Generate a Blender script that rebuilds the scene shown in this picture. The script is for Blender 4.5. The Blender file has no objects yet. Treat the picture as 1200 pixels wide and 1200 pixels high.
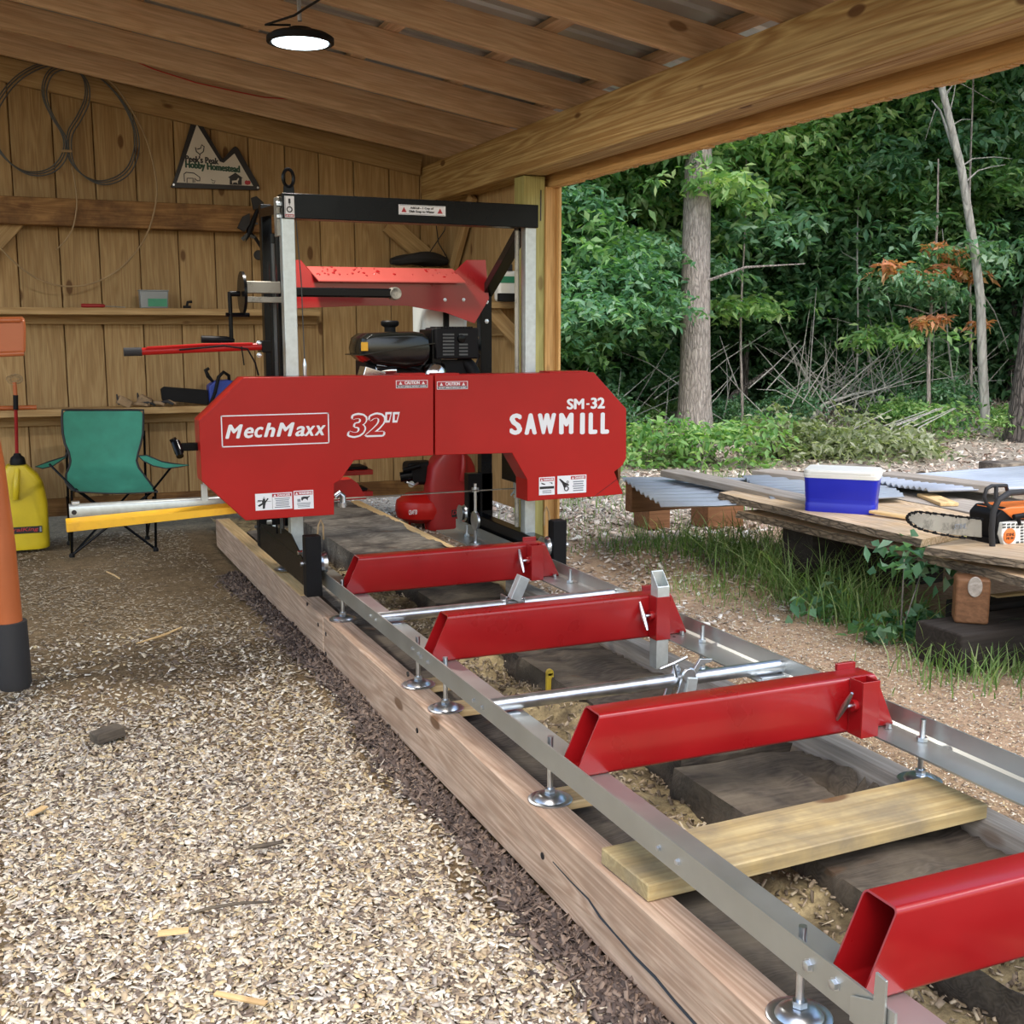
import bpy, bmesh, math, random
import numpy as np
from mathutils import Vector, Matrix, Euler
random.seed(7)
rng = np.random.default_rng(11)
PI = math.pi
S = bpy.context.scene
COL = S.collection
H = 1.354            # camera height above the ground

# ---------------------------------------------------------------- camera, sky, light, exposure
FPX = 1341.0
PITCH = math.atan(211 / FPX)
YAW = math.radians(23.3)
cam_data = bpy.data.cameras.new('camera')
cam_data.sensor_width = 36.0
cam_data.lens = FPX / 1200 * 36.0
cam_data.clip_end = 200
cam = bpy.data.objects.new('camera', cam_data)
COL.objects.link(cam)
cam.location = (0, 0, H)
cam.rotation_euler = (PI / 2 - PITCH, 0, -YAW)
S.camera = cam

SKY_STRENGTH = 0.40
SUN_STRENGTH = 2.2
LAMP_POWER = 50
EXPOSURE = 0.0
world = bpy.data.worlds.new('world')
S.world = world
world.use_nodes = True
wn = world.node_tree
sky = wn.nodes.new('ShaderNodeTexSky')
sky.sky_type = 'NISHITA'
sky.sun_disc = False
sky.sun_elevation = math.radians(52)
sky.sun_rotation = math.radians(200)
sky.air_density = 1.3
sky.dust_density = 3.0
sky.ozone_density = 1.2
bg = wn.nodes['Background']
wn.links.new(sky.outputs[0], bg.inputs[0])
bg.inputs[1].default_value = SKY_STRENGTH

sun_data = bpy.data.lights.new('sun', 'SUN')
sun_data.energy = SUN_STRENGTH
sun_data.angle = math.radians(35)
sun_data.color = (1.0, 0.97, 0.92)
sun = bpy.data.objects.new('sun', sun_data)
COL.objects.link(sun)
sun.rotation_euler = Vector((-0.60, 0.55, -1.0)).to_track_quat('-Z', 'Y').to_euler()

S.view_settings.view_transform = 'Standard'
S.view_settings.look = 'None'
S.view_settings.exposure = EXPOSURE
S.view_settings.gamma = 1.0
S.view_settings.use_curve_mapping = False

# ---------------------------------------------------------------- measuring the photograph (1200 x 1200): pixel -> point on a known plane
_F = Vector((math.sin(YAW) * math.cos(PITCH), math.cos(YAW) * math.cos(PITCH), -math.sin(PITCH)))
_R = Vector((math.cos(YAW), -math.sin(YAW), 0))
_U = _R.cross(_F)
def P(u, v, x=None, y=None, z=None):
    d = _F + _R * ((u - 600) / FPX) + _U * ((600 - v) / FPX)
    if x is not None: t = x / d.x
    elif y is not None: t = y / d.y
    else: t = (z - H) / d.z
    return Vector((d.x * t, d.y * t, H + d.z * t))

# ---------------------------------------------------------------- object helpers
def tag(o, label=None, cat=None, group=None, kind=None):
    if label: o['label'] = label
    if cat: o['category'] = cat
    if group: o['group'] = group
    if kind: o['kind'] = kind
    return o
def empty(name, loc=(0, 0, 0), rz=0.0, label=None, cat=None, group=None, kind=None, parent=None):
    o = bpy.data.objects.new(name, None)
    o.empty_display_size = 0.1
    COL.objects.link(o)
    o['_w'] = 1
    m = Matrix.Translation(loc) @ Matrix.Rotation(rz, 4, 'Z')
    WM[o.name] = m
    if parent is not None:
        o.parent = parent
        o.matrix_local = WM[parent.name].inverted() @ m
    else:
        o.location = loc; o.rotation_euler = (0, 0, rz)
    del o['_w']
    return tag(o, label, cat, group, kind)
WM = {}
def link(name, me, mat, parent=None, mw=None):
    o = bpy.data.objects.new(name, me)
    COL.objects.link(o)
    mw = mw or Matrix.Identity(4)
    WM[o.name] = mw
    if parent is not None:
        o.parent = parent
        o.matrix_local = WM[parent.name].inverted() @ mw
    else:
        o.matrix_local = mw
    if mat is not None and len(me.materials) == 0:
        me.materials.append(mat)
    return o
def copy_tree(o, loc=None, rz=None, parent=None, name=None):
    c = o.copy(); COL.objects.link(c)
    if parent is not None: c.parent = parent
    if loc is not None: c.location = loc
    if rz is not None: c.rotation_euler = (0, 0, rz)
    for ch in o.children: copy_tree(ch, parent=c)
    return c

class MB:
    """collects shapes into one mesh"""
    def __init__(s): s.v = []; s.f = []
    def add(s, vs, fs):
        n = len(s.v)
        s.v += [Vector(a) for a in vs]
        s.f += [tuple(i + n for i in f) for f in fs]
        return s
    def box(s, c, size, rot=None):
        sx, sy, sz = size[0] / 2, size[1] / 2, size[2] / 2
        vs = [Vector((x, y, z)) for x in (-sx, sx) for y in (-sy, sy) for z in (-sz, sz)]
        if rot is not None:
            m = rot if isinstance(rot, Matrix) else Euler(rot).to_matrix()
            vs = [m @ a for a in vs]
        c = Vector(c)
        return s.add([a + c for a in vs], [(0, 1, 3, 2), (4, 6, 7, 5), (0, 4, 5, 1), (2, 3, 7, 6), (0, 2, 6, 4), (1, 5, 7, 3)])
    def bb(s, x0, x1, y0, y1, z0, z1):
        return s.box(((x0 + x1) / 2, (y0 + y1) / 2, (z0 + z1) / 2), (abs(x1 - x0), abs(y1 - y0), abs(z1 - z0)))
    def tube(s, pts, r, n=10, caps=True):
        pts = [Vector(p) for p in pts]
        rs = r if isinstance(r, (list, tuple)) else [r] * len(pts)
        rings = []
        t0 = (pts[1] - pts[0]).normalized()
        up = Vector((0, 0, 1)) if abs(t0.z) < 0.9 else Vector((1, 0, 0))
        a = t0.cross(up).normalized()
        for i, p in enumerate(pts):
            if i == 0: t = pts[1] - pts[0]
            elif i == len(pts) - 1: t = pts[-1] - pts[-2]
            else: t = (pts[i + 1] - pts[i]).normalized() + (pts[i] - pts[i - 1]).normalized()
            t.normalize()
            a = (a - t * a.dot(t)).normalized()
            b = t.cross(a)
            rings.append([p + (a * math.cos(2 * PI * k / n) + b * math.sin(2 * PI * k / n)) * rs[i] for k in range(n)])
        vs = [q for rg in rings for q in rg]
        fs = []
        for i in range(len(pts) - 1):
            for k in range(n):
                k2 = (k + 1) % n
                fs.append((i * n + k, i * n + k2, (i + 1) * n + k2, (i + 1) * n + k))
        if caps:
            fs.append(tuple(range(n))[::-1]); fs.append(tuple((len(pts) - 1) * n + k for k in range(n)))
        return s.add(vs, fs)
    def lathe(s, prof, c, axis='z', n=20, rot=None):
        """prof: (radius, height) pairs turned about the axis"""
        m = {'z': Matrix.Identity(3), 'x': Matrix.Rotation(PI / 2, 3, 'Y'), 'y': Matrix.Rotation(-PI / 2, 3, 'X')}[axis]
        if rot is not None: m = rot
        vs = []
        for r, h in prof:
            for k in range(n):
                vs.append(m @ Vector((max(r, 1e-4) * math.cos(2 * PI * k / n), max(r, 1e-4) * math.sin(2 * PI * k / n), h)) + Vector(c))
        fs = []
        for i in range(len(prof) - 1):
            for k in range(n):
                k2 = (k + 1) % n
                fs.append((i * n + k, i * n + k2, (i + 1) * n + k2, (i + 1) * n + k))
        fs.append(tuple(range(n))[::-1]); fs.append(tuple((len(prof) - 1) * n + k for k in range(n)))
        return s.add(vs, fs)
    def prism(s, poly, y0, y1, plane='xz'):
        """flat outline given in a plane, thickened along the plane's normal"""
        def q(a, b, d):
            return {'xz': (a, d, b), 'yz': (d, a, b), 'xy': (a, b, d)}[plane]
        n = len(poly)
        vs = [q(a, b, y0) for a, b in poly] + [q(a, b, y1) for a, b in poly]
        fs = [tuple(range(n)), tuple(range(2 * n - 1, n - 1, -1))]
        for k in range(n):
            k2 = (k + 1) % n
            fs.append((k2, k, n + k, n + k2))
        return s.add(vs, fs)
    def hollow_x(s, x0f, x1f, cy, cz, w, h, t=0.005, r=0.010, seg=3):
        """square tube along X with rounded corners; the end positions may depend on the height"""
        def ring(w, h, r):
            pts = []
            for cxs, czs, a0 in ((1, 1, 0), (-1, 1, 90), (-1, -1, 180), (1, -1, 270)):
                for k in range(seg + 1):
                    a = math.radians(a0 + 90 * k / seg)
                    pts.append((cy + cxs * (w / 2 - r) + r * math.cos(a), cz + czs * (h / 2 - r) + r * math.sin(a)))
            return pts
        o = ring(w, h, r); i = ring(w - 2 * t, h - 2 * t, max(r - t, 0.001))
        n = len(o)
        vs = [(x0f(z), y, z) for y, z in o] + [(x1f(z), y, z) for y, z in o] + [(x0f(z), y, z) for y, z in i] + [(x1f(z), y, z) for y, z in i]
        fs = []
        for k in range(n):
            k2 = (k + 1) % n
            fs += [(k, k2, n + k2, n + k), (2 * n + k2, 2 * n + k, 3 * n + k, 3 * n + k2), (k2, k, 2 * n + k, 2 * n + k2), (n + k, n + k2, 3 * n + k2, 3 * n + k)]
        return s.add(vs, fs)
    def build(s, name, mat, parent=None, bevel=0.0, smooth=40, local=None, seg=2, label=None):
        """local: matrix of the frame the vertices are given in (default: the world)"""
        me = bpy.data.meshes.new(name)
        vs = s.v
        base = local or Matrix.Identity(4)
        lo = Vector([min(a[i] for a in vs) for i in range(3)]); hi = Vector([max(a[i] for a in vs) for i in range(3)])
        c = (lo + hi) / 2
        me.from_pydata([a - c for a in vs], [], s.f)
        me.validate()
        bm = bmesh.new(); bm.from_mesh(me)
        bmesh.ops.recalc_face_normals(bm, faces=bm.faces)
        bm.to_mesh(me); bm.free()
        if smooth:
            me.shade_smooth()
            me.set_sharp_from_angle(angle=math.radians(smooth))
        o = link(name, me, mat, parent, base @ Matrix.Translation(c))
        if bevel:
            b = o.modifiers.new('bevel', 'BEVEL'); b.width = bevel; b.segments = seg; b.limit_method = 'ANGLE'; b.angle_limit = math.radians(35)
            b.harden_normals = True
        if label: o['label'] = label
        return o

_bc = {}
def board(name, p0, p1, width, thick, mat, parent=None, up=(0, 0, 1), label=None, bevel=0.003):
    """a board whose grain runs from p0 to p1 (centre line); `up` is the direction of its thickness"""
    p0 = Vector(p0); p1 = Vector(p1)
    L = (p1 - p0).length
    xa = (p1 - p0).normalized(); up = Vector(up)
    za = (up - xa * up.dot(xa)).normalized(); ya = za.cross(xa)
    m = Matrix(((xa.x, ya.x, za.x), (xa.y, ya.y, za.y), (xa.z, ya.z, za.z))).to_4x4()
    m.translation = (p0 + p1) / 2
    key = (round(L, 3), round(width, 3), round(thick, 3), mat.name, bevel)
    if key not in _bc:
        bm = bmesh.new()
        bmesh.ops.create_cube(bm, size=1.0)
        for v in bm.verts: v.co = Vector((v.co.x * L, v.co.y * width, v.co.z * thick))
        if bevel: bmesh.ops.bevel(bm, geom=bm.edges[:], offset=bevel, segments=1, affect='EDGES')
        me = bpy.data.meshes.new(name); bm.to_mesh(me); bm.free()
        me.materials.append(mat)
        _bc[key] = me
    o = link(name, _bc[key], mat, parent, m)
    if label: o['label'] = label
    return o

def text_mesh(name, s, mat, parent, x0, x1, z0, z1, y, shear=0.0, bold=0.02, depth=0.0012, axis='y', label=None, slope=0.0):
    """lettering that fills the box x0..x1, z0..z1 on a face that looks towards -Y"""
    cu = bpy.data.curves.new('t', 'FONT')
    cu.body = s; cu.shear = shear; cu.offset = 0.0; cu.extrude = 0.001; cu.resolution_u = 3; cu.align_x = 'LEFT'
    to = bpy.data.objects.new('t', cu); COL.objects.link(to)
    dg = bpy.context.evaluated_depsgraph_get()
    me = bpy.data.meshes.new_from_object(to.evaluated_get(dg))
    bpy.data.objects.remove(to); bpy.data.curves.remove(cu)
    n = len(me.vertices); co = np.empty(n * 3); me.vertices.foreach_get('co', co); co = co.reshape(-1, 3)
    lo = co.min(0); hi = co.max(0)
    nx = (co[:, 0] - lo[0]) / max(hi[0] - lo[0], 1e-6); nz = (co[:, 1] - lo[1]) / max(hi[1] - lo[1], 1e-6)
    front = co[:, 2] > 0
    cx, cz = (x0 + x1) / 2, (z0 + z1) / 2
    # heavier strokes: the outline repeated a little to each side
    bx = max(bold - .008, 0) * .5 * (z1 - z0)
    X0 = x0 + bx; X1 = x1 - bx; Z0 = z0 + bx * .6; Z1 = z1 - bx * .6
    out = np.stack([X0 + nx * (X1 - X0) - cx, np.where(front, -depth, 0.0), Z0 + nz * (Z1 - Z0) - cz + slope * (nx - .5)], 1)
    me.vertices.foreach_set('co', out.ravel()); me.update()
    if bx > 1e-4:
        bm = bmesh.new()
        for i_, (sx_, sz_) in enumerate(((-1, 0), (1, 0), (0, .6), (0, -.6), (-.6, .4), (.6, -.4), (.6, .4), (-.6, -.4))):
            m2 = me.copy(); c2_ = out + np.array([sx_ * bx, -.00002 * i_, sz_ * bx]); m2.vertices.foreach_set('co', c2_.ravel()); bm.from_mesh(m2); bpy.data.meshes.remove(m2)
        bm.to_mesh(me); bm.free()
    me.materials.clear(); me.name = name
    o = link(name, me, mat, parent, Matrix.Translation((cx, y, cz)))
    if label: o['label'] = label
    return o

# ---------------------------------------------------------------- materials
def new_mat(name):
    m = bpy.data.materials.new(name); m.use_nodes = True
    nt = m.node_tree
    return m, nt, nt.nodes['Principled BSDF']
def ramp(nt, pos, cols):
    r = nt.nodes.new('ShaderNodeValToRGB')
    while len(r.color_ramp.elements) < len(pos): r.color_ramp.elements.new(0.5)
    for e, p, c in zip(r.color_ramp.elements, pos, cols):
        e.position = p; e.color = (*c, 1)
    return r
def noise(nt, vec, scale, detail=3, rough=0.55, dist=0.0):
    n = nt.nodes.new('ShaderNodeTexNoise'); n.inputs['Scale'].default_value = scale; n.inputs['Detail'].default_value = detail
    n.inputs['Roughness'].default_value = rough; n.inputs['Distortion'].default_value = dist
    if vec is not None: nt.links.new(vec, n.inputs['Vector'])
    return n
def coords(nt, scale=(1, 1, 1), rnd=37.0):
    tc = nt.nodes.new('ShaderNodeTexCoord'); oi = nt.nodes.new('ShaderNodeObjectInfo')
    mp = nt.nodes.new('ShaderNodeMapping'); mp.inputs['Scale'].default_value = scale
    mu = nt.nodes.new('ShaderNodeMath'); mu.operation = 'MULTIPLY'; mu.inputs[1].default_value = rnd
    nt.links.new(oi.outputs['Random'], mu.inputs[0])
    cb = nt.nodes.new('ShaderNodeCombineXYZ')
    for k in (0, 1, 2): nt.links.new(mu.outputs[0], cb.inputs[k])
    ad = nt.nodes.new('ShaderNodeVectorMath'); ad.operation = 'ADD'
    nt.links.new(tc.outputs['Object'], ad.inputs[0]); nt.links.new(cb.outputs[0], ad.inputs[1])
    nt.links.new(ad.outputs[0], mp.inputs[0])
    return mp.outputs[0], oi
def mixc(nt, fac, a, b, mode='MIX'):
    m = nt.nodes.new('ShaderNodeMix'); m.data_type = 'RGBA'; m.blend_type = mode
    for sock, v in ((m.inputs[0], fac), (m.inputs[6], a), (m.inputs[7], b)):
        if isinstance(v, (int, float)): sock.default_value = v
        elif isinstance(v, tuple): sock.default_value = (*v, 1)
        else: nt.links.new(v, sock)
    return m.outputs[2]
def bump(nt, h, strength, dist, bsdf):
    b = nt.nodes.new('ShaderNodeBump'); b.inputs['Strength'].default_value = strength; b.inputs['Distance'].default_value = dist
    nt.links.new(h, b.inputs['Height']); nt.links.new(b.outputs[0], bsdf.inputs['Normal'])
def wood(name, light, dark, knot=(0.12, 0.05, 0.015), knots=0.5, rough=0.6, ring=9.0, stain=None, stain_amt=0.0, vary=0.25, bumpy=0.25, con=0.5, stretch=0.55):
    m, nt, b = new_mat(name)
    v, oi = coords(nt, (stretch, 6.0, 6.0))
    big = noise(nt, v, 1.3, 3, 0.5, 0.4)
    # growth rings: the noise field folded into bands
    mu = nt.nodes.new('ShaderNodeMath'); mu.operation = 'MULTIPLY'; mu.inputs[1].default_value = ring
    nt.links.new(big.outputs[0], mu.inputs[0])
    fr = nt.nodes.new('ShaderNodeMath'); fr.operation = 'PINGPONG'; fr.inputs[1].default_value = 0.5
    nt.links.new(mu.outputs[0], fr.inputs[0])
    v2, _ = coords(nt, (3.0, 70.0, 70.0))
    fine = noise(nt, v2, 1.5, 2, 0.6)
    base = ramp(nt, (0.08, 0.5), (dark, light)); nt.links.new(fr.outputs[0], base.inputs[0])
    flat = tuple(0.72 * l + 0.28 * d for l, d in zip(light, dark))
    c1 = mixc(nt, con, base.outputs[0], flat)
    f2 = ramp(nt, (0.25, 0.8), ((0.72, 0.70, 0.66), (1.1, 1.1, 1.1))); nt.links.new(fine.outputs[0], f2.inputs[0])
    c2 = mixc(nt, 1.0, c1, f2.outputs[0], 'MULTIPLY')
    # knots
    v3, _ = coords(nt, (2.1, 5.0, 5.0))
    vo = nt.nodes.new('ShaderNodeTexVoronoi'); vo.inputs['Scale'].default_value = 1.0; nt.links.new(v3, vo.inputs['Vector'])
    kr = ramp(nt, (0.05, 0.085, 0.12), ((knots, knots, knots), (knots * 1.0, knots * 1.0, knots * 1.0), (0, 0, 0))); nt.links.new(vo.outputs['Distance'], kr.inputs[0])
    c3 = mixc(nt, kr.outputs[0], c2, knot)
    hv = ramp(nt, (0.0, 1.0), ((1 - vary, 1 - vary, 1 - vary), (1 + vary * 0.6, 1 + vary * 0.55, 1 + vary * 0.5))); nt.links.new(oi.outputs['Random'], hv.inputs[0])
    c4 = mixc(nt, 1.0, c3, hv.outputs[0], 'MULTIPLY')
    if stain:
        v4, _ = coords(nt, (1, 1, 1)); sn = noise(nt, v4, 4.0, 5, 0.65)
        sr = ramp(nt, (0.42, 0.62), ((0, 0, 0), (stain_amt, stain_amt, stain_amt))); nt.links.new(sn.outputs[0], sr.inputs[0])
        c4 = mixc(nt, sr.outputs[0], c4, stain)
    nt.links.new(c4, b.inputs['Base Color'])
    b.inputs['Roughness'].default_value = rough
    b.inputs['Specular IOR Level'].default_value = 0.25
    bump(nt, fine.outputs[0], bumpy, 0.002, b)
    return m
def paint(name, col, rough=0.4, metal=0.0, vary=0.08, nscale=8.0, spec=0.5, dirt=None, dirt_amt=0.0, coat=0.0, bumps=0.0):
    m, nt, b = new_mat(name)
    v, oi = coords(nt)
    n = noise(nt, v, nscale, 4)
    r = ramp(nt, (0.25, 0.75), (tuple(c * (1 - vary) for c in col), tuple(min(c * (1 + vary), 1) for c in col))); nt.links.new(n.outputs[0], r.inputs[0])
    c = r.outputs[0]
    if dirt:
        n2 = noise(nt, v, 14.0, 6, 0.7); r2 = ramp(nt, (0.5, 0.72), ((0, 0, 0), (dirt_amt,) * 3)); nt.links.new(n2.outputs[0], r2.inputs[0])
        c = mixc(nt, r2.outputs[0], c, dirt)
    nt.links.new(c, b.inputs['Base Color'])
    rr = nt.nodes.new('ShaderNodeMapRange'); rr.inputs[3].default_value = max(rough - 0.07, 0.02); rr.inputs[4].default_value = min(rough + 0.1, 1)
    nt.links.new(n.outputs[0], rr.inputs[0]); nt.links.new(rr.outputs[0], b.inputs['Roughness'])
    b.inputs['Metallic'].default_value = metal; b.inputs['Specular IOR Level'].default_value = spec
    b.inputs['Coat Weight'].default_value = coat; b.inputs['Coat Roughness'].default_value = 0.12
    if bumps: bump(nt, n.outputs[0], bumps, 0.003, b)
    return m
M = {}
M['plank'] = wood('pine_board_wall', (0.50, 0.345, 0.165), (0.34, 0.205, 0.085), knots=0.85, vary=0.16, con=.42)
M['rafter'] = wood('spruce_rafter_lumber', (0.66, 0.48, 0.31), (0.50, 0.325, 0.185), knots=0.7, vary=0.14, con=.45)
M['beam'] = wood('yellow_pine_beam', (0.60, 0.43, 0.19), (0.34, 0.185, 0.06), knots=0.9, ring=13, vary=0.06, bumpy=0.5, con=.2, stretch=.2)
M['girt'] = wood('rough_brown_beam', (0.36, 0.20, 0.075), (0.17, 0.075, 0.022), knots=0.8, ring=12, vary=0.08, stain=(0.06, 0.025, 0.01), stain_amt=0.6, bumpy=0.6)
M['treated'] = wood('green_treated_post', (0.46, 0.42, 0.16), (0.30, 0.27, 0.09), knots=0.5, vary=0.08)
M['trim'] = wood('orange_pine_trim', (0.66, 0.40, 0.16), (0.50, 0.27, 0.09), knots=0.6, vary=0.05)
M['timber'] = wood('pinkish_fir_timber', (0.66, 0.50, 0.385), (0.43, 0.285, 0.20), knots=0.85, ring=22, vary=0.08, stain=(0.28, 0.20, 0.15), stain_amt=0.35, bumpy=0.4, con=.25, stretch=.26)
M['fresh'] = wood('fresh_cut_board', (0.80, 0.60, 0.33), (0.64, 0.42, 0.19), knots=0.4, vary=0.08)
M['treated_plank'] = wood('stained_treated_plank', (0.56, 0.46, 0.25), (0.40, 0.30, 0.14), knots=0.9, vary=0.05, stain=(0.20, 0.17, 0.12), stain_amt=0.75, con=.35, stretch=.3)
M['grey_wood'] = wood('weathered_grey_timber', (0.40, 0.36, 0.30), (0.085, 0.07, 0.058), knots=0.5, ring=26, vary=0.12, stain=(0.04, 0.032, 0.03), stain_amt=0.85, bumpy=1.0, rough=0.9)
M['black_wood'] = wood('dark_old_timber', (0.105, 0.09, 0.076), (0.024, 0.019, 0.017), knots=0.4, ring=26, vary=0.2, stain=(0.17, 0.14, 0.10), stain_amt=0.55, bumpy=1.0, rough=0.95)
M['brown_block'] = wood('brown_block', (0.26, 0.13, 0.065), (0.14, 0.065, 0.03), knots=0.3, vary=0.2)
M['grey_board'] = wood('silvered_board', (0.46, 0.42, 0.38), (0.28, 0.25, 0.22), knots=0.5, vary=0.15, bumpy=0.6, rough=0.85)
M['deck_top'] = wood('sawn_slab_top', (0.74, 0.58, 0.40), (0.46, 0.31, 0.17), knots=0.8, vary=0.16, ring=16, con=.25, stain=(0.36, 0.30, 0.24), stain_amt=0.5)
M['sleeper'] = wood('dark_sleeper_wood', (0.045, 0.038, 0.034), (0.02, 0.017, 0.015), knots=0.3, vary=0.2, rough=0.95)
M['red'] = paint('red_machine_paint', (0.40, 0.009, 0.007), 0.36, vary=0.10, nscale=3, coat=0.08, spec=0.3)
M['red_glare'] = paint('lamp_glare_red_flange', (0.33, 0.055, 0.045), 0.55, vary=0.10, nscale=6)  # paler red: lamp glare on the flange put into the colour
M['red_tube'] = paint('red_tube_paint', (0.25, 0.005, 0.007), 0.28, vary=0.14, nscale=5, coat=0.45, spec=0.4)
M['red_plastic'] = paint('red_plastic', (0.28, 0.010, 0.012), 0.42, vary=0.15)
M['black'] = paint('black_machine_paint', (0.0030, 0.0035, 0.0045), 0.22, vary=0.2, spec=0.14)
M['black_matte'] = paint('black_plastic', (0.007, 0.007, 0.008), 0.5, vary=0.25, spec=0.15)
M['black_edge'] = paint('black_rubber', (0.02, 0.02, 0.022), 0.7, vary=0.2)
M['zinc'] = paint('zinc_plated_steel', (0.62, 0.66, 0.70), 0.30, metal=1.0, vary=0.15, nscale=25)
M['rail'] = paint('galvanised_rail', (0.47, 0.49, 0.47), 0.38, metal=0.85, vary=0.10, nscale=6)
M['galv'] = paint('galvanised_mast', (0.55, 0.60, 0.60), 0.38, metal=0.7, vary=0.12, nscale=40)
M['chrome'] = paint('polished_steel', (0.75, 0.75, 0.75), 0.15, metal=1.0, vary=0.05)
M['white'] = paint('white_vinyl', (0.80, 0.80, 0.82), 0.4, vary=0.02)
M['white_plastic'] = paint('white_plastic', (0.74, 0.74, 0.70), 0.45, vary=0.05)
M['label_red'] = paint('label_red', (0.42, 0.02, 0.03), 0.4, vary=0.02)
M['label_black'] = paint('label_black', (0.012, 0.012, 0.015), 0.4, vary=0.02)
M['label_grey'] = paint('label_grey_print', (0.22, 0.24, 0.27), 0.4, vary=0.02)
M['label_green'] = paint('label_green', (0.01, 0.06, 0.035), 0.4, vary=0.02)
M['sign_white'] = paint('sign_panel', (0.60, 0.56, 0.48), 0.5, vary=0.03)
M['yellow_paint'] = paint('yellow_painted_steel', (0.86, 0.47, 0.02), 0.42, vary=0.06, dirt=(0.5, 0.2, 0.03), dirt_amt=0.4)
M['yellow_plastic'] = paint('yellow_plastic', (0.55, 0.42, 0.012), 0.4, vary=0.12)
M['yellow_tape'] = paint('yellow_strap', (0.50, 0.36, 0.03), 0.5, vary=0.2, dirt=(0.02, 0.02, 0.02), dirt_amt=0.5)
M['orange'] = paint('orange_steel', (0.40, 0.105, 0.030), 0.36, vary=0.12, nscale=4)
M['green_cloth'] = paint('green_canvas', (0.040, 0.235, 0.165), 0.8, vary=0.18, nscale=9, bumps=0.9)
M['blue_plastic'] = paint('blue_plastic', (0.006, 0.014, 0.42), 0.35, vary=0.06)
M['blue_tool'] = paint('blue_saw_body', (0.015, 0.045, 0.30), 0.4, vary=0.1)
M['orange_plastic'] = paint('orange_saw_body', (0.70, 0.17, 0.03), 0.4, vary=0.06)
M['tan_glove'] = paint('tan_leather', (0.30, 0.20, 0.11), 0.85, vary=0.3, dirt=(0.03, 0.03, 0.03), dirt_amt=0.6)
M['hose'] = paint('grey_hose', (0.075, 0.08, 0.08), 0.5, vary=0.3)
M['wire_tan'] = paint('tan_wire', (0.32, 0.22, 0.11), 0.5, vary=0.2)
M['red_wire'] = paint('red_wire', (0.50, 0.03, 0.02), 0.5, vary=0.1)
M['translucent_tank'] = paint('white_tank', (0.72, 0.78, 0.76), 0.35, vary=0.04)
M['green_box'] = paint('green_content', (0.03, 0.22, 0.12), 0.5, vary=0.2)
M['clear_box'] = paint('cloudy_plastic', (0.20, 0.22, 0.23), 0.3, vary=0.1)
M['engine_black'] = paint('engine_tank', (0.006, 0.007, 0.006), 0.2, vary=0.2, coat=0.3, spec=.3)
M['bar_steel'] = paint('oily_guide_bar', (0.36, 0.34, 0.29), 0.5, metal=0.5, vary=0.15, dirt=(0.03, 0.03, 0.025), dirt_amt=0.9)
def lamp_mat():
    m, nt, b = new_mat('lamp_lens')
    b.inputs['Base Color'].default_value = (0.9, 0.95, 1, 1)
    b.inputs['Emission Color'].default_value = (0.80, 0.95, 1.0, 1); b.inputs['Emission Strength'].default_value = 6.0
    return m
M['lamp_lens'] = lamp_mat()
def metal_sheet(name, col):
    m, nt, b = new_mat(name); v, _ = coords(nt); n = noise(nt, v, 3.0, 5)
    r = ramp(nt, (0.3, 0.75), (tuple(c * .75 for c in col), col)); nt.links.new(n.outputs[0], r.inputs[0]); nt.links.new(r.outputs[0], b.inputs['Base Color'])
    b.inputs['Metallic'].default_value = 0.4; b.inputs['Roughness'].default_value = 0.42
    return m
M['roofing'] = metal_sheet('galvalume_roofing', (0.55, 0.58, 0.60))
M['sheet_blue'] = metal_sheet('old_corrugated_sheet', (0.45, 0.50, 0.58))
def bark(name, light, dark, sc=1.0, crack=0.5, st=(5.0, 5.0, 1.1)):
    m, nt, b = new_mat(name)
    v, _ = coords(nt, tuple(k * sc for k in st), 9.0)
    n = noise(nt, v, 4.0, 7, 0.7, 0.5)
    vo = nt.nodes.new('ShaderNodeTexVoronoi'); vo.feature = 'DISTANCE_TO_EDGE'; vo.inputs['Scale'].default_value = 4.0
    nt.links.new(v, vo.inputs['Vector'])
    r = ramp(nt, (0.32, 0.72), (dark, light)); nt.links.new(n.outputs[0], r.inputs[0])
    r2 = ramp(nt, (0.0, 0.18), ((1 - crack,) * 3, (1, 1, 1))); nt.links.new(vo.outputs['Distance'], r2.inputs[0])
    nt.links.new(mixc(nt, 1.0, r.outputs[0], r2.outputs[0], 'MULTIPLY'), b.inputs['Base Color'])
    b.inputs['Roughness'].default_value = 0.9
    ad = nt.nodes.new('ShaderNodeMath'); nt.links.new(n.outputs[0], ad.inputs[0]); nt.links.new(r2.outputs[0], ad.inputs[1])
    bump(nt, ad.outputs[0], 0.9, 0.03, b)
    return m
M['bark_grey'] = bark('furrowed_grey_bark', (0.52, 0.47, 0.43), (0.22, 0.19, 0.17), 1.6, .35)
M['bark_pale'] = bark('smooth_pale_bark', (0.46, 0.46, 0.42), (0.25, 0.25, 0.23), 0.7, 0.25)
M['bark_dark'] = bark('dark_ridged_bark', (0.20, 0.175, 0.155), (0.07, 0.06, 0.055), 1.2, 0.7)
M['bark_slab'] = bark('slab_bark', (0.36, 0.28, 0.19), (0.10, 0.075, 0.05), 2.2, 0.5, (1.3, 5, 6))
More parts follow.
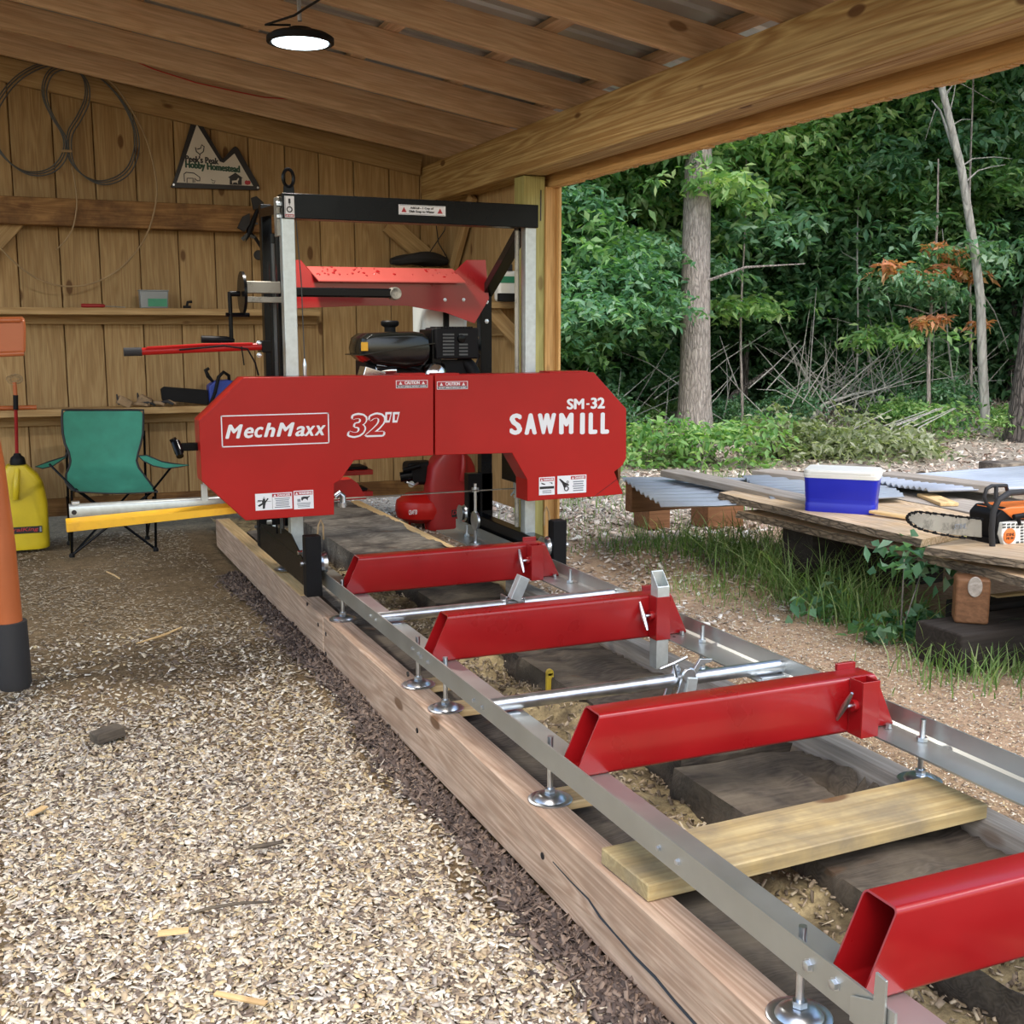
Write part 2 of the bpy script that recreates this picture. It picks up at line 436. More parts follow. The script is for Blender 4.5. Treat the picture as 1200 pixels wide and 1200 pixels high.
def leafmat(name, cols, pos=None, trans=0.45):
    m, nt, b = new_mat(name)
    g = nt.nodes.new('ShaderNodeNewGeometry')
    tc = nt.nodes.new('ShaderNodeTexCoord'); n = noise(nt, tc.outputs['Object'], 0.9, 2)
    mx = nt.nodes.new('ShaderNodeMath'); mx.operation = 'MULTIPLY_ADD'; mx.inputs[1].default_value = 0.55; 
    nt.links.new(g.outputs['Random Per Island'], mx.inputs[0])
    m2 = nt.nodes.new('ShaderNodeMath'); m2.operation = 'MULTIPLY'; m2.inputs[1].default_value = 0.5; nt.links.new(n.outputs[0], m2.inputs[0])
    nt.links.new(m2.outputs[0], mx.inputs[2])
    k = len(cols); pos = pos or [0.12 + 0.76 * i / (k - 1) for i in range(k)]
    r = ramp(nt, pos, cols); nt.links.new(mx.outputs[0], r.inputs[0])
    nt.links.new(r.outputs[0], b.inputs['Base Color']); b.inputs['Roughness'].default_value = 0.5; b.inputs['Specular IOR Level'].default_value = 0.35
    tr = nt.nodes.new('ShaderNodeBsdfTranslucent'); ms = nt.nodes.new('ShaderNodeMixShader'); ms.inputs[0].default_value = trans
    br = mixc(nt, 1.0, r.outputs[0], (1.3, 1.5, 0.6), 'MULTIPLY'); nt.links.new(br, tr.inputs[0])
    out = nt.nodes['Material Output']; nt.links.new(b.outputs[0], ms.inputs[1]); nt.links.new(tr.outputs[0], ms.inputs[2]); nt.links.new(ms.outputs[0], out.inputs[0])
    return m
M['leaf_mid'] = leafmat('mid_green_leaves', [(0.045, 0.12, 0.055), (0.10, 0.23, 0.09), (0.20, 0.37, 0.14), (0.42, 0.56, 0.32)])
M['leaf_dark'] = leafmat('dark_green_leaves', [(0.025, 0.075, 0.038), (0.055, 0.15, 0.07), (0.12, 0.25, 0.12), (0.28, 0.42, 0.26)])
M['leaf_light'] = leafmat('light_green_leaves', [(0.07, 0.18, 0.07), (0.15, 0.31, 0.11), (0.28, 0.44, 0.17), (0.48, 0.58, 0.30)])
M['leaf_blue'] = leafmat('blue_green_leaves', [(0.035, 0.11, 0.06), (0.08, 0.20, 0.11), (0.16, 0.32, 0.19), (0.40, 0.54, 0.42)])
M['leaf_orange'] = leafmat('orange_dry_leaves', [(0.50, 0.19, 0.10), (0.66, 0.30, 0.18), (0.62, 0.40, 0.22)])
M['leaf_pale'] = leafmat('pale_wilted_leaves', [(0.07, 0.11, 0.05), (0.16, 0.20, 0.11), (0.30, 0.33, 0.22), (0.52, 0.54, 0.45)])
M['grass'] = leafmat('grass_blades', [(0.05, 0.12, 0.03), (0.11, 0.21, 0.06), (0.22, 0.33, 0.12), (0.42, 0.46, 0.26)])
def islands(name, cols, rough=0.85):
    m, nt, b = new_mat(name)
    g = nt.nodes.new('ShaderNodeNewGeometry'); k = len(cols)
    r = ramp(nt, [i / k for i in range(k)], cols); r.color_ramp.interpolation = 'CONSTANT'
    nt.links.new(g.outputs['Random Per Island'], r.inputs[0]); nt.links.new(r.outputs[0], b.inputs['Base Color'])
    b.inputs['Roughness'].default_value = rough; b.inputs['Specular IOR Level'].default_value = 0.2
    return m
M['chips'] = islands('pale_wood_chips', [(0.56, 0.49, 0.38), (0.40, 0.32, 0.22), (0.64, 0.58, 0.47), (0.28, 0.22, 0.16), (0.55, 0.44, 0.26), (0.13, 0.10, 0.08), (0.62, 0.54, 0.40), (0.36, 0.32, 0.28), (0.74, 0.70, 0.61), (0.20, 0.155, 0.12), (0.50, 0.45, 0.39), (0.42, 0.33, 0.22)])
M['chips_old'] = islands('grey_brown_chips', [(0.30, 0.24, 0.17), (0.40, 0.33, 0.24), (0.20, 0.16, 0.11), (0.34, 0.27, 0.18), (0.46, 0.39, 0.28), (0.14, 0.11, 0.08)])
M['mulch'] = islands('dark_mulch', [(0.11, 0.085, 0.075), (0.16, 0.12, 0.10), (0.07, 0.055, 0.05), (0.20, 0.155, 0.13), (0.25, 0.19, 0.15), (0.10, 0.075, 0.065)])
M['litter'] = islands('leaf_litter', [(0.40, 0.34, 0.28), (0.55, 0.49, 0.43), (0.26, 0.21, 0.17), (0.46, 0.38, 0.32), (0.72, 0.69, 0.64), (0.33, 0.24, 0.19), (0.60, 0.50, 0.42)])
def ground_mat():
    m, nt, b = new_mat('trodden_soil_and_sawdust')
    tc = nt.nodes.new('ShaderNodeTexCoord')
    n1 = noise(nt, tc.outputs['Object'], 1.1, 5, 0.6); n2 = noise(nt, tc.outputs['Object'], 28, 6, 0.75); n3 = noise(nt, tc.outputs['Object'], 140, 3, 0.7)
    r1 = ramp(nt, (0.3, 0.7), ((0.155, 0.115, 0.07), (0.30, 0.225, 0.14))); nt.links.new(n1.outputs[0], r1.inputs[0])
    r2 = ramp(nt, (0.3, 0.7), ((0.55, 0.53, 0.5), (1.35, 1.3, 1.2))); nt.links.new(n2.outputs[0], r2.inputs[0])
    c = mixc(nt, 1.0, r1.outputs[0], r2.outputs[0], 'MULTIPLY')
    r3 = ramp(nt, (0.35, 0.7), ((0.7, 0.7, 0.7), (1.25, 1.25, 1.25))); nt.links.new(n3.outputs[0], r3.inputs[0])
    c = mixc(nt, 1.0, c, r3.outputs[0], 'MULTIPLY')
    # reddish trodden sawdust in the yard to the right
    sp = nt.nodes.new('ShaderNodeSeparateXYZ'); nt.links.new(tc.outputs['Object'], sp.inputs[0])
    mr = nt.nodes.new('ShaderNodeMapRange'); mr.inputs[1].default_value = 2.2; mr.inputs[2].default_value = 2.8; nt.links.new(sp.outputs[0], mr.inputs[0])
    r4 = ramp(nt, (0.3, 0.7), ((0.27, 0.17, 0.11), (0.56, 0.42, 0.29))); nt.links.new(n2.outputs[0], r4.inputs[0])
    c = mixc(nt, mr.outputs[0], c, r4.outputs[0])
    # greyer leaf mould beyond the yard, paler dust near the chips
    m2_ = nt.nodes.new('ShaderNodeMapRange'); m2_.inputs[1].default_value = 6.3; m2_.inputs[2].default_value = 7.6; nt.links.new(sp.outputs[1], m2_.inputs[0])
    mm_ = nt.nodes.new('ShaderNodeMath'); mm_.operation = 'MULTIPLY'; nt.links.new(mr.outputs[0], mm_.inputs[0]); nt.links.new(m2_.outputs[0], mm_.inputs[1])
    r5 = ramp(nt, (0.3, 0.7), ((0.20, 0.165, 0.13), (0.46, 0.42, 0.37))); nt.links.new(n2.outputs[0], r5.inputs[0])
    c = mixc(nt, mm_.outputs[0], c, r5.outputs[0])
    nt.links.new(c, b.inputs['Base Color']); b.inputs['Roughness'].default_value = 0.95; b.inputs['Specular IOR Level'].default_value = 0.1
    bump(nt, n2.outputs[0], 0.8, 0.02, b)
    return m
M['ground'] = ground_mat()
def sawdust_mat():
    m, nt, b = new_mat('sawdust_heap'); tc = nt.nodes.new('ShaderNodeTexCoord')
    n2 = noise(nt, tc.outputs['Object'], 60, 6, 0.75); n1 = noise(nt, tc.outputs['Object'], 5, 5, 0.6)
    r = ramp(nt, (0.25, 0.75), ((0.20, 0.15, 0.075), (0.56, 0.46, 0.25))); nt.links.new(n2.outputs[0], r.inputs[0])
    rr = ramp(nt, (0.40, 0.58), ((0.28, 0.26, 0.25), (1.0, 1.0, 1.0))); nt.links.new(n1.outputs[0], rr.inputs[0])
    nt.links.new(mixc(nt, 1.0, r.outputs[0], rr.outputs[0], 'MULTIPLY'), b.inputs['Base Color']); b.inputs['Roughness'].default_value = 0.95
    bump(nt, n2.outputs[0], 0.8, 0.01, b)
    return m
M['sawdust'] = sawdust_mat()
# ================================================================ GROUND
def hgt(x, y):
    """gentle relief of the yard"""
    x = np.asarray(x, float); y = np.asarray(y, float)
    h = 0.012 * np.sin(1.7 * x + 0.6) * np.cos(1.3 * y) + 0.008 * np.sin(4.1 * x + 2.2 * y)
    far = np.clip((np.hypot(x, y) - 11) / 14, 0, 1)
    return h - 0.012 + far * 0.5 * np.clip((x - 4) / 6, 0, 1)
def grid_obj(name, x0, x1, y0, y1, nx, ny, zf, mat, parent=None):
    xs = np.linspace(x0, x1, nx); ys = np.linspace(y0, y1, ny)
    X, Y = np.meshgrid(xs, ys); Z = zf(X, Y)
    vs = np.stack([X.ravel(), Y.ravel(), Z.ravel()], 1)
    i = np.arange(nx * ny).reshape(ny, nx)
    q = np.stack([i[:-1, :-1], i[:-1, 1:], i[1:, 1:], i[1:, :-1]], -1).reshape(-1, 4)
    me = bpy.data.meshes.new(name); me.from_pydata(vs.tolist(), [], q.tolist()); me.shade_smooth()
    return link(name, me, mat, parent)
def zground(X, Y): return hgt(X, Y)
tag(grid_obj('ground', -30, 60, -14, 70, 181, 169, zground, M['ground']), 'trodden soil, sawdust and wood chips of the shed floor and yard', 'ground', kind='structure')

def scatter(name, mat, xy, lmin, lmax, wmin, wmax, t, label, cat, zoff=0.0, tilt=0.35, parent=None, zbase=None):
    """flat chips with thickness, one mesh, five quads each"""
    n = len(xy)
    if zbase is None: zbase = hgt(xy[:, 0], xy[:, 1])
    L = (lmin + (lmax - lmin) * rng.random(n) ** 1.6) / 2; W = rng.uniform(wmin, wmax, n) / 2; T = np.full(n, t) * rng.uniform(.5, 1.3, n)
    a = rng.uniform(0, 2 * PI, n)
    p = rng.normal(0, tilt, n); r = rng.normal(0, tilt, n)
    ca, sa = np.cos(a), np.sin(a)
    ex = np.stack([ca * np.cos(p), sa * np.cos(p), np.sin(p)], 1)
    ey0 = np.stack([-sa, ca, np.zeros(n)], 1)
    nz0 = np.cross(ex, ey0)
    ey = ey0 * np.cos(r)[:, None] + nz0 * np.sin(r)[:, None]
    nz = np.cross(ex, ey)
    c = np.stack([xy[:, 0], xy[:, 1], zbase + rng.uniform(0.000, 0.012, n) + zoff], 1)
    taper = rng.uniform(0.35, 1.0, n)
    corners = []
    for k, (sx, sy, sz) in enumerate([(-1, -1, 0), (1, -1, 0), (1, 1, 0), (-1, 1, 0), (-1, -1, 1), (1, -1, 1), (1, 1, 1), (-1, 1, 1)]):
        wmul = np.where(sx > 0, taper, 1.0)
        corners.append(c + ex * (L * sx)[:, None] + ey * (W * sy * wmul)[:, None] + nz * (T * sz)[:, None])
    vs = np.stack(corners, 1).reshape(-1, 3)
    q = np.array([[4, 5, 6, 7], [0, 1, 5, 4], [1, 2, 6, 5], [2, 3, 7, 6], [3, 0, 4, 7]])
    fs = (np.arange(n)[:, None, None] * 8 + q[None]).reshape(-1, 4)
    return raw_quads(name, vs, fs, mat, parent, label, cat)
def raw_quads(name, vs, fs, mat, parent=None, label=None, cat=None, kind='stuff'):
    me = bpy.data.meshes.new(name); k = fs.shape[1]
    me.vertices.add(len(vs)); me.vertices.foreach_set('co', vs.astype(np.float32).ravel())
    me.loops.add(fs.size); me.loops.foreach_set('vertex_index', fs.astype(np.int32).ravel())
    me.polygons.add(len(fs)); me.polygons.foreach_set('loop_start', (np.arange(len(fs)) * k).astype(np.int32))
    me.polygons.foreach_set('loop_total', np.full(len(fs), k, np.int32))
    me.update(calc_edges=True)
    o = link(name, me, mat, parent)
    return tag(o, label, cat, kind=kind)
def clumpy(x, y, s, seed):
    return 0.5 + 0.25 * (np.sin(x * s + seed) * np.cos(y * s * 1.3 + 2 * seed) + np.sin((x * .7 - y) * s * 1.9 + seed))
# pale chips on the left, thick by the camera and thinning out into the shed
N = 210000
y = 0.75 + 4.6 * rng.random(N) ** 1.3; x = -1.0 + 2.1 * rng.random(N)
w = np.clip((4.75 - y - 0.25 * np.sin(3 * x)) / 1.5, 0, 1)
keep = rng.random(N) < 0.06 + 0.94 * w
vis = (x > -0.10) | (rng.random(N) < .30)
keep &= vis
keep &= ~((x > 0.95 + 0.03 * np.sin(7 * y)) & (rng.random(N) < 0.75))
xy = np.stack([x[keep], y[keep]], 1)
scatter('wood_chips', M['chips'], xy, .008, .030, .005, .0135, .0022, 'thick bed of pale wood chips on the ground to the left of the mill', 'wood chips')
N = 30000
x = -1.2 + 2.2 * rng.random(N); y = 3.2 + 5.0 * rng.random(N)
scatter('trodden_chips', M['chips_old'], np.stack([x, y], 1), .008, .035, .004, .009, .0015, 'sparse trodden brown chips on the shed floor before the green chair', 'wood chips', zoff=-.006, tilt=.15)
N = 16000
y = 0.9 + 5.6 * rng.random(N) ** 1.2; x = 1.10 - np.abs(rng.normal(0, 0.042, N)) * (0.7 + 0.5 * np.sin(2.3 * y) ** 2)
scatter('dark_mulch', M['mulch'], np.stack([x, y], 1), .018, .055, .006, .016, .003, 'dark shredded bark mulch along the foot of the long timber', 'mulch', zoff=.004, tilt=.5)
N = 30000
x = 2.25 + 6.5 * rng.random(N); y = 4.3 + 5.5 * rng.random(N)
k = (x < 3.6 + 0.35 * (y - 3.6)) & (rng.random(N) < clumpy(x, y, 2.1, 1.3) + .35)
scatter('yard_chips', M['litter'], np.stack([x[k], y[k]], 1), .012, .045, .008, .022, .002, 'pinkish beige chips and leaf litter beyond the black roller housing in the yard', 'wood chips', tilt=.35)
N = 30000
x = 2.2 + 1.7 * rng.random(N); y = 0.9 + 3.9 * rng.random(N)
scatter('sawdust_crumbs', M['chips'], np.stack([x, y], 1), .004, .016, .003, .007, .0012, 'fine pale sawdust crumbs beside the right hand rail', 'sawdust', tilt=.3)
N = 16000
x = 3.3 + 12 * rng.random(N); y = 6.4 + 8 * rng.random(N)
scatter('forest_litter', M['litter'], np.stack([x, y], 1), .03, .10, .015, .05, .003, 'bleached leaf litter and twigs along the forest edge', 'leaf litter', tilt=.5)

# the soil and sawdust between the two long timbers of the mill bed
def ztrough(X, Y):
    return 0.075 + 0.028 * np.sin(9 * X + 2) * np.sin(5.3 * Y) + 0.018 * np.sin(17 * Y + 3 * X) * np.cos(13 * X) + 0.01 * np.sin(31 * X + 23 * Y)
tag(grid_obj('sawdust_bed', 1.19, 2.08, 0.55, 8.1, 60, 320, ztrough, M['sawdust']), 'lumpy sawdust and soil lying between the timbers under the mill', 'sawdust', kind='stuff')
N = 15000
x = 1.20 + 0.86 * rng.random(N); y = 0.8 + 6.5 * rng.random(N) ** 1.1
k = rng.random(N) < clumpy(x, y, 4.0, 3.3) + .25
scatter('sawdust_clumps', M['chips_old'], np.stack([x[k], y[k]], 1), .006, .03, .004, .012, .003, 'brown crumbs and bark bits on the sawdust under the red bunks', 'sawdust', tilt=.6, zbase=ztrough(x[k], y[k]))

# ================================================================ SHED
ZR = lambda x: 1.19 + H + 0.157 * (2.81 - x)          # underside of the rafters
# back wall: vertical boards
wall = empty('wall_back', (1.0, 8.2, 0.0), label='back wall of vertical knotty pine boards with dark gaps', cat='wall', kind='structure')
xb = -2.55
joints = []
lines = [P(u, v, y=8.2).x for u, v in ((5.8, 76.7), (57.5, 88), (106, 102), (155, 113), (202, 126), (246, 136), (290, 146), (333, 155), (373, 165), (414, 174), (456, 184))]
xs = [lines[0] - 0.245 * k for k in range(9, 0, -1)] + lines
xs += [xs[-1] + (2.80 - xs[-1]), 3.03]
for i in range(len(xs) - 1):
    a, c = xs[i], xs[i + 1]
    xm = (a + c) / 2
    top = ZR(xm) + 0.19; bot = 0.15 + random.uniform(-.01, .015)
    board('plank', (xm, 8.22 + random.uniform(-.002, .002), bot), (xm, 8.22, top), c - a - 0.007, 0.022, M['plank'], wall, up=(0, -1, 0))
for xj in xs[1:-1]:
    board('batten', (xj, 8.242, 0.15), (xj, 8.242, ZR(xj) + .19), 0.06, 0.018, M['girt'], wall, up=(0, -1, 0))  # unseen backing strips, added to keep sky light out of the plank gaps
# low dark base board with daylight under it
board('base_board', (-2.4, 8.19, 0.19), (2.95, 8.19, 0.19), 0.12, 0.03, M['girt'], wall, up=(0, -1, 0))
# nailers, girt, shelves
def hboard(name, x0, x1, y, z0, z1, t, mat, parent, label=None):
    return board(name, (x0, y, (z0 + z1) / 2), (x1, y, (z0 + z1) / 2), z1 - z0, t, mat, parent, up=(0, -1, 0), label=label)
hboard('girt', -2.5, 1.72, 8.13, H + .675, H + .845, 0.14, M['girt'], wall, 'rough brown beam')
hboard('ledger', -2.5, 2.0, 8.19, H + .05, H + .125, .04, M['plank'], wall)
hboard('ledger', -2.5, 2.0, 8.19, H - .615, H - .54, .04, M['plank'], wall)
board('brace', P(-40, 320, y=8.15), P(32, 240, y=8.15), 0.13, 0.035, M['plank'], wall, up=(0, -1, 0))
board('brace', P(455, 262, y=8.12), P(505, 306, y=8.12), 0.13, 0.035, M['plank'], wall, up=(0, -1, 0))
def shelf(name, zt, label):
    s = board(name, (-2.5, 8.07, zt - .0225), (1.98, 8.07, zt - .0225), 0.20, 0.045, M['plank'], None, up=(0, 0, 1), label=label)
    tag(s, label, 'shelf'); return s
ZS1 = H + .155; ZS2 = H - .495
shelf('shelf_board', ZS1, 'upper pine shelf board holding the cloudy plastic box and red screwdriver')
shelf('shelf_board', ZS2, 'lower pine shelf board holding the gloves and the blue chainsaw')
# right hand side wall with its post and openings
swall = empty('wall_right', (2.9, 7.4, 0), label='short side wall of vertical boards behind the treated corner post', cat='wall', kind='structure')
for k, yy in enumerate(np.arange(6.75, 8.19, 0.235)):
    board('plank', (2.99, yy, 0.2 if k else 0.25), (2.99, yy, H + .93), 0.228, 0.022, M['plank'], swall, up=(-1, 0, 0))
board('nailer', (2.955, 6.7, H + .02), (2.955, 8.15, H + .02), 0.09, 0.038, M['plank'], swall, up=(-1, 0, 0))
board('brace', (2.94, 7.9, H + .45), (2.94, 7.5, H + .92), 0.09, 0.038, M['plank'], swall, up=(-1, 0, 0))
post = empty('trim_1', (2.93, 6.5, 0), label='corner post of green treated wood faced with orange pine boards', cat='post', kind='structure')
board('treated_post', (2.915, 6.50, 0.02), (2.915, 6.50, H + .92), 0.14, 0.14, M['treated'], post, up=(0, -1, 0), label='green tinted square post')
board('facing_board', (3.020, 6.43, 0.05), (3.020, 6.43, H + .86), 0.070, 0.03, M['trim'], post, up=(0, -1, 0), label='orange pine facing board')
board('facing_board', (3.064, 6.45, 0.05), (3.064, 6.45, H + .86), 0.018, 0.14, M['trim'], post, up=(0, -1, 0))
board('pencil_mark', (2.955, 6.427, H + .66), (2.957, 6.427, H + .84), 0.006, 0.003, M['label_black'], post, up=(0, -1, 0), bevel=0)
# header beam along the open side
hb = empty('trim_2', (2.9, 4.3, H + 1.0), label='long yellow pine header beam over the open side of the shed', cat='beam', kind='structure')
board('inner_beam', (2.83, -0.8, H + 1.055), (2.83, 8.2, H + 1.055), 0.26, 0.04, M['beam'], hb, up=(1, 0, 0), label='grainy yellow beam')
board('middle_beam', (2.92, 0.0, H + 1.055), (2.92, 8.2, H + 1.055), 0.26, 0.135, M['beam'], hb, up=(1, 0, 0))
board('outer_beam', (3.04, 0.0, H + 1.01), (3.04, 8.3, H + 1.01), 0.30, 0.04, M['trim'], hb, up=(1, 0, 0), label='orange brown outer board with a torn lower edge')
# torn lower edge of the outer board
sp = MB()
for yy in np.arange(0.8, 8.2, 0.05):
    sp.box((3.045, yy + random.uniform(-.02, .02), H + .862 - random.uniform(0, .006)), (.036, random.uniform(.03, .09), random.uniform(.004, .014)), (0, random.uniform(-.05, .05), 0))
so = sp.build('splinters', M['trim'], hb, smooth=0); so['kind'] = 'stuff'
# roof
roof = empty('ceiling', (1.0, 5.0, H + 1.5), label='shed roof seen from below with sloping rafters and ribbed metal sheets', cat='roof', kind='structure')
XL = -2.6
def roofpt(x, y, d): return Vector((x, y, ZR(x) + d))
sl = Vector((1, 0, -.157)).normalized(); nup = Vector((.157, 0, 1)).normalized()
for yr in (7.72, 7.08, 6.43, 5.80, 5.16, 4.51, 3.87, 3.23, 2.59, 1.95):
    yc = yr + .019
    board('rafter', roofpt(XL, yc, .075), roofpt(3.35, yc, .075), .15, .038, M['rafter'], roof, up=(0, 1, 0))
board('rafter', roofpt(XL, 8.18, .005), roofpt(2.80, 8.18, .005), .15, .038, M['plank'], roof, up=(0, 1, 0), label='rafter nailed to the wall boards')
for xp in (-2.3, -1.7, -1.1, -.5, .1, .68, 1.26, 1.84, 2.42, 3.0):
    board('purlin', roofpt(xp, 1.5, .17), roofpt(xp, 8.3, .17), .085, .035, M['rafter'], roof, up=nup)
# ribbed sheets laid side by side
def rib_sheet(y0, y1, x0, x1, name, mat, parent, zf, rib=.17, h=.02, along='x'):
    ys = []; yy = y0
    while yy < y1 - 1e-6:
        for dy, dz in ((0, 0), (.05, 0), (.062, h), (.088, h), (.10, 0)):
            if yy + dy < y1: ys.append((yy + dy, dz))
        yy += rib
    ys.append((y1, 0))
    m = MB()
    vs = [(x0, a, zf(x0) + d) for a, d in ys] + [(x1, a, zf(x1) + d) for a, d in ys]
    n = len(ys)
    m.add(vs, [(k, k + 1, n + k + 1, n + k) for k in range(n - 1)])
    return m.build(name, mat, parent, smooth=0)
for k in range(8):
    y0 = 1.45 + k * .87
    rib_sheet(y0, y0 + .875, XL - .05, 3.5, 'roofing_panel', M['roofing'], roof, lambda x: ZR(x) + .192)
# black marks stamped on the rafters and drooping strap bits
# ================================================================ LAMP
lc = P(352, 48, y=5.05)
lamp = empty('high_bay_lamp', lc + Vector((0, 0, .03)), label='round glowing white lamp hanging from the rafters', cat='lamp')
b_ = MB(); b_.lathe([(.050, .05), (.060, .04), (.120, .026), (.142, .012), (.142, -.008), (.128, -.012), (.120, -.004)], lc, n=32)
b_.build('housing', M['black_matte'], lamp)
g_ = MB(); g_.lathe([(.118, -.003), (.118, -.0105), (.0, -.0115)], lc, n=32)
g_.build('lens', M['lamp_lens'], lamp, label='glowing white lens')
k_ = MB(); k_.tube([lc + Vector((0, 0, .08)), lc + Vector((0, .01, .17))], .009, 8)
k_.build('hanging_hook', M['zinc'], lamp)
w_ = MB(); w_.tube([lc + Vector((-.04, 0, .06)), P(311, 29, y=5.1), P(345, 18, y=4.9), P(357, 10, y=4.75), P(372, 1, y=4.6), P(390, -12, y=4.5)], .005, 6)
w_.build('power_cord', M['black_matte'], lamp)
ld = bpy.data.lights.new('lamp_light', 'AREA'); ld.shape = 'DISK'; ld.size = .23; ld.energy = LAMP_POWER; ld.color = (1.0, .93, .84)
lo = bpy.data.objects.new('lamp_light', ld); COL.objects.link(lo); lo.location = lc + Vector((0, 0, -.02))
rw = MB(); pts = [P(u, v, y=7.70) for u, v in ((48, 40), (70, 48), (82, 54), (115, 60), (150, 68), (180, 81), (230, 97), (280, 108), (310, 114), (338, 116))]
rw.tube(pts, .004, 6)
tag(rw.build('red_wire', M['red_wire']), 'thin red wire stapled along the rafter above the coiled cables', 'wire')
# ================================================================ MILL BED
ZT = H - 1.163                    # top of the long side timbers
def side(name, y0, y1, x0, x1, zt, mat, label, zb=0.0, dz=0.0):
    o = board(name, ((x0 + x1) / 2, y0, (zt + zb) / 2), ((x0 + x1) / 2, y1, (zt + zb) / 2 + dz), x1 - x0, zt - zb, mat, None, up=(0, 0, 1), bevel=.005)
    return tag(o, label, 'timber')
t1 = side('long_timber', 0.2, 4.56, 1.11, 1.195, ZT, M['timber'], 'pinkish long timber along the left rail with a crack at its near end')
t2 = side('long_timber', 4.57, 7.35, 1.11, 1.195, ZT - .012, M['timber'], 'long timber carrying on under the saw head towards the green chair')
db = board('lamplit_sawdust', (1.152, 5.0, ZT - .0105), (1.152, 7.3, ZT - .0105), .075, .003, M['fresh'], t2, bevel=0, label='pale sawdust with painted lamplight on the far top edge');  # pale strip: sawdust, with the lamplight on it put into the colour
side('long_timber', 0.2, 4.9, 2.075, 2.150, ZT, M['grey_board'], 'pinkish grey long board under the right rail')
side('long_timber', 4.92, 7.7, 2.085, 2.155, ZT, M['fresh'], 'pale thin edge board behind the throat of the saw head')
# bolt holes and a crack in the near timber
for u, v in ((360, 708), (373, 732), (382, 743), (382, 766), (489, 856), (636, 1003), (478, 790)):
    p = P(u, v, x=1.1095)
    hb_ = MB(); hb_.lathe([(.009, -.002), (.009, .002)], p, 'x', 10)
    hb_.build('bolt_hole', M['label_black'], t1)
cr = MB()
cp = [P(u, v, x=1.1098) for u, v in ((648, 1010), (668, 1032), (690, 1054), (704, 1075), (722, 1096), (745, 1122), (768, 1145), (790, 1172), (815, 1200), (850, 1240))]
cr.tube(cp, [.0015, .002, .003, .004, .003, .004, .0045, .004, .0045, .005], 5)
cr.build('crack', M['label_black'], t1)
def rough_tie(name, x0, x1, y0, y1, z0, z1, mat, label, n=46, amp=.018, hollow=()):
    """old timber with a worn outline"""
    nx, nz = 6, 5
    ys = np.linspace(y0, y1, n); vs = []; 
    prof = [(i / nx, 0) for i in range(nx)] + [(1, k / nz) for k in range(nz)] + [(1 - i / nx, 1) for i in range(nx)] + [(0, 1 - k / nz) for k in range(nz)]
    m = len(prof)
    rr = random.Random(len(label))
    ph = [rr.uniform(0, 6) for _ in range(6)]
    for yy in ys:
        for a, b in prof:
            x = x0 + (x1 - x0) * a; z = z0 + (z1 - z0) * b
            d = amp * (math.sin(yy * 7 + a * 9 + ph[0]) * .5 + math.sin(yy * 19 + b * 8 + ph[1]) * .3 + rr.uniform(-.3, .3))
            if b == 1: z += d * .7 - amp * .5
            if a == 1: x += d
            if a == 0: x -= d
            for hy, hx, hr, dep in hollow:
                q = ((yy - hy) / hr) ** 2 + ((x - hx) / (hr * .55)) ** 2
                if q < 1 and b > .55: z -= dep * (1 - q) ** .5
            vs.append((x, yy, z))
    fs = [tuple(range(m)), tuple(range((n - 1) * m, n * m))[::-1]]
    for j in range(n - 1):
        for k in range(m):
            k2 = (k + 1) % m
            fs.append((j * m + k, j * m + k2, (j + 1) * m + k2, (j + 1) * m + k))
    o = MB().add(vs, fs).build(name, mat, smooth=50)
    return tag(o, label, 'timber')
rough_tie('old_timber', 1.205, 1.385, 0.3, 4.55, 0.0, .145, M['black_wood'], 'blackened old timber lying just inside the left rail', amp=.010)
rough_tie('old_timber', 1.62, 2.06, 0.5, 2.62, 0.0, .162, M['black_wood'], 'wide rotten timber with deep hollows under the nearest red bunks', n=120, hollow=((1.62, 1.74, .24, .14), (1.15, 1.8, .2, .12), (2.36, 1.99, .13, .11)), amp=.020)
rough_tie('old_timber', 1.68, 2.05, 2.66, 5.38, 0.0, .155, M['black_wood'], 'dark ridged old timber crossing below the steel cross pipes', n=130, hollow=((4.3, 1.76, .25, .12), (3.05, 1.72, .2, .1)), amp=.022)
rough_tie('old_timber', 1.56, 2.075, 5.42, 6.85, 0.0, .215, M['grey_wood'], 'squared grey old timber seen through the throat of the saw head', amp=.012)
rough_tie('old_timber', 1.60, 2.075, 6.88, 7.7, 0.0, .20, M['grey_wood'], 'farthest grey old timber near the red air compressor', amp=.01)
rough_tie('old_timber', 1.22, 1.42, 4.62, 6.9, 0.0, .17, M['grey_wood'], 'grey old timber under the left side of the saw head', amp=.01)

mill = empty('sawmill_track', (1.64, 3.0, H - 1.0), label='long galvanised sawmill track with red crossbunks on levelling feet', cat='sawmill track')
RX0, RX1 = 1.140, 2.146
ZTOP, ZB = H - 1.0, H - 1.06
def rail(xo, s, name):
    """angle section: upright outer web and inner flange at its foot"""
    m = MB()
    prof = [(0, 0), (.118, 0), (.118, .005), (.012, .005), (.005, .012), (.005, .060), (0, .060)]
    m.prism([(xo + s * a, ZB + b) for a, b in prof], 1.21, 5.74, 'xz')
    r = m.build(name, M['rail'], mill)
    return r
railL = rail(RX0, 1, 'rail'); railR = rail(RX1, -1, 'rail')
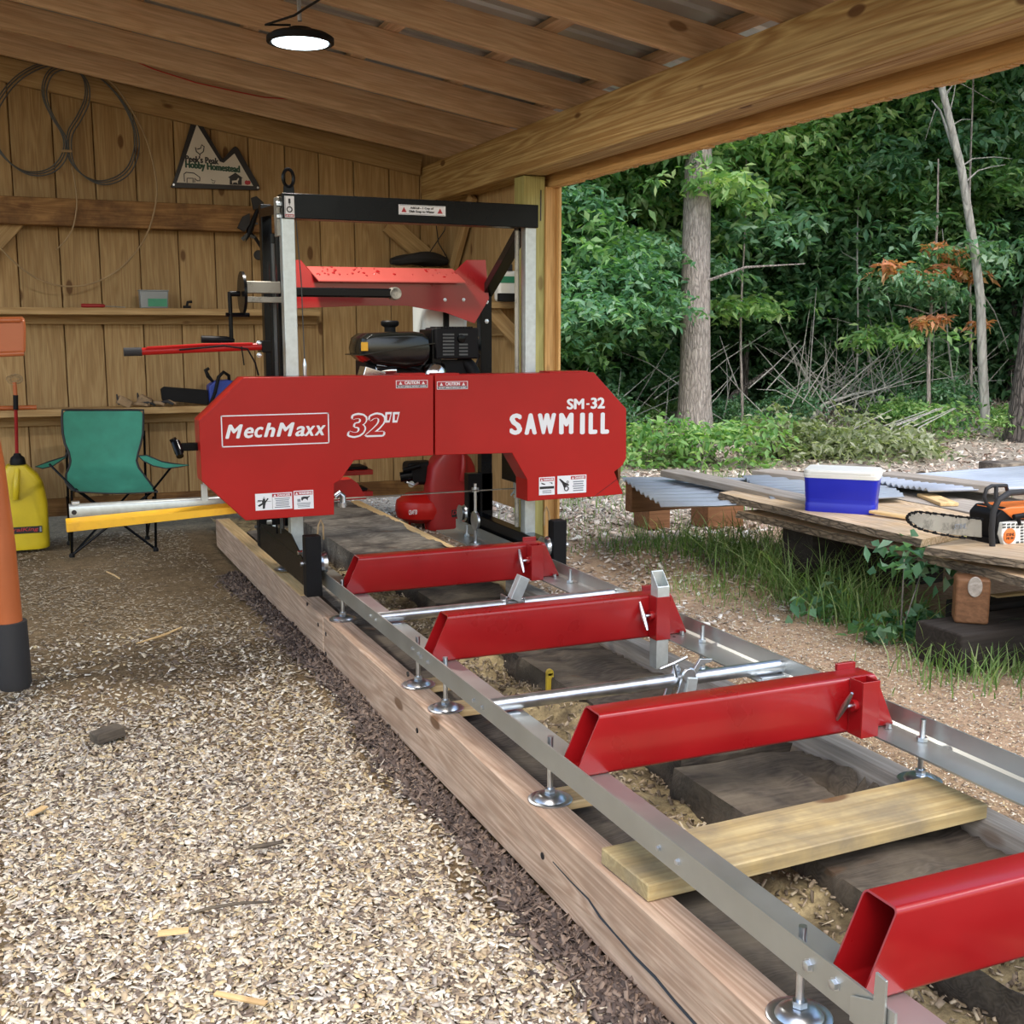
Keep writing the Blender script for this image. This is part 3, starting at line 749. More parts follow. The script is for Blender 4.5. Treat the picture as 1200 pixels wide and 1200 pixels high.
# bolt heads on the rail webs
def bolt(mb, c, axis, r=.008, h=.006):
    m = {'x': Matrix.Rotation(-PI / 2, 3, 'Y'), '-x': Matrix.Rotation(PI / 2, 3, 'Y'), 'z': Matrix.Identity(3), '-y': Matrix.Rotation(PI / 2, 3, 'X')}[axis]
    mb.lathe([(r * 1.35, 0), (r * 1.35, .0015), (r, .0015), (r, h), (r * .8, h + .001)], c, n=6, rot=m)
for u, v in ((435, 722), (441, 727), (484, 760), (491, 766), (494, 770), (502, 776), (556, 821), (566, 829), (773, 994), (795, 1010)):
    mb = MB(); bolt(mb, P(u, v, x=RX0), 'x', .006); mb.build('bolt', M['zinc'], railL)
for u, v in ((948, 1131), (979, 1153)):
    mb = MB(); bolt(mb, P(u, v, x=RX0), 'x', .009, .008); mb.build('bolt', M['zinc'], railL)
for yy in (1.25, 1.32, 1.55, 1.63, 2.6, 2.68, 3.35, 3.42):
    mb = MB(); mb.lathe([(.006, 0), (.006, .001)], (RX1 - .085, yy, ZB + .005), n=10); mb.build('bolt_hole', M['label_black'], railR)
# bunks
BY = [1.312, 2.325, 3.375, 4.42, 5.50, 6.55]
ZBT = H - .903; ZBB = H - 1.055
BW = .080
def bunk(y, post=None, knob=0.3):
    x0f = lambda z: 1.232 - .47 * (ZBT - z) + .0
    x1f = lambda z: 2.058 + .47 * (ZBT - z)
    m = MB(); m.hollow_x(x0f, x1f, y + BW / 2, (ZBT + ZBB) / 2, BW, ZBT - ZBB, t=.0035, r=.011, seg=4)
    b = m.build('bunk', M['red_tube'], mill, smooth=35)
    if y > 4.6: return b
    # vertical sleeve on the near face
    s = MB(); xs, ys = 1.999, y - .028
    for sx, sy, wx, wy in ((0, -.0255, .056, .004), (0, .0255, .056, .004), (-.026, 0, .004, .048), (.026, 0, .004, .048)):
        s.box((xs + sx, ys + sy, (ZBT + ZBB) / 2 + .003), (wx, wy, .152))
    s.build('sleeve', M['red_tube'], b, bevel=.0015)
    # clamping handle with its threaded boss
    h = MB(); hx, hy, hz = xs - .028, ys, (ZBT + ZBB) / 2 + .012
    h.lathe([(.016, 0), (.016, .018)], (hx + .004, hy - .0, hz), n=12, rot=Matrix.Rotation(-PI / 2, 3, 'Y'))
    h.build('boss', M['red_tube'], b)
    h = MB(); h.tube([(hx, hy, hz), (hx - .035, hy, hz)], .006, 8)
    a = knob; d = Vector((0, math.sin(a), math.cos(a)))
    c = Vector((hx - .036, hy, hz))
    h.tube([c - d * .052, c - d * .03, c, c + d * .03, c + d * .052], [.004, .0065, .0085, .0065, .004], 8)
    h.build('clamp_handle', M['zinc'], b)
    # small stop block on top, back edge
    t = MB(); t.box((2.018, y + BW - .005, ZBT + .008), (.062, .012, .020)); t.build('stop_block', M['red_tube'], b, bevel=.002)
    # end gusset bolts
    g = MB(); bolt(g, (2.10, y - .012, ZB + .006), 'z', .008, .012); g.build('bolt', M['zinc'], b)
    if post:
        q = MB(); w = .047
        zt0, zt1, zb = post
        # square tube with a slanted top
        o_ = [(-w / 2, -w / 2), (w / 2, -w / 2), (w / 2, w / 2), (-w / 2, w / 2)]; i_ = [(a * .86, c * .86) for a, c in o_]
        def top(c): return zt0 + (zt1 - zt0) * (c + w / 2) / w
        vs = [(xs + a, ys + c, zb) for a, c in o_] + [(xs + a, ys + c, top(c)) for a, c in o_] + [(xs + a, ys + c, zb) for a, c in i_] + [(xs + a, ys + c, top(c)) for a, c in i_]
        fs = []
        for k in range(4):
            k2 = (k + 1) % 4
            fs += [(k, k2, 4 + k2, 4 + k), (8 + k2, 8 + k, 12 + k, 12 + k2), (4 + k, 4 + k2, 12 + k2, 12 + k), (k2, k, 8 + k, 8 + k2)]
        q.add(vs, fs); q.build('log_stop', M['galv'], b, bevel=0.001)
    return b
bunk(BY[0], knob=-.5)
bunk(BY[1], knob=-.55)
bunk(BY[2], post=(H - .866, H - .815, H - 1.155), knob=.55)
bunk(BY[3], knob=.5)
# levelling feet
def foot(x, y, parent=mill):
    if x > 2: x += .03
    m = MB(); m.lathe([(.056, 0), (.057, .003), (.054, .005), (.042, .004), (.036, .013), (.026, .018), (.014, .019)], (x, y, ZT + .001 if (x < 1.2 or x > 2.07) else ZT), n=24)
    f = m.build('levelling_foot', M['zinc'], parent)
    s = MB(); s.tube([(x, y, ZT + .018), (x, y, ZTOP + .005)], .0075, 10); s.build('threaded_rod', M['zinc'], f)
    n = MB(); n.lathe([(.014, 0), (.014, .011)], (x, y, ZT + .021), n=6); n.lathe([(.014, 0), (.014, .011)], (x, y, ZB + .006), n=6); n.lathe([(.014, 0), (.014, .010)], (x, y, ZB - .012), n=6)
    n.build('nut', M['zinc'], f)
for yy in (1.465, 2.47, 3.235, 3.50, 4.46, 5.55): foot(1.168, yy)
for yy in (1.2, 2.20, 3.25, 4.28, 5.5): foot(2.082, yy)
# wooden pads under the near feet
for k, (yy, lab) in enumerate(((2.47, 'pale shim board under the foot below the third bunk'), (3.235, 'pale shim board under the nearer of two close feet'), (3.50, 'pale shim board under the farther of two close feet'))):
    pd = board('shim_board', (1.198, yy + .02, ZT - .012), (1.29, yy + .02, ZT - .012), .10, .022, M['fresh'], None, label=lab)
    tag(pd, lab, 'shim')
# cross pipes
def cross(y, parent=mill):
    m = MB(); z = H - 1.03
    m.tube([(1.145, y, z), (2.141, y, z)], .0205, 18)
    p = m.build('cross_pipe', M['zinc'], parent)
    for x0, x1 in ((1.146, 1.24), (2.05, 2.14)):
        q = MB(); q.bb(x0, x1, y - .03, y + .012, z - .030, z - .022); q.build('bracket', M['zinc'], p, bevel=.001)
    return p
cross(2.845); cross(3.93)
# log dog on the nearer pipe
c0 = P(800, 795, y=2.845)
dg_ = MB(); X = c0.x; Y = 2.845; Z = H - 1.03
dg_.prism([(X - .052, Z - .060), (X - .030, Z - .062), (X + .008, Z + .022), (X - .002, Z + .040), (X - .016, Z + .034)], Y - .036, Y - .028)
dg_.prism([(X - .052, Z - .060), (X - .030, Z - .062), (X + .008, Z + .022), (X - .002, Z + .040), (X - .016, Z + .034)], Y + .022, Y + .030)
dg_.prism([(X - .005, Z - .01), (X + .012, Z - .018), (X + .048, Z + .045), (X + .085, Z + .050), (X + .086, Z + .060), (X + .044, Z + .064), (X + .020, Z + .03)], Y - .026, Y - .016)
dg_.lathe([(.022, -.006), (.026, 0), (.022, .006)], (X + .0, Y - .034, Z + .02), 'y', 14)
dd = dg_.build('log_dog', M['zinc'], mill, bevel=.0015, label='zinc clamp with a bent arm and lock lever')
m = MB(); m.tube([(X - .085, Y - .01, Z + .045), (X - .045, Y - .02, Z + .06), (X - .005, Y - .03, Z + .078)], .005, 8); m.tube([(X - .045, Y - .02, Z + .06), (X - .028, Y - .01, Z + .01)], .006, 8)
m.build('lock_lever', M['zinc'], dd)
m = MB(); m.box((X + .006, Y - .02, Z - .01), (.035, .05, .05), (0, .15, 0)); m.build('block', M['galv'], dd, bevel=.003)
# square tube clamp on the farther pipe
X = 1.705; Y = 3.93
m = MB(); R3 = Euler((0, math.radians(25), 0)).to_matrix()
def sqtube(mb, c, L, w, t, rot):
    c = Vector(c)
    for dx, dy, wx, wy in ((0, -w / 2 + t / 2, w, t), (0, w / 2 - t / 2, w, t), (-w / 2 + t / 2, 0, t, w - 2 * t), (w / 2 - t / 2, 0, t, w - 2 * t)):
        mb.box(c + rot @ Vector((dx, dy, 0)), (wx, wy, L), rot)
sqtube(m, (X + .006, Y - .02, Z + .065), .095, .040, .004, R3)
tc_ = m.build('tilted_clamp', M['galv'], mill, bevel=.001, label='short square tube clamp tilted on the farther pipe')
m = MB(); m.box((X - .010, Y, Z + .012), (.07, .058, .010)); m.box((X - .046, Y, Z + .020), (.008, .058, .035)); m.box((X + .026, Y, Z + .012), (.008, .058, .03)); m.build('saddle', M['zinc'], tc_, bevel=.002)
# end plate on the left rail
m = MB(); m.prism([(1.30, H - 1.062), (1.225, H - 1.062), (1.225, H - .955), (1.248, H - .952), (1.250, H - 1.0), (1.30, H - 1.02)], RX0 - .007, RX0 - .002, 'yz')
m.build('end_stop', M['rail'], mill, bevel=.001, label='notched end stop plate')
m = MB(); m.bb(RX0 + .002, RX0 + .13, 1.17, 1.212, ZB, ZB + .005); m.build('end_tab', M['rail'], mill)
# loose plank across the bed
lp = board('loose_plank', (1.125, 2.010, ZT + .0205), (2.085, 2.045, ZT + .0205), .195, .038, M['treated_plank'], None, label='stained yellowish plank lying loose across the mill bed')
tag(lp, 'stained yellowish plank lying loose across the mill bed', 'plank')
# yellow straps
m = MB(); c = P(644, 808, z=.10); zt_ = P(644, 788, y=c.y).z; m.bb(c.x - .013, c.x + .013, c.y - .008, c.y + .008, .05, zt_)
m.lathe([(.013, -.008), (.013, .008)], (c.x, c.y, zt_), 'y', 12)
tag(m.build('yellow_stake', M['yellow_tape'], bevel=.002), 'small dirty yellow stake standing behind the nearer cross pipe', 'stake')
c = P(424, 648, y=5.36)
m = MB(); m.bb(c.x - .012, c.x + .012, 5.35, 5.362, .01, .20); tag(m.build('yellow_stake', M['yellow_tape'], bevel=.002), 'yellow stake leaning on the end of the squared grey timber', 'stake')

# ================================================================ SAW HEAD AND CARRIAGE
head = empty('saw_head_carriage', (1.64, 5.0, H - 1.0), label='red bandsaw head on galvanised masts rolling on the track', cat='sawmill head')
GY = 4.72
def G(u, v): p = P(u, v, y=GY); return (p.x, p.z)
left_poly = [G(*q) for q in ((508, 439.6), (508, 533.5), (415, 539.5), (400, 561.7), (391.7, 567), (391.7, 603.3), (288, 610), (236.7, 564), (233, 493), (285, 442.5))]
right_poly = [G(*q) for q in ((510, 439.5), (696, 436.2), (734, 479), (734, 537), (730, 545), (720, 553), (730.5, 579), (697, 582), (618, 587.5), (617.7, 562), (600, 531), (510, 533.4))]
def guard(poly, name, y0=GY, y1=GY + .13):
    m = MB(); n = len(poly)
    m.prism(poly, y0, y1, 'xz')
    return m.build(name, M['red'], head, bevel=.003, smooth=30)
gl = guard(left_poly, 'blade_guard'); gr = guard(right_poly, 'blade_guard')
m = MB(); a = G(645, 437); c = G(690, 436); m.bb(a[0], c[0], GY + .01, GY + .12, a[1] - .002, a[1] + .006); m.build('hinge_plate', M['red'], gr)
for u0, u1 in ((470, 500), (512, 540)):
    m = MB(); a = G(u0, 440); c = G(u1, 439.5); m.bb(a[0], c[0], GY + .02, GY + .10, a[1] - .003, a[1] + .008); m.build('hinge_plate', M['red'], gl if u0 < 500 else gr)
m = MB(); a = G(731, 556); m.prism([(a[0] - .01, a[1] + .06), (a[0] + .012, a[1] + .06), (a[0] + .010, a[1] - .02), (a[0] + .002, a[1] - .05)], GY + .05, GY + .09); m.build('deflector', M['brown_block'], gr)
# hairline crease on the lower right flap
m = MB(); a = G(731, 560 - 5); c = G(697, 582); m.tube([(a[0] - .012, GY - .0005, a[1] - .01), (c[0], GY - .0005, c[1] + .003)], .0012, 5); m.build('crease', M['label_black'], gr)
# lettering
YT = GY - .0006
def tx(s, u0, v0, u1, v1, mat, par, shear=0, bold=.02, dy=0.0, nm='lettering', slope=None, depth=.0012):
    a = G(u0, v1); c = G(u1, v0)
    return text_mesh(nm, s, mat, par, a[0], c[0], a[1], c[1], YT - dy, shear, bold, depth=depth)
W_ = M['white']
for ch_, u0, u1, v0, v1 in (('M', 264, 284.5, 497.2, 514.3), ('e', 286, 297.3, 500.5, 513.6), ('c', 298.2, 308.6, 500, 513), ('h', 309.2, 322.3, 495.3, 512.3), ('M', 324, 345.2, 494.8, 511.8), ('a', 346, 357, 499, 511.5), ('x', 356.5, 369.3, 498.8, 511), ('x', 368.5, 381.5, 498.2, 510.4)):
    tx(ch_, u0, v0, u1, v1, W_, gl, .28, .12)
def frame_box(q, t, mat, par, dy=.0002):
    a = G(q[0], q[1]); b = G(q[2], q[3]); x0, x1, z1, z0 = a[0], b[0], a[1], b[1]
    m = MB()
    for bx in ((x0, x1, z1 - t, z1), (x0, x1, z0, z0 + t), (x0, x0 + t, z0, z1), (x1 - t, x1, z0, z1)):
        m.bb(bx[0], bx[1], YT - .0012, YT, bx[2], bx[3])
    return m.build('logo_frame', mat, par, smooth=0)
frame_box((258.5, 487, 386, 519.5), .0045, W_, gl)
tx('32', 406.5, 483, 452, 513.5, W_, gl, .18, .20)
tx('32', 408.8, 485.3, 449.7, 511.2, M['red'], gl, .18, .065, dy=.0014)
m = MB()
for u in (450.5, 459.5):
    a = G(u, 483); c = G(u + 8.5, 495); sh = .010
    m.prism([(a[0] + .004, a[1]), (c[0] + .002, a[1]), (c[0] - sh, c[1]), (a[0] + .002 - .002, c[1])], YT - .0012, YT)
m.build('lettering', W_, gl, smooth=0)
m = MB()
for u in (453, 462):
    a = G(u, 485.5); c = G(u + 3.6, 492.5)
    m.prism([(a[0] + .002, a[1]), (c[0] + .004, a[1]), (c[0] - .004, c[1]), (a[0] + .001, c[1])], YT - .0022, YT - .001)
m.build('lettering', M['red'], gl, smooth=0)
tx('SM', 664, 466.8, 684.5, 480, W_, gr, 0, .14); tx('-', 687, 472.5, 690.5, 474.5, W_, gr, 0, .02); tx('32', 692, 465.5, 708.8, 479.2, W_, gr, 0, .14)
for ch, u0, u1, dv in (('S', 597, 611.8, .8), ('A', 614.5, 629, .6), ('W', 630, 651.5, .4), ('M', 655, 672, .1), ('I', 679.5, 685.3, 0), ('L', 689.5, 700, -.2), ('L', 703.5, 713.8, -.4)):
    tx(ch, u0, 483.5 + dv, u1, 509 + dv, W_, gr, 0, .15)
# stickers
def sticker(q, par, parts, base=None, y=YT):
    a = G(q[0], q[3]); c = G(q[2], q[1])
    m = MB(); m.bb(a[0], c[0], y - .0010, y, a[1], c[1]); st = m.build('warning_label', base or W_, par, smooth=0)
    x0, x1, z0, z1 = a[0], c[0], a[1], c[1]
    fx = lambda t: x0 + (x1 - x0) * t
    fz = lambda t: z1 - (z1 - z0) * t
    for pt in parts:
        k = pt[0]
        if k == 'box':
            _, bx0, bz0, bx1, bz1, mt = pt; mm = MB(); mm.bb(fx(bx0), fx(bx1), y - .0016, y - .0008, fz(bz1), fz(bz0)); mm.build('printed_panel', M[mt], st, smooth=0)
        elif k == 'txt':
            _, s, bx0, bz0, bx1, bz1, mt = pt; text_mesh('printed_text', s, M[mt], st, fx(bx0), fx(bx1), fz(bz1), fz(bz0), y - .0012, 0, .10, depth=.0012)
        elif k == 'poly':
            _, pts, mt = pt; mm = MB(); mm.prism([(fx(p_), fz(q_)) for p_, q_ in pts], y - .0024, y - .0010); mm.build('pictogram', M[mt], st, smooth=0)
        elif k == 'ring':
            _, cx, cz, r, mt = pt; mm = MB()
            rr_ = r * (z1 - z0)
            pts_ = [(fx(cx) + rr_ * math.cos(t), y - .0018, fz(cz) + rr_ * math.sin(t)) for t in np.linspace(0, 2 * PI, 19)]
            mm.tube(pts_, rr_ * .25, 5, caps=False); mm.build('pictogram', M[mt], st)
        elif k == 'rows':
            _, bx0, bz0, bx1, bz1, n, mt = pt; mm = MB()
            for i in range(n):
                zc = bz0 + (bz1 - bz0) * (i + .5) / n; ins = random.uniform(0, .08) * (bx1 - bx0)
                mm.bb(fx(bx0 + ins), fx(bx1 - ins), y - .0016, y - .0010, fz(zc + .25 * (bz1 - bz0) / n), fz(zc - .25 * (bz1 - bz0) / n))
            mm.build('printed_lines', M[mt], st, smooth=0)
    return st
def tri(cx, cz, w, h): return [(cx - w / 2, cz + h / 2), (cx + w / 2, cz + h / 2), (cx, cz - h / 2)]
sticker((299.5, 576.5, 342, 598.5), gl, [('box', .46, .05, .98, .24, 'label_red'), ('poly', tri(.53, .145, .08, .13), 'white'), ('txt', 'DANGER', .60, .08, .95, .21, 'white'),
    ('rows', .52, .30, .94, .92, 6, 'label_grey'), ('box', .455, .05, .462, .95, 'label_black'),
    ('poly', [(.20, .30), (.26, .30), (.27, .45), (.33, .28), (.36, .32), (.28, .55), (.26, .72), (.25, .90), (.19, .90), (.20, .66), (.10, .78), (.06, .70), (.18, .56), (.18, .46), (.06, .44), (.07, .38), (.20, .40)], 'label_black'), ('ring', .235, .24, .035, 'label_black'),
    ('box', .04, .47, .14, .49, 'label_black'), ('box', .30, .47, .42, .49, 'label_black')])
sticker((344.5, 574, 367, 597), gl, [('box', .04, .05, .96, .24, 'label_red'), ('poly', tri(.15, .145, .14, .13), 'white'), ('txt', 'WARNING', .26, .08, .94, .21, 'white'),
    ('poly', [(.38, .36), (.50, .33), (.72, .34), (.80, .30), (.82, .34), (.72, .42), (.70, .56), (.62, .46), (.50, .45), (.42, .56), (.38, .50)], 'label_black'), ('box', .18, .45, .34, .60, 'label_grey'), ('rows', .14, .64, .86, .92, 4, 'label_grey')])
sticker((631.5, 558.5, 650, 580.5), gr, [('box', .06, .05, .94, .23, 'label_red'), ('poly', tri(.16, .145, .14, .13), 'white'), ('txt', 'DANGER', .28, .08, .92, .20, 'white'),
    ('box', .04, .52, .96, .66, 'label_black'), ('poly', [(.14, .30), (.40, .38), (.36, .43), (.16, .38)], 'label_black'), ('poly', [(.60, .30), (.84, .32), (.84, .42), (.74, .34)], 'label_black'), ('rows', .2, .72, .8, .92, 3, 'label_grey')])
sticker((653, 556, 687, 579), gr, [('box', .46, .05, .97, .23, 'label_red'), ('poly', tri(.53, .14, .07, .13), 'white'), ('txt', 'DANGER', .60, .08, .94, .20, 'white'), ('rows', .52, .30, .92, .92, 5, 'label_grey'),
    ('poly', [(.05, .18), (.10, .16), (.24, .36), (.38, .48), (.40, .56), (.30, .56), (.22, .66), (.16, .42)], 'label_black'), ('ring', .31, .72, .12, 'label_black'), ('ring', .35, .36, .06, 'label_black')])
for q, par in (((464, 445.2, 501, 455), gl), ((512, 446.5, 548, 456.5), gr)):
    sticker(q, par, [('box', .02, .06, .98, .60, 'label_red'), ('box', .02, .62, .98, .94, 'label_black'), ('poly', tri(.14, .34, .10, .40), 'white'), ('poly', tri(.86, .34, .10, .40), 'white'), ('txt', 'CAUTION', .27, .10, .74, .52, 'white'), ('txt', 'DO NOT OPERATE WITHOUT GUARDS', .05, .68, .95, .88, 'white')])

# masts
def post_(x0, x1, y0, y1, z0, z1, mat, name, par=head, bevel=.004, label=None):
    m = MB(); m.bb(x0, x1, y0, y1, z0, z1); return m.build(name, mat, par, bevel=bevel, label=label)
ml = post_(1.060, 1.116, 4.9, 4.955, H - .95, H + .472, M['galv'], 'mast')
mr = post_(2.178, 2.232, 4.9, 4.955, H - .95, H + .472, M['galv'], 'mast')
xbm = post_(1.062, 2.236, 4.885, 4.975, H + .470, H + .572, M['black'], 'crossbeam', bevel=.003)
m = MB()
ring_o = [(1.098 + .028 * math.cos(t), H + .640 + .030 * math.sin(t)) for t in np.linspace(-.35 * PI, 1.35 * PI, 18)]
o_ = [(1.072, H + .572)] + [(1.101 + .030 * math.cos(t), H + .645 + .040 * math.sin(t)) for t in np.linspace(PI, 0, 14)] + [(1.130, H + .572)]
i_ = [(1.101 + .016 * math.cos(t), H + .638 + .030 * math.sin(t)) for t in np.linspace(0, 2 * PI, 20)[:-1]]
# lifting eye: slotted plate built as a thick loop
lp_ = [(1.101 + .022 * math.cos(t), 4.93, H + .638 + .036 * math.sin(t)) for t in np.linspace(0, 2 * PI, 25)]
m.tube(lp_, .0075, 8, caps=False); m.prism([(1.077, H + .570), (1.125, H + .570), (1.122, H + .606), (1.080, H + .606)], 4.925, 4.935)
m.build('lifting_eye', M['black'], xbm)
st = sticker((0, 0, 0, 0), xbm, []) if False else None
def sticker_at(x0, x1, z0, z1, y, par, parts, base=None):
    """the same printed label, placed by metres"""
    global G
    G0 = G
    G = lambda u, v: (x0 + (x1 - x0) * u, z1 - (z1 - z0) * v)
    s = sticker((0, 0, 1, 1), par, parts, base, y)
    G = G0
    return s
sticker_at(1.071, 1.112, H + .472, H + .560, 4.8845, xbm, [('box', .05, .84, .95, .97, 'label_red'), ('txt', 'LIFT POINT', .12, .87, .88, .95, 'white'), ('box', .40, .12, .62, .34, 'label_black'), ('ring', .50, .62, .12, 'label_black'), ('box', .47, .34, .54, .52, 'label_black'), ('box', .14, .40, .62, .66, 'white'), ('box', .05, .04, .09, .83, 'label_black')])
a = P(467, 239.5, y=4.885); c = P(522, 253.5, y=4.885)
sticker_at(a.x, c.x, c.z, a.z, 4.8845, xbm, [('poly', tri(.11, .5, .11, .52), 'label_red'), ('poly', tri(.88, .5, .11, .52), 'label_red'), ('txt', 'Add Lil - 1 Cup of', .24, .18, .74, .46, 'label_black'), ('txt', 'Dish Soap to Water', .22, .52, .76, .84, 'label_black'),
    ('box', .02, .06, .98, .09, 'label_black'), ('box', .02, .91, .98, .94, 'label_black')])
for dz in (.55, .50):
    m = MB(); bolt(m, (1.062, 4.93, H + dz - .02), 'x', .012, .016); m.build('bolt', M['zinc'], xbm)
m = MB(); m.bb(1.048, 1.0615, 4.93, 4.99, H + .40, H + .56); m.build('end_plate', M['bar_steel'], xbm, bevel=.002)
# carriage side beams, roller housings, wheels
def carriage(xa, xb, s, yf):
    b = post_(xa, xb, yf + .02, 5.66, H - 1.055, H - .945, M['black'], 'carriage_beam', bevel=.003)
    for y0, y1, zt in ((yf, yf + .06, -.835), (5.60, 5.66, -.84)):
        m = MB(); m.bb(xa - .002, xb + .002, y0, y1, H - 1.09 if y0 == yf else H - 1.05, H + zt); m.build('roller_housing', M['black_matte'], b, bevel=.003)
        xw = xb + .018 if s > 0 else xa - .018
        m = MB(); m.lathe([(.035, -.016), (.046, -.015), (.040, -.004), (.040, .004), (.046, .015), (.035, .016)], (xw, (y0 + y1) / 2 + .03, H - .958), 'x', 24)
        wl = m.build('track_wheel', M['zinc'], b)
        m = MB(); m.tube([(xa - .012, (y0 + y1) / 2 + .03, H - .958), (xb + .035, (y0 + y1) / 2 + .03, H - .958)], .010, 8); m.build('axle', M['zinc'], b)
    m = MB(); m.tube([((xa + xb) / 2 + s * .03, yf + .05, H - .84), ((xa + xb) / 2 + s * .034, yf + .05, H - .80), ((xa + xb) / 2 + s * .045, yf + .05, H - .775), ((xa + xb) / 2 + s * .055, yf + .05, H - .80), ((xa + xb) / 2 + s * .055, yf + .05, H - .86)], .004, 6); m.build('wire_loop', M['wire_tan'], b)
    return b
cl = carriage(1.056, 1.118, 1, 4.60); cr_ = carriage(2.166, 2.228, -1, 4.555)
m = MB(); m.prism([(4.66, H - .95), (4.90, H - .87), (5.02, H - .87), (5.6, H - .93), (5.6, H - .95)], 1.058, 1.064, 'yz'); m.build('side_plate', M['black'], cl, bevel=.002)
m = MB(); bolt(m, (1.056, 4.68, H - .915), 'x', .010, .018); m.build('bolt', M['chrome'], cl)
m = MB(); bolt(m, (1.056, 5.3, H - .88), 'x', .010, .02); m.build('bolt', M['zinc'], cl)
# rear posts, diagonal arms
rl = post_(1.115, 1.165, 5.60, 5.66, H - .945, H + .60, M['black'], 'rear_post'); rr = post_(2.236, 2.298, 5.60, 5.66, H - .945, H + .22, M['black'], 'rear_post')
for z in (.155, .055):
    m = MB(); bolt(m, (2.268, 5.60, H + z), '-y', .009, .008); m.build('bolt', M['zinc'], rr)
m = MB()
arm = [(2.275, 5.62, H + .20), (2.235, 5.25, H + .36), (2.205, 4.99, H + .475)]
for a, c in zip(arm[:-1], arm[1:]):
    a = Vector(a); c = Vector(c); d = (c - a); q = d.to_track_quat('Z', 'X').to_matrix(); m.box((a + c) / 2, (.045, .055, d.length + .03), q)
m.build('diagonal_arm', M['black'], head, bevel=.002)
m = MB()
a = Vector((1.14, 5.62, H + .56)); c = Vector((1.10, 4.99, H + .52)); d = c - a; m.box((a + c) / 2, (.04, .05, d.length), d.to_track_quat('Z', 'X').to_matrix()); m.build('diagonal_arm', M['black'], head, bevel=.002)
# vertical guide bars beside the left mast
for x, y, w, z1, mt in ((1.062, 5.10, .012, H + .38, 'hose'), (1.085, 5.20, .018, H + .43, 'black'), (1.128, 5.30, .022, H + .47, 'black'), (1.040, 5.10, .007, H + .30, 'black')):
    m = MB(); m.tube([(x, y, H - .90), (x, y, z1)], w / 1.6, 8); m.build('guide_bar', M[mt], head)
m = MB(); m.tube([(1.128, 4.93, H + .47), P(353, 330, y=4.93), P(357, 425, y=4.93)], .0025, 6); m.build('lift_cable', M['hose'], head)
m = MB(); q = P(357, 430, y=4.93); m.tube([q + Vector((0, 0, .035)), q + Vector((0, 0, .01)), q, q - Vector((0, 0, .05))], [.003, .009, .009, .007], 8); m.build('cable_clamp', M['zinc'], head)
m = MB(); m.tube([(2.205 - .048, 4.95, H - .92), (2.205 - .048, 4.95, H + .46)], .011, 8); m.build('lift_screw', M['bar_steel'], head)
# rear red cross member
RY = 5.52
def Q(u, v, y=RY): p = P(u, v, y=y); return (p.x, p.z)
m = MB(); m.prism([Q(*q) for q in ((326, 304), (355, 304), (373, 326), (545, 331), (536, 318), (551, 304), (573, 304), (577, 350), (560, 379), (525, 366), (480, 358), (430, 358), (352, 361), (326, 380))], RY + .045, RY + .053)
rp = m.build('rear_cross_member', M['red_tube'], head, bevel=.001)  # darker red on the same paint: shade put into the plate's colour
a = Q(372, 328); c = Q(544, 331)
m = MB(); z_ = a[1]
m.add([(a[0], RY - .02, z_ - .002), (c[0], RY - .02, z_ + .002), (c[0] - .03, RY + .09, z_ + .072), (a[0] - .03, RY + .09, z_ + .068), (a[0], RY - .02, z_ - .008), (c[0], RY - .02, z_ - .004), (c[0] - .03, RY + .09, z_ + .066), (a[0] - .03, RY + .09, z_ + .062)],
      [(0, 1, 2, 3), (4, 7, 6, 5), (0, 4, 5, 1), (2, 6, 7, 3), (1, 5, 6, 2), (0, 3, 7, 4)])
m.build('splash_flange', M['red_glare'], rp, label='sloping red flange with water spots')
sp_ = MB()
rs = random.Random(4)
for k in range(46):
    t = rs.choice([rs.gauss(.12, .05), rs.gauss(.32, .03), rs.gauss(.45, .02), rs.gauss(.86, .05), rs.random()])
    t = min(max(t, .02), .97); q = rs.uniform(.35, .95); r = rs.uniform(.003, .009)
    px = a[0] + (c[0] - a[0]) * t - .03 * q; py = RY - .02 + .11 * q; pz = z_ + .07 * q + .0015
    nrm = Matrix.Rotation(-math.atan(.07 / .11) * -1, 3, 'X')
    sp_.lathe([(r, 0), (r * .7, .0015)], (px, py, pz), n=7, rot=nrm)
wd = sp_.build('water_drops', M['red_tube'], rp); wd['kind'] = 'stuff'
for u, v in ((525, 351), (547, 351)):
    m = MB(); q = Q(u, v); bolt(m, (q[0], RY + .045, q[1]), '-y', .007, .006); m.build('bolt', M['zinc'], rp)
# black push bars with pulley
bt = P(285, 343, y=5.25); be = P(462, 345, y=5.25)
m = MB(); m.bb(1.14, be.x, 5.225, 5.275, H + .158, H + .200); pb = m.build('feed_bar', M['black'], head, bevel=.008)
m = MB(); m.lathe([(.026, -.03), (.030, -.02), (.030, .02), (.026, .03)], (be.x, 5.25, H + .178), 'y', 20); m.build('pulley', M['bar_steel'], pb)
m = MB(); m.bb(.93, 1.075, 5.03, 5.08, H + .165, H + .215); m.bb(.93, 1.14, 5.03, 5.07, H + .125, H + .150); m.build('winch_arm', M['bar_steel'], pb, bevel=.003)
m = MB(); m.lathe([(.0, -.004), (.085, -.004), (.085, .004), (.0, .004)], (.905, 5.0, H + .165), 'x', 28); dk = m.build('index_disc', M['bar_steel'], head)
m = MB(); m.lathe([(.085, -.006), (.089, -.006), (.089, .006), (.085, .006)], (.905, 5.0, H + .165), 'x', 28); m.build('rim', M['black'], dk)
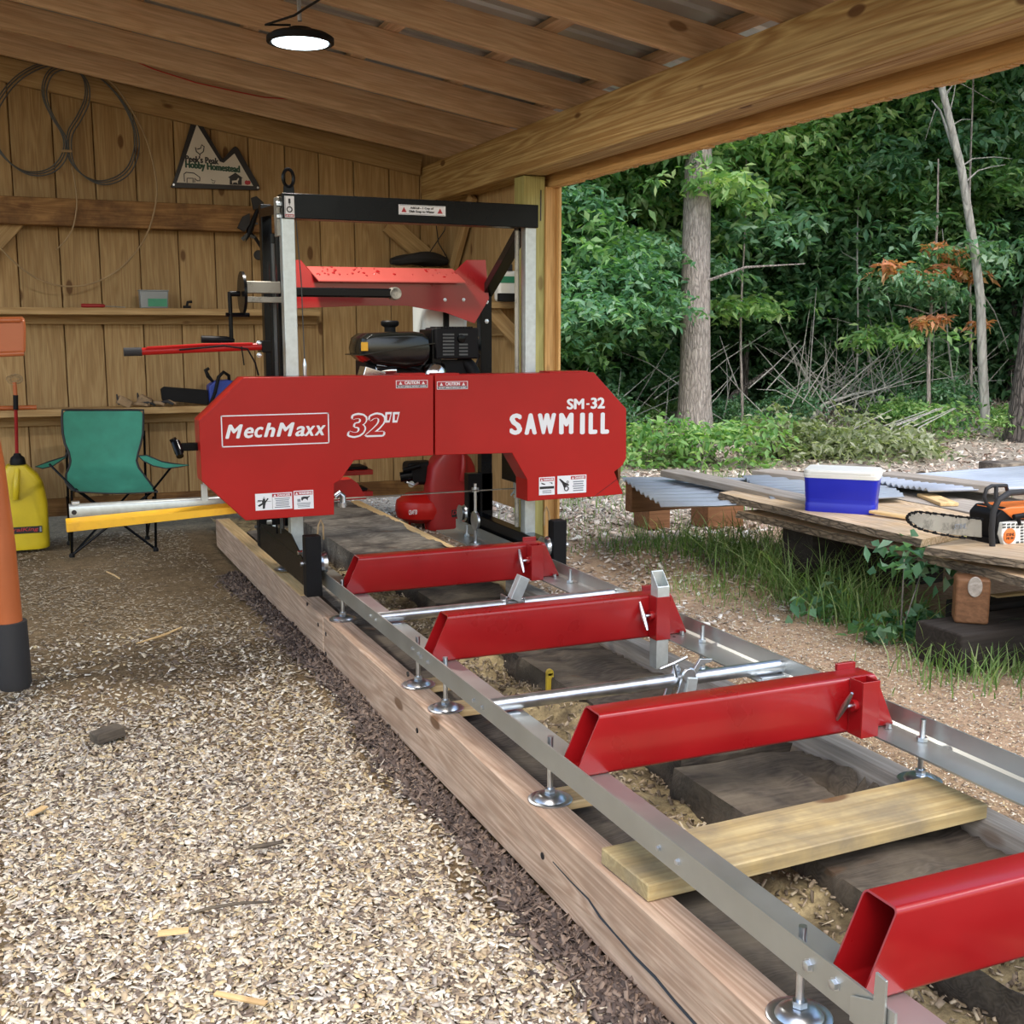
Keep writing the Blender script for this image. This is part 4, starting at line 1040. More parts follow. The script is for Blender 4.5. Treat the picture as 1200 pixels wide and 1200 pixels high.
# crank
cx_ = .852
m = MB(); m.tube([(.895, 5.0, H + .16), (cx_, 5.0, H + .16)], .012, 10); m.tube([(cx_, 5.0, H + .168), (cx_, 5.0, H - .04)], .009, 10); m.tube([(cx_ + .08, 5.0, H + .072), (cx_ - .02, 5.0, H + .072)], .009, 8)
ck = m.build('crank', M['black'], head)
m = MB(); m.tube([(cx_ + .012, 5.0, H - .036), (cx_ - .02, 5.0, H - .034), (cx_ - .125, 5.0, H - .030)], [.008, .016, .015], 12); m.build('crank_grip', M['black_matte'], ck)
# push handle
yh = 4.86
a = P(166, 412, y=yh); c = P(306, 406, y=yh)
m = MB(); m.tube([a, P(230, 409, y=yh), c], .0155, 14); hh = m.build('push_handle', M['red'], head)
m = MB(); m.tube([P(145, 412.5, y=yh), a], .0175, 14); m.build('grip', M['black_edge'], hh, label='black rubber grip')
m = MB(); q0 = P(170, 408, y=yh); m.tube([P(172, 408, y=yh - .01), P(240, 404, y=yh - .01), P(296, 403, y=yh - .01)], .006, 8); m.build('throttle_rod', M['red'], hh)
m = MB(); m.tube([P(210, 410, y=yh - .02), P(262, 405, y=yh - .02), P(290, 409, y=yh - .02), P(299, 425, y=yh - .02), P(303, 440, y=yh)], .004, 6); m.tube([P(283, 406, y=yh - .02), P(286, 428, y=yh - .02)], .003, 5); m.build('throttle_cable', M['black_matte'], hh)
m = MB(); m.box(c + Vector((.02, .03, .0)), (.04, .10, .05)); m.build('clamp_block', M['black'], hh, bevel=.004)
m = MB(); q = P(303, 402, y=yh); bolt(m, q, '-y', .008, .02); bolt(m, q - Vector((0, 0, .05)), '-y', .008, .02); m.build('bolt', M['zinc'], hh)
# galvanised tube and yellow bar sticking out on the left
zc = H - .715
m = MB(); m.hollow_x(lambda z: .165, lambda z: 1.056, 4.93, H - .722, .05, .060, t=.004, r=.012); tb = m.build('outrigger_tube', M['galv'], head)
m = MB(); m.lathe([(.010, -.001), (.010, .001)], (.182, 4.9045, H - .722), 'y', 14); m.build('bolt_hole', M['label_black'], tb)
m = MB(); m.bb(.175, .205, 4.91, 4.95, H - .692, H - .680); m.build('end_tab', M['zinc'], tb, bevel=.002)
yb0 = P(78, 620, y=4.80); yb1 = P(300, 596, y=4.80)
m = MB(); m.add(*[[(yb0.x, 4.80, yb0.z + .022), (yb0.x, 4.80, yb0.z - .014), (.92, 4.80, yb1.z - .010), (.92, 4.80, yb1.z + .018), (yb0.x, 4.86, yb0.z + .034), (yb0.x, 4.86, yb0.z - .006), (.92, 4.86, yb1.z - .004), (.92, 4.86, yb1.z + .028)], [(0, 1, 2, 3), (4, 7, 6, 5), (0, 3, 7, 4), (1, 5, 6, 2), (0, 4, 5, 1), (3, 2, 6, 7)]])
m.build('yellow_bar', M['yellow_paint'], head, bevel=.002, smooth=0)
m = MB(); q0 = P(236, 494, y=4.80); m.tube([q0 - Vector((0, 0, .0)), (q0.x, 4.8, H - .67)], .004, 6); m.bb(q0.x - .012, q0.x + .012, 4.795, 4.81, H - .69, H - .62); m.build('strut', M['galv'], head)
a = P(233, 523, y=4.80); c = P(212, 524, y=4.80)
m = MB(); m.bb(c.x, a.x, 4.785, 4.815, a.z - .016, a.z + .016); kb = m.build('tension_arm', M['black'], head, bevel=.003)
m = MB(); m.tube([P(202, 514, y=4.80), P(206, 521, y=4.80)], .014, 12); m.tube([P(206, 519, y=4.80), P(210, 530, y=4.76)], .019, 14); m.tube([P(209, 528, y=4.76), P(211, 535, y=4.74)], .015, 12); m.build('tension_knob', M['black'], kb)
# blade and guide blocks inside the throat
m = MB(); m.bb(1.12, 2.24, 4.965, 4.997, H - .7405, H - .739); bl = m.build('saw_blade', M['bar_steel'], head, label='thin band saw blade')
m = MB(); q = P(608, 572, y=5.0); m.box((q.x + .01, 5.0, q.z), (.055, .06, .06)); m.tube([q + Vector((.01, -.02, .04)), q + Vector((-.055, -.03, -.03))], .005, 6); m.bb(q.x - .02, q.x + .06, 4.96, 5.02, q.z - .05, q.z - .035); m.build('guide_roller', M['galv'], head, bevel=.003)
m = MB(); m.bb(2.12, 2.19, 4.86, 5.05, H - .70, H - .45); m.build('guide_bracket', M['black'], head, bevel=.003)
m = MB(); q = P(398, 587, y=4.95); m.tube([q + Vector((-.02, 0, .02)), q + Vector((.0, 0, .035)), q + Vector((.015, 0, .02)), q + Vector((.015, 0, -.03))], .014, 10); m.lathe([(.022, -.008), (.022, .008)], q + Vector((.012, 0, -.015)), n=12); m.build('guide_roller', M['zinc'], head)
# red lower guard and small arms behind the throat
m = MB(); m.prism([P(*q, y=5.15).xz[:] for q in ((388, 562), (410, 560), (418, 566), (428, 584), (388, 586))], 5.12, 5.20); m.build('lower_guard', M['red'], head, bevel=.003)
for v in (548, 573):
    m = MB(); q = P(395, v, y=5.45); q2 = P(434, v + 8, y=5.45); m.bb(q.x, q2.x, 5.40, 5.60, q2.z + .005, q2.z + .03); m.build('step_plate', M['red'], head, bevel=.003)
    m = MB(); m.bb(q.x + .02, q2.x - .02, 5.42, 5.56, q2.z + .03, q2.z + .045); m.build('pad', M['black_matte'], head, bevel=.006)
# deck joining guard and masts, and engine support
m = MB(); m.bb(.90, 2.50, 4.855, 4.895, H - .40, H - .21); m.build('head_frame', M['red'], head, bevel=.004)
m = MB(); m.bb(1.36, 2.14, 4.98, 5.42, H - .225, H - .205); es = m.build('engine_deck', M['red'], head, bevel=.002)
for xa in (1.135, 2.10):
    m = MB(); m.bb(xa, xa + .05, 4.90, 5.60, H - .30, H - .24); m.build('head_rail', M['black'], head, bevel=.003)
# band wheels housed behind the guard
for xc in (.98, 2.36):
    m = MB(); m.lathe([(.0, .0), (.24, 0), (.24, .03), (.0, .03)], (xc, 4.853, H - .47), 'y', 36); m.build('band_wheel', M['black'], head)
# ---- engine
eng = empty('engine', (1.70, 5.15, H - .2), label='black petrol engine with round filler cap and slotted cover on the saw head', cat='engine')
def E_(u, v, y=5.08): return P(u, v, y=y)
prof = [E_(*q).xz[:] for q in ((418.5, 416), (417, 408), (419.5, 396), (427, 390.5), (480, 388.5), (491, 390), (498, 397), (500, 408), (499, 420), (492, 428), (470, 432), (430, 427))]
m = MB(); n_ = len(prof)
cx = sum(a for a, b in prof) / n_; cz_ = sum(b for a, b in prof) / n_
vs = []; rings_ = ((4.985, .80), (4.995, .92), (5.02, 1.0), (5.20, 1.0), (5.24, .92), (5.25, .8))
for yy, s_ in rings_: vs += [(cx + (a - cx) * s_, yy, cz_ + (b - cz_) * s_) for a, b in prof]
fs = [tuple(range(n_)), tuple(range(5 * n_, 6 * n_))[::-1]]
for j in range(5):
    for k in range(n_):
        k2 = (k + 1) % n_; fs.append((j * n_ + k, j * n_ + k2, (j + 1) * n_ + k2, (j + 1) * n_ + k))
m.add(vs, fs); tk = m.build('fuel_tank', M['engine_black'], eng, bevel=.004)
m = MB(); a = E_(415, 416); c = E_(502, 402); d = c - a; m.box((a + c) / 2 + Vector((0, .03, 0)), (d.length, .26, .005), (0, -math.atan2(d.z, d.x), 0)); m.build('tank_seam', M['engine_black'], tk, bevel=.001)
q = E_(457, 388, 5.12); m = MB(); m.lathe([(.026, 0), (.026, .022), (.038, .028), (.042, .034), (.042, .046), (.036, .052)], (q.x, 5.12, q.z - .004), n=22); m.build('filler_cap', M['black_matte'], tk)
m = MB(); q = E_(422.5, 401, 5.0); q2 = E_(430, 411, 5.0); m.bb(q.x, q2.x, 4.982, 4.992, q2.z, q.z); m.build('tank_sticker', M['yellow_paint'], tk, label='small yellow sticker')
a = E_(504, 384); c = E_(554, 420)
m = MB(); m.bb(a.x, c.x, 5.0, 5.16, c.z, a.z); ac = m.build('slotted_cover', M['black_matte'], eng, bevel=.008)
for k in range(7):
    m = MB(); q = E_(519, 391 + k * 3.9, 5.0); q2 = E_(532, 393 + k * 3.9, 5.0); m.bb(q.x, q2.x, 4.997, 5.001, q2.z, q.z); m.build('slot', M['hose'], ac)
    if k != 1 and k != 2:
        m = MB(); q = E_(538, 391 + k * 3.9, 5.0); q2 = E_(548, 393 + k * 3.9, 5.0); m.bb(q.x, q2.x, 4.997, 5.001, q2.z, q.z); m.build('slot', M['hose'], ac)
m = MB(); q = E_(540.5, 397, 5.0); m.lathe([(.020, 0), (.018, .012), (.006, .014)], (q.x, 5.0, q.z), n=16, rot=Matrix.Rotation(PI / 2, 3, 'X')); m.build('cover_knob', M['black'], ac)
for k in range(12):
    pass
m = MB()
for k in range(12):
    q = E_(515 + 3.2 * k, 384, 5.02); m.bb(q.x, q.x + .008, 5.0, 5.15, q.z - .001, q.z + .005)
m.build('fins', M['black_matte'], ac)
m = MB(); q = E_(556, 396); m.tube([(q.x - .01, 5.08, q.z), (q.x + .018, 5.08, q.z)], .008, 8); m.build('spark_plug', M['wire_tan'], ac)
m = MB(); a = E_(502, 386); c = E_(513, 432); m.bb(a.x - .005, c.x, 5.02, 5.2, c.z, a.z); m.build('air_box', M['black'], eng, bevel=.006)
m = MB(); q = E_(508, 434, 5.06); m.lathe([(.0, .052), (.03, .048), (.055, .030), (.066, .0), (.066, -.03)], (q.x, 5.06, H - .18), n=24); m.build('starter_dome', M['chrome'], eng)
m = MB(); q = E_(436, 432, 5.05); m.box((q.x, 5.06, H - .19), (.10, .1, .05), (0, .3, 0)); m.lathe([(.03, -.05), (.04, 0), (.03, .05)], (q.x + .06, 5.05, H - .175), 'x', 14); m.build('carburettor', M['chrome'], eng, bevel=.004)
m = MB(); m.bb(1.46, 1.96, 5.06, 5.24, H - .206, H - .13); m.tube([(1.50, 5.02, H - .17), (1.62, 5.0, H - .15), (1.70, 5.02, H - .17)], .008, 8); m.tube([(1.68, 5.03, H - .19), (1.725, 5.0, H - .13), (1.73, 5.0, H - .10)], .005, 6)
m.build('engine_block', M['black_matte'], eng, bevel=.006)
m = MB(); q = E_(545, 430, 5.05); m.tube([(q.x, 5.1, H - .12), (q.x + .03, 5.06, H - .16), (q.x + .05, 5.05, H - .2)], .03, 12); m.build('exhaust', M['black_matte'], eng)
m = MB(); pts = [E_(552, 408, 5.22), E_(562, 416, 5.25), E_(558, 427, 5.25), E_(545, 430, 5.25), E_(538, 424, 5.22)]; m.tube(pts, .006, 6); m.build('spark_lead', M['black_matte'], eng)
# ---- white water tank behind the engine
tkk = empty('water_tank', (1.98, 5.8, H), label='white translucent water tank strapped behind the red cross member', cat='tank', group=None)
a = P(496, 345, y=5.72); c = P(549, 412, y=5.72)
m = MB(); m.bb(a.x, c.x, 5.72, 5.92, c.z + .03, a.z); m.build('body', M['translucent_tank'], tkk, bevel=.03, seg=4)
q = P(523, 380, y=5.71); m = MB(); m.bb(q.x - .014, q.x + .014, 5.705, 5.935, c.z + .02, a.z + .005); m.build('strap', M['black_matte'], tkk)
m = MB(); m.bb(a.x - .01, c.x + .02, 5.68, 5.95, c.z + .005, c.z + .028); m.build('tray', M['black'], tkk, bevel=.002)
# hand wheel pulley at the far right rail
q = P(561, 605, y=5.3)
m = MB(); m.lathe([(.040, -.008), (.048, -.006), (.044, 0), (.048, .006), (.040, .008)], (2.05, 5.22, H - .925), 'x', 22); hw = m.build('idler_wheel', M['zinc'], mill)
m = MB(); m.tube([(2.05, 5.22, ZB + .006), (2.05, 5.22, H - .74)], .008, 8); m.lathe([(.018, 0), (.018, .02)], (2.05, 5.22, H - .78), n=10); m.lathe([(.03, 0), (.03, .02)], (2.05, 5.22, ZB + .006), n=10); m.build('stem', M['zinc'], hw)
m = MB(); m.bb(2.16, 2.30, 5.60, 5.66, H - 1.05, H - .74); m.build('rear_stand', M['black'], head, bevel=.003)
# ================================================================ THINGS IN THE SHED
# ---- folding chair
cp_ = P(122, 640, z=0.0); CHY = 7.52
chair = empty('folding_chair', (.50, CHY, 0), label='green canvas folding camp chair with thin black frame against the back wall', cat='chair')
def C3(u, v, y): return P(u, v, y=y)
def cloth(name, grid, mat, parent, thick=.004):
    ny, nx = len(grid), len(grid[0])
    vs = [p for r in grid for p in r]
    fs = [(j * nx + i, j * nx + i + 1, (j + 1) * nx + i + 1, (j + 1) * nx + i) for j in range(ny - 1) for i in range(nx - 1)]
    o = MB().add(vs, fs).build(name, mat, parent, smooth=80)
    s = o.modifiers.new('solid', 'SOLIDIFY'); s.thickness = thick; s.offset = 0
    ss = o.modifiers.new('sub', 'SUBSURF'); ss.levels = 1; ss.render_levels = 1
    return o
# back + seat outline in the photograph with its depth (top of back leans away)
rows = [(480.5, 73, 168, 7.74), (492, 72.5, 168, 7.72), (508, 73.5, 167.5, 7.70), (520, 76, 165, 7.68), (530, 80.5, 162, 7.665), (540, 82.5, 160, 7.65), (548, 81, 162.5, 7.63), (556, 77.5, 168, 7.58), (565, 77, 175, 7.48), (573, 83, 181, 7.36), (576.5, 92, 184, 7.28)]
grid = []
for r, (v, u0, u1, yy) in enumerate(rows):
    row = []
    for k in range(11):
        t = k / 10
        sag = math.sin(PI * t)
        p = P(u0 + (u1 - u0) * t, v + (1.8 * sag if r >= 9 else 0), y=yy + .05 * sag * (1 if r < 7 else .3) + .004 * math.sin(r * 2.1 + k * 1.7))
        if r in (8, 9): p.z -= .025 * sag
        row.append(p)
    grid.append(row)
cloth('back_and_seat', grid, M['green_cloth'], chair)
edge = [grid[r][0] for r in range(len(grid))] 
m = MB(); m.tube([q for q in edge[::-1]] + [grid[0][k] for k in range(1, 11)] + [grid[r][10] for r in range(1, len(grid))], .0075, 6); m.tube(grid[-1], .0045, 6)
m.build('piping', M['black_edge'], chair)
for pts in (((79.5, 528), (76, 535), (57, 541), (41, 547), (50, 549), (62, 546), (77, 536)), ((162, 534), (172, 533.5), (190, 541), (202, 543), (222, 545), (212, 547), (195, 549), (180, 546), (168, 540))):
    s = 1 if pts[0][0] > 100 else -1
    base = [P(u, v, y=7.62 - .34 * abs(u - pts[0][0]) / 60) for u, v in pts]
    m = MB(); n = len(base); m.add([p + Vector((0, 0, .002)) for p in base] + [p - Vector((0, 0, .002)) for p in base], [tuple(range(n)), tuple(range(2 * n - 1, n - 1, -1))] + [(k, (k + 1) % n, n + (k + 1) % n, n + k) for k in range(n)])
    ar = m.build('armrest', M['green_cloth'], chair, smooth=0)
    m = MB(); m.tube(base + [base[0]], .004, 6, caps=False); m.build('armrest_piping', M['black_edge'], ar)
def leg(a, b, name='leg', r=.008):
    m = MB(); m.tube([a, b], r, 8); return m.build(name, M['black'], chair)
FL = P(86, 652, z=.012); FR = P(181, 645.5, z=.012)
FL = Vector((.245, 7.33, .012)); FR = Vector((.735, 7.33, .012)); BL = Vector((.25, 7.78, .012)); BR = Vector((.73, 7.78, .012))
SL = P(84, 573, y=7.30); SR = P(184, 573, y=7.30); TL = P(76, 483, y=7.75); TR = P(168, 483, y=7.75)
leg(FL, P(84, 575, y=7.30)); leg(FR, P(182, 574, y=7.30)); leg(BL, Vector((TL.x, 7.76, TL.z - .12)), 'back_post'); leg(BR, Vector((TR.x, 7.76, TR.z - .12)), 'back_post')
leg(FL + Vector((.01, -.01, .01)), P(182, 573, y=7.34), 'cross_brace'); leg(FR + Vector((-.01, .01, .01)), P(88, 573, y=7.34), 'cross_brace')
leg(P(90, 576, y=7.3), P(58, 544, y=7.45), 'arm_strut', .007); leg(P(180, 573, y=7.3), P(201, 547, y=7.45), 'arm_strut', .007)
leg(FL, Vector((.73, 7.78, .42)), 'cross_brace', .007); leg(FR, Vector((.25, 7.78, .42)), 'cross_brace', .007)
leg(FL, BL + Vector((0, 0, .3)), 'cross_brace', .006); leg(BR, FR + Vector((0, 0, .33)), 'cross_brace', .006)
for q in (FL, FR, BL, BR):
    m = MB(); m.lathe([(.016, -.012), (.018, .0), (.012, .014)], q, n=10); m.build('foot_cap', M['black_matte'], chair)
# ---- jugs
def jug(name, u0, u1, vb, vt, y, mat, label, writing, wbox, neck=.5, handle_u=.35, d=.17):
    a = P(u0, vb, y=y); c = P(u1, vt, y=y)
    w = c.x - a.x; h = c.z; cx = (a.x + c.x) / 2
    t = empty(name, (cx, y + d / 2, 0), label=label, cat='jerrycan')
    prof = [(.0, .90), (.015, .99), (.06, 1.0), (.55, .99), (.78, .90), (.88, .74), (.95, .52), (1.0, .36)]
    n = 28; vs = []
    def sup(tt, wx, wy):
        ct, st = math.cos(tt), math.sin(tt); e = .45
        return (wx * math.copysign(abs(ct) ** e, ct), wy * math.copysign(abs(st) ** e, st))
    for hz, s in prof:
        for k in range(n):
            x_, y_ = sup(2 * PI * k / n, w / 2 * s, d / 2 * (.85 + .15 * s))
            vs.append((cx + x_ + (neck - .5) * w * max(0, hz - .6) * .6, y + d / 2 + y_, hz * h))
    fs = [tuple(range(n))[::-1], tuple((len(prof) - 1) * n + k for k in range(n))]
    for j in range(len(prof) - 1):
        for k in range(n):
            k2 = (k + 1) % n; fs.append((j * n + k, j * n + k2, (j + 1) * n + k2, (j + 1) * n + k))
    b = MB().add(vs, fs).build('body', mat, t, smooth=50)
    m = MB(); hx = cx + (handle_u - .5) * w
    m.tube([(hx, y - .012, h * .62), (hx + .004, y - .030, h * .72), (hx + .01, y - .028, h * .84), (hx + .02, y + .01, h * .955)], [.018, .020, .019, .016], 12); m.build('handle', mat, t)
    m = MB(); sgn = -1
    xa = cx + (wbox[0] - .5) * w; xb2 = cx + (wbox[1] - .5) * w; za = h * wbox[2]; zb2 = h * wbox[3]
    m.bb(xa, xb2, y - .004, y + .01, za, zb2); lb = m.build('label_plate', M['label_black'], t, bevel=.001)
    text_mesh('lettering', writing, M['label_red'], lb, xa + .004, xb2 - .02, za + .008, zb2 - .006, y - .0045, .2, .03)
    m = MB(); m.bb(xb2 - .014, xb2 - .004, y - .006, y - .004, za + .006, zb2 - .006); m.build('logo', M['label_grey'], lb, smooth=0)
    return t, cx, h
t, cx, h = jug('yellow_jug', -5, 53.5, 640, 545, 7.70, M['yellow_plastic'], 'large yellow plastic fuel jug with black cap on the floor', 'DuralKing', (.12, .86, .20, .28), neck=.4, handle_u=.42, d=.2)
q = P(21, 545, y=7.72)
m = MB(); m.lathe([(.040, -.01), (.046, .0), (.046, .05), (.040, .075), (.022, .09), (.02, .10)], (q.x, 7.80, h - .03), n=22); m.build('cap', M['black_matte'], t)
t, cx, h = jug('red_fuel_can', 505, 562, 617, 526, 7.3, M['red_plastic'], 'tall dark red plastic fuel can seen through the saw throat', 'DuralKing', (.42, .97, .17, .26), neck=.55, handle_u=.62, d=.2)
m = MB(); m.lathe([(.03, -.01), (.036, .0), (.036, .04), (.03, .055)], (cx, 7.4, h - .01), n=18); m.build('cap', M['black_matte'], t)
# ---- pole with a wire tangle standing behind the jug
q0 = P(20, 545, y=7.98); q1 = P(17, 446, y=7.98)
tl = empty('hook_pole', (q0.x, 7.98, 0), label='slim red brown pole with wire tangle on top behind the yellow jug', cat='tool')
m = MB(); m.tube([(q0.x, 7.98, .02), q0, P(18.5, 478, y=7.9)], .011, 8); m.build('pole', M['red_plastic'], tl)
m = MB(); m.tube([P(18.5, 480, y=7.9), P(18.3, 463, y=7.9)], .016, 10); m.build('collar', M['black_matte'], tl)
m = MB(); m.tube([P(18.3, 464, y=7.9), P(17, 448, y=7.9)], .013, 10); m.build('tip', M['orange'], tl)
m = MB(); cc = P(17, 444, y=7.9)
for k in range(6):
    rr_ = random.uniform(.025, .05); a0 = random.uniform(0, 6); tl_ = random.uniform(.2, .6)
    m.tube([cc + Vector((rr_ * math.cos(a), .25 * rr_ * math.sin(a + a0), rr_ * .6 * math.sin(a))) + Vector((0, 0, random.uniform(-.01, .01))) for a in np.linspace(0, 2 * PI, 14)], .0022, 5, caps=False)
m.build('wire_tangle', M['wire_tan'], tl)
ob = MB(); a = P(-30, 480, y=7.95); c = P(43, 478, y=7.95); ob.tube([(a.x, 7.985, ZS2 + .016), (c.x, 7.985, ZS2 + .016)], .0155, 10)
tag(ob.build('orange_rod', M['orange']), 'short orange rod lying on the lower shelf behind the wire pole', 'rod')
# ---- orange stand at the left edge
fz = P(19, 822, z=0.0)
st_ = empty('orange_stand', (fz.x, fz.y, 0), label='tall orange steel stand with black rubber foot at the edge of the chips', cat='tool stand')
yo = fz.y
def O_(u, v): return P(u, v, y=yo + .03)
m = MB(); m.tube([O_(-48, 340), O_(-32, 440), O_(-12, 545), O_(1, 640), O_(10, 735)], [.050] * 5, 24); m.build('leg', M['orange'], st_)
m = MB(); a = O_(11, 728); c = O_(17.5, 800); m.tube([a, a * .5 + c * .5, c, c + (c - a).normalized() * .02], [.0600, .0605, .0595, .052], 28)
m.build('rubber_foot', M['black_edge'], st_, label='black rubber sleeve')
# flat top bar with rolled lip
m = MB(); a = O_(-120, 377); c = O_(29, 374); d_ = O_(30, 415); e_ = O_(-120, 422)
m.add([a, c, O_(30.5, 385), d_, e_] + [p + Vector((.0, .10, .012)) for p in (a, c, O_(30.5, 385), d_, e_)], [(0, 1, 2, 3, 4), (9, 8, 7, 6, 5), (0, 5, 6, 1), (1, 6, 7, 2), (2, 7, 8, 3), (3, 8, 9, 4), (4, 9, 5, 0)])
m.build('top_bar', M['orange'], st_, bevel=.012, seg=3)
m = MB(); m.tube([O_(-110, 420), O_(28, 414)], .010, 10); m.tube([O_(-110, 377), O_(24, 375)], .010, 10); m.build('lip', M['orange'], st_)
# ---- air compressor
ac_ = empty('air_compressor', (2.62, 7.35, 0), label='small red pancake air compressor with black motor beside the red can', cat='compressor')
q = P(497, 594, y=7.45)
m = MB(); m.lathe([(.0, -.10), (.12, -.095), (.185, -.06), (.195, -.014), (.195, .014), (.185, .055), (.12, .10), (.0, .115)], (q.x + .01, 7.5, q.z - .01), n=32); m.build('tank', M['red'], ac_)
zb_ = q.z - .10
for a in (0.4, 2.5, 4.6):
    m = MB(); m.tube([(q.x + .01 + .10 * math.cos(a), 7.5 + .10 * math.sin(a), .0), (q.x + .01 + .10 * math.cos(a), 7.5 + .10 * math.sin(a), zb_ + .05)], .010, 8); m.build('leg', M['red'], ac_)
q2 = P(490, 553, y=7.45)
m = MB(); m.box((q2.x + .02, 7.5, q2.z - .01), (.20, .16, .16)); m.build('motor_cover', M['black_matte'], ac_, bevel=.03, seg=3)
m = MB(); m.tube([(q2.x - .13, 7.45, q2.z - .03), (q2.x - .05, 7.43, q2.z - .02)], .035, 14); m.tube([(q2.x - .12, 7.42, q2.z + .02), (q2.x, 7.40, q2.z + .05)], .018, 10); m.build('pump_head', M['black'], ac_)
m = MB(); m.lathe([(.022, 0), (.022, .012)], (q2.x - .07, 7.40, q2.z - .075), n=14, rot=Matrix.Rotation(PI / 2, 3, 'X')); m.tube([(q2.x - .10, 7.40, q2.z - .06), (q2.x - .06, 7.38, q2.z - .08), (q2.x - .02, 7.40, q2.z - .07)], .008, 8); m.build('gauge', M['zinc'], ac_)
text_mesh('lettering', 'CRAFTSMAN', M['white'], ac_, q.x - .15, q.x - .06, q.z - .03, q.z + .002, 7.335, 0, .03)
# ---- mountain shaped sign
def SG(u, v): p = P(u, v, y=8.175); return (p.x, p.z)
sign = empty('wall_sign', (1.3, 8.19, H + 1.2), label='mountain shaped black and white homestead sign on the plank wall', cat='sign')
out = [(200, 219), (203, 213), (226, 138), (229, 135), (232, 138), (261, 187), (273, 173), (276, 171.5), (279, 174), (304, 218), (304.5, 222), (302, 223), (202, 220)]
inn = [(207, 214), (230.5, 146), (257.5, 189.5), (262, 191), (274.5, 180), (296.5, 218)]
m = MB(); m.prism([SG(*q) for q in out], 8.17, 8.185); sb = m.build('border', M['label_black'], sign, bevel=.002)
m = MB(); m.prism([SG(*q) for q in inn], 8.1685, 8.171); m.build('panel', M['sign_white'], sign, smooth=0)
def st_text(s, u0, v0, u1, v1, mat, dv=0):
    a = SG(u0, v1); c = SG(u1, v0); sl_ = SG(u0, v1)[1] - SG(u0, v1 + dv)[1]
    text_mesh('lettering', s, mat, sign, a[0], c[0], a[1], c[1], 8.1684, 0, .13, slope=-sl_)
st_text("Peek's Peak", 217, 184.5, 256, 190.3, M['label_black'], 1.2); st_text('Hobby Homestead', 217, 193, 281, 200.5, M['label_green'], 2.5)
def icon(ptsl, mat, name='pictogram', w=.0035, closed=False, fill=False):
    m = MB()
    for pts in ptsl:
        if fill: m.prism([SG(*q) for q in pts], 8.1660, 8.1688)
        else:
            L = [Vector((SG(*q)[0], 8.168, SG(*q)[1])) for q in pts]
            m.tube(L, w, 5)
    return m.build(name, mat, sign, smooth=0)
icon([[(229, 173), (230, 178), (234, 181), (238, 178), (239, 172), (236, 170), (235, 174), (231, 175)], [(234, 181), (234, 183)]], M['label_black'])
icon([[(216, 213), (215.5, 204), (218, 202), (227, 203), (234, 208), (234, 212), (231, 212), (228, 209), (228, 214)], [(219, 214), (219, 209), (226, 209), (226, 214)]], M['label_black'])
icon([[(247, 210), (249, 212), (252, 212), (251, 215), (248, 214)]], M['label_black'], w=.0022)
icon([[(267, 208), (275.5, 202.5), (284.5, 209), (283, 209), (283, 217), (269, 216.5), (269, 209)]], M['label_black'], fill=True)
m = MB(); m.prism([SG(*q) for q in ((271.5, 212), (277, 211.5), (279, 208.5), (280, 210), (278.5, 212.5), (278.5, 216), (277, 214), (273.5, 214), (272, 216))], 8.1648, 8.166); m.build('pictogram', M['sign_white'], sign, smooth=0)
icon([[(286.5, 213), (288, 211.3), (290, 212), (292, 211.5), (293.5, 213.5), (293, 216), (290, 217), (287, 216)]], M['label_red'], fill=True)
for u, v in ((229, 138), (203.5, 216.5), (302, 220)):
    m = MB(); a = SG(u, v); bolt(m, (a[0], 8.17, a[1]), '-y', .006, .003); m.build('screw', M['zinc'], sign)
# ---- coils hung on the wall
def coil(name, pts, r, mat, label, cat='cable', y=8.15, n=8, closed=True, jit=(0, 0)):
    pp = [P(u + jit[0], v + jit[1], y=y) for u, v in pts]
    out = []
    k = len(pp)
    for i in range(k if closed else k - 1):
        p0, p1, p2, p3 = (pp[(i - 1) % k] if closed or i else pp[i]), pp[i], pp[(i + 1) % k], pp[(i + 2) % k] if closed or i + 2 < k else pp[-1]
        for j in range(6):
            t = j / 6
            out.append(.5 * ((2 * p1) + (p2 - p0) * t + (2 * p0 - 5 * p1 + 4 * p2 - p3) * t * t + (3 * p1 - p0 - 3 * p2 + p3) * t ** 3))
    out.append(out[0] if closed else pp[-1])
    m = MB(); m.tube(out, r, n, caps=not closed)
    return m, out
big = [(76, 77), (50, 76), (20, 92), (-2, 120), (-12, 152), (3, 182), (25, 200), (45, 203.5), (62, 198), (73, 186), (77, 172), (74, 158), (62, 138), (53, 118), (52, 100), (60, 84), (76, 79), (92, 84), (101, 98), (101, 118), (92, 138), (82, 155), (80.5, 172), (84, 190), (98, 206), (118, 214), (140, 208), (154, 193), (160, 168), (155, 142), (140, 115), (118, 92), (98, 80)]
hs = None
cc_ = empty('coiled_cable', (.45, 8.15, H + 1.2), label='stiff grey cable coiled in a three lobed loop tied with a ring', cat='cable')
for k, (jx, jy, yy) in enumerate(((0, 0, 8.150), (3.2, 2.4, 8.138), (-2.2, -2.0, 8.162))):
    m, _ = coil('x', big, .0042, M['hose'], '', y=yy, jit=(jx, jy)); m.build('loop', M['hose'], cc_)
m = MB(); a = P(72, 177, y=8.13); c = P(84, 177, y=8.13); m.tube([a, c], .009, 8); m.build('tie', M['wire_tan'], cc_)
m = MB(); m.tube([P(75, 74, y=8.19), P(75, 78, y=8.12)], .006, 6); m.build('hanging_nail', M['zinc'], cc_)
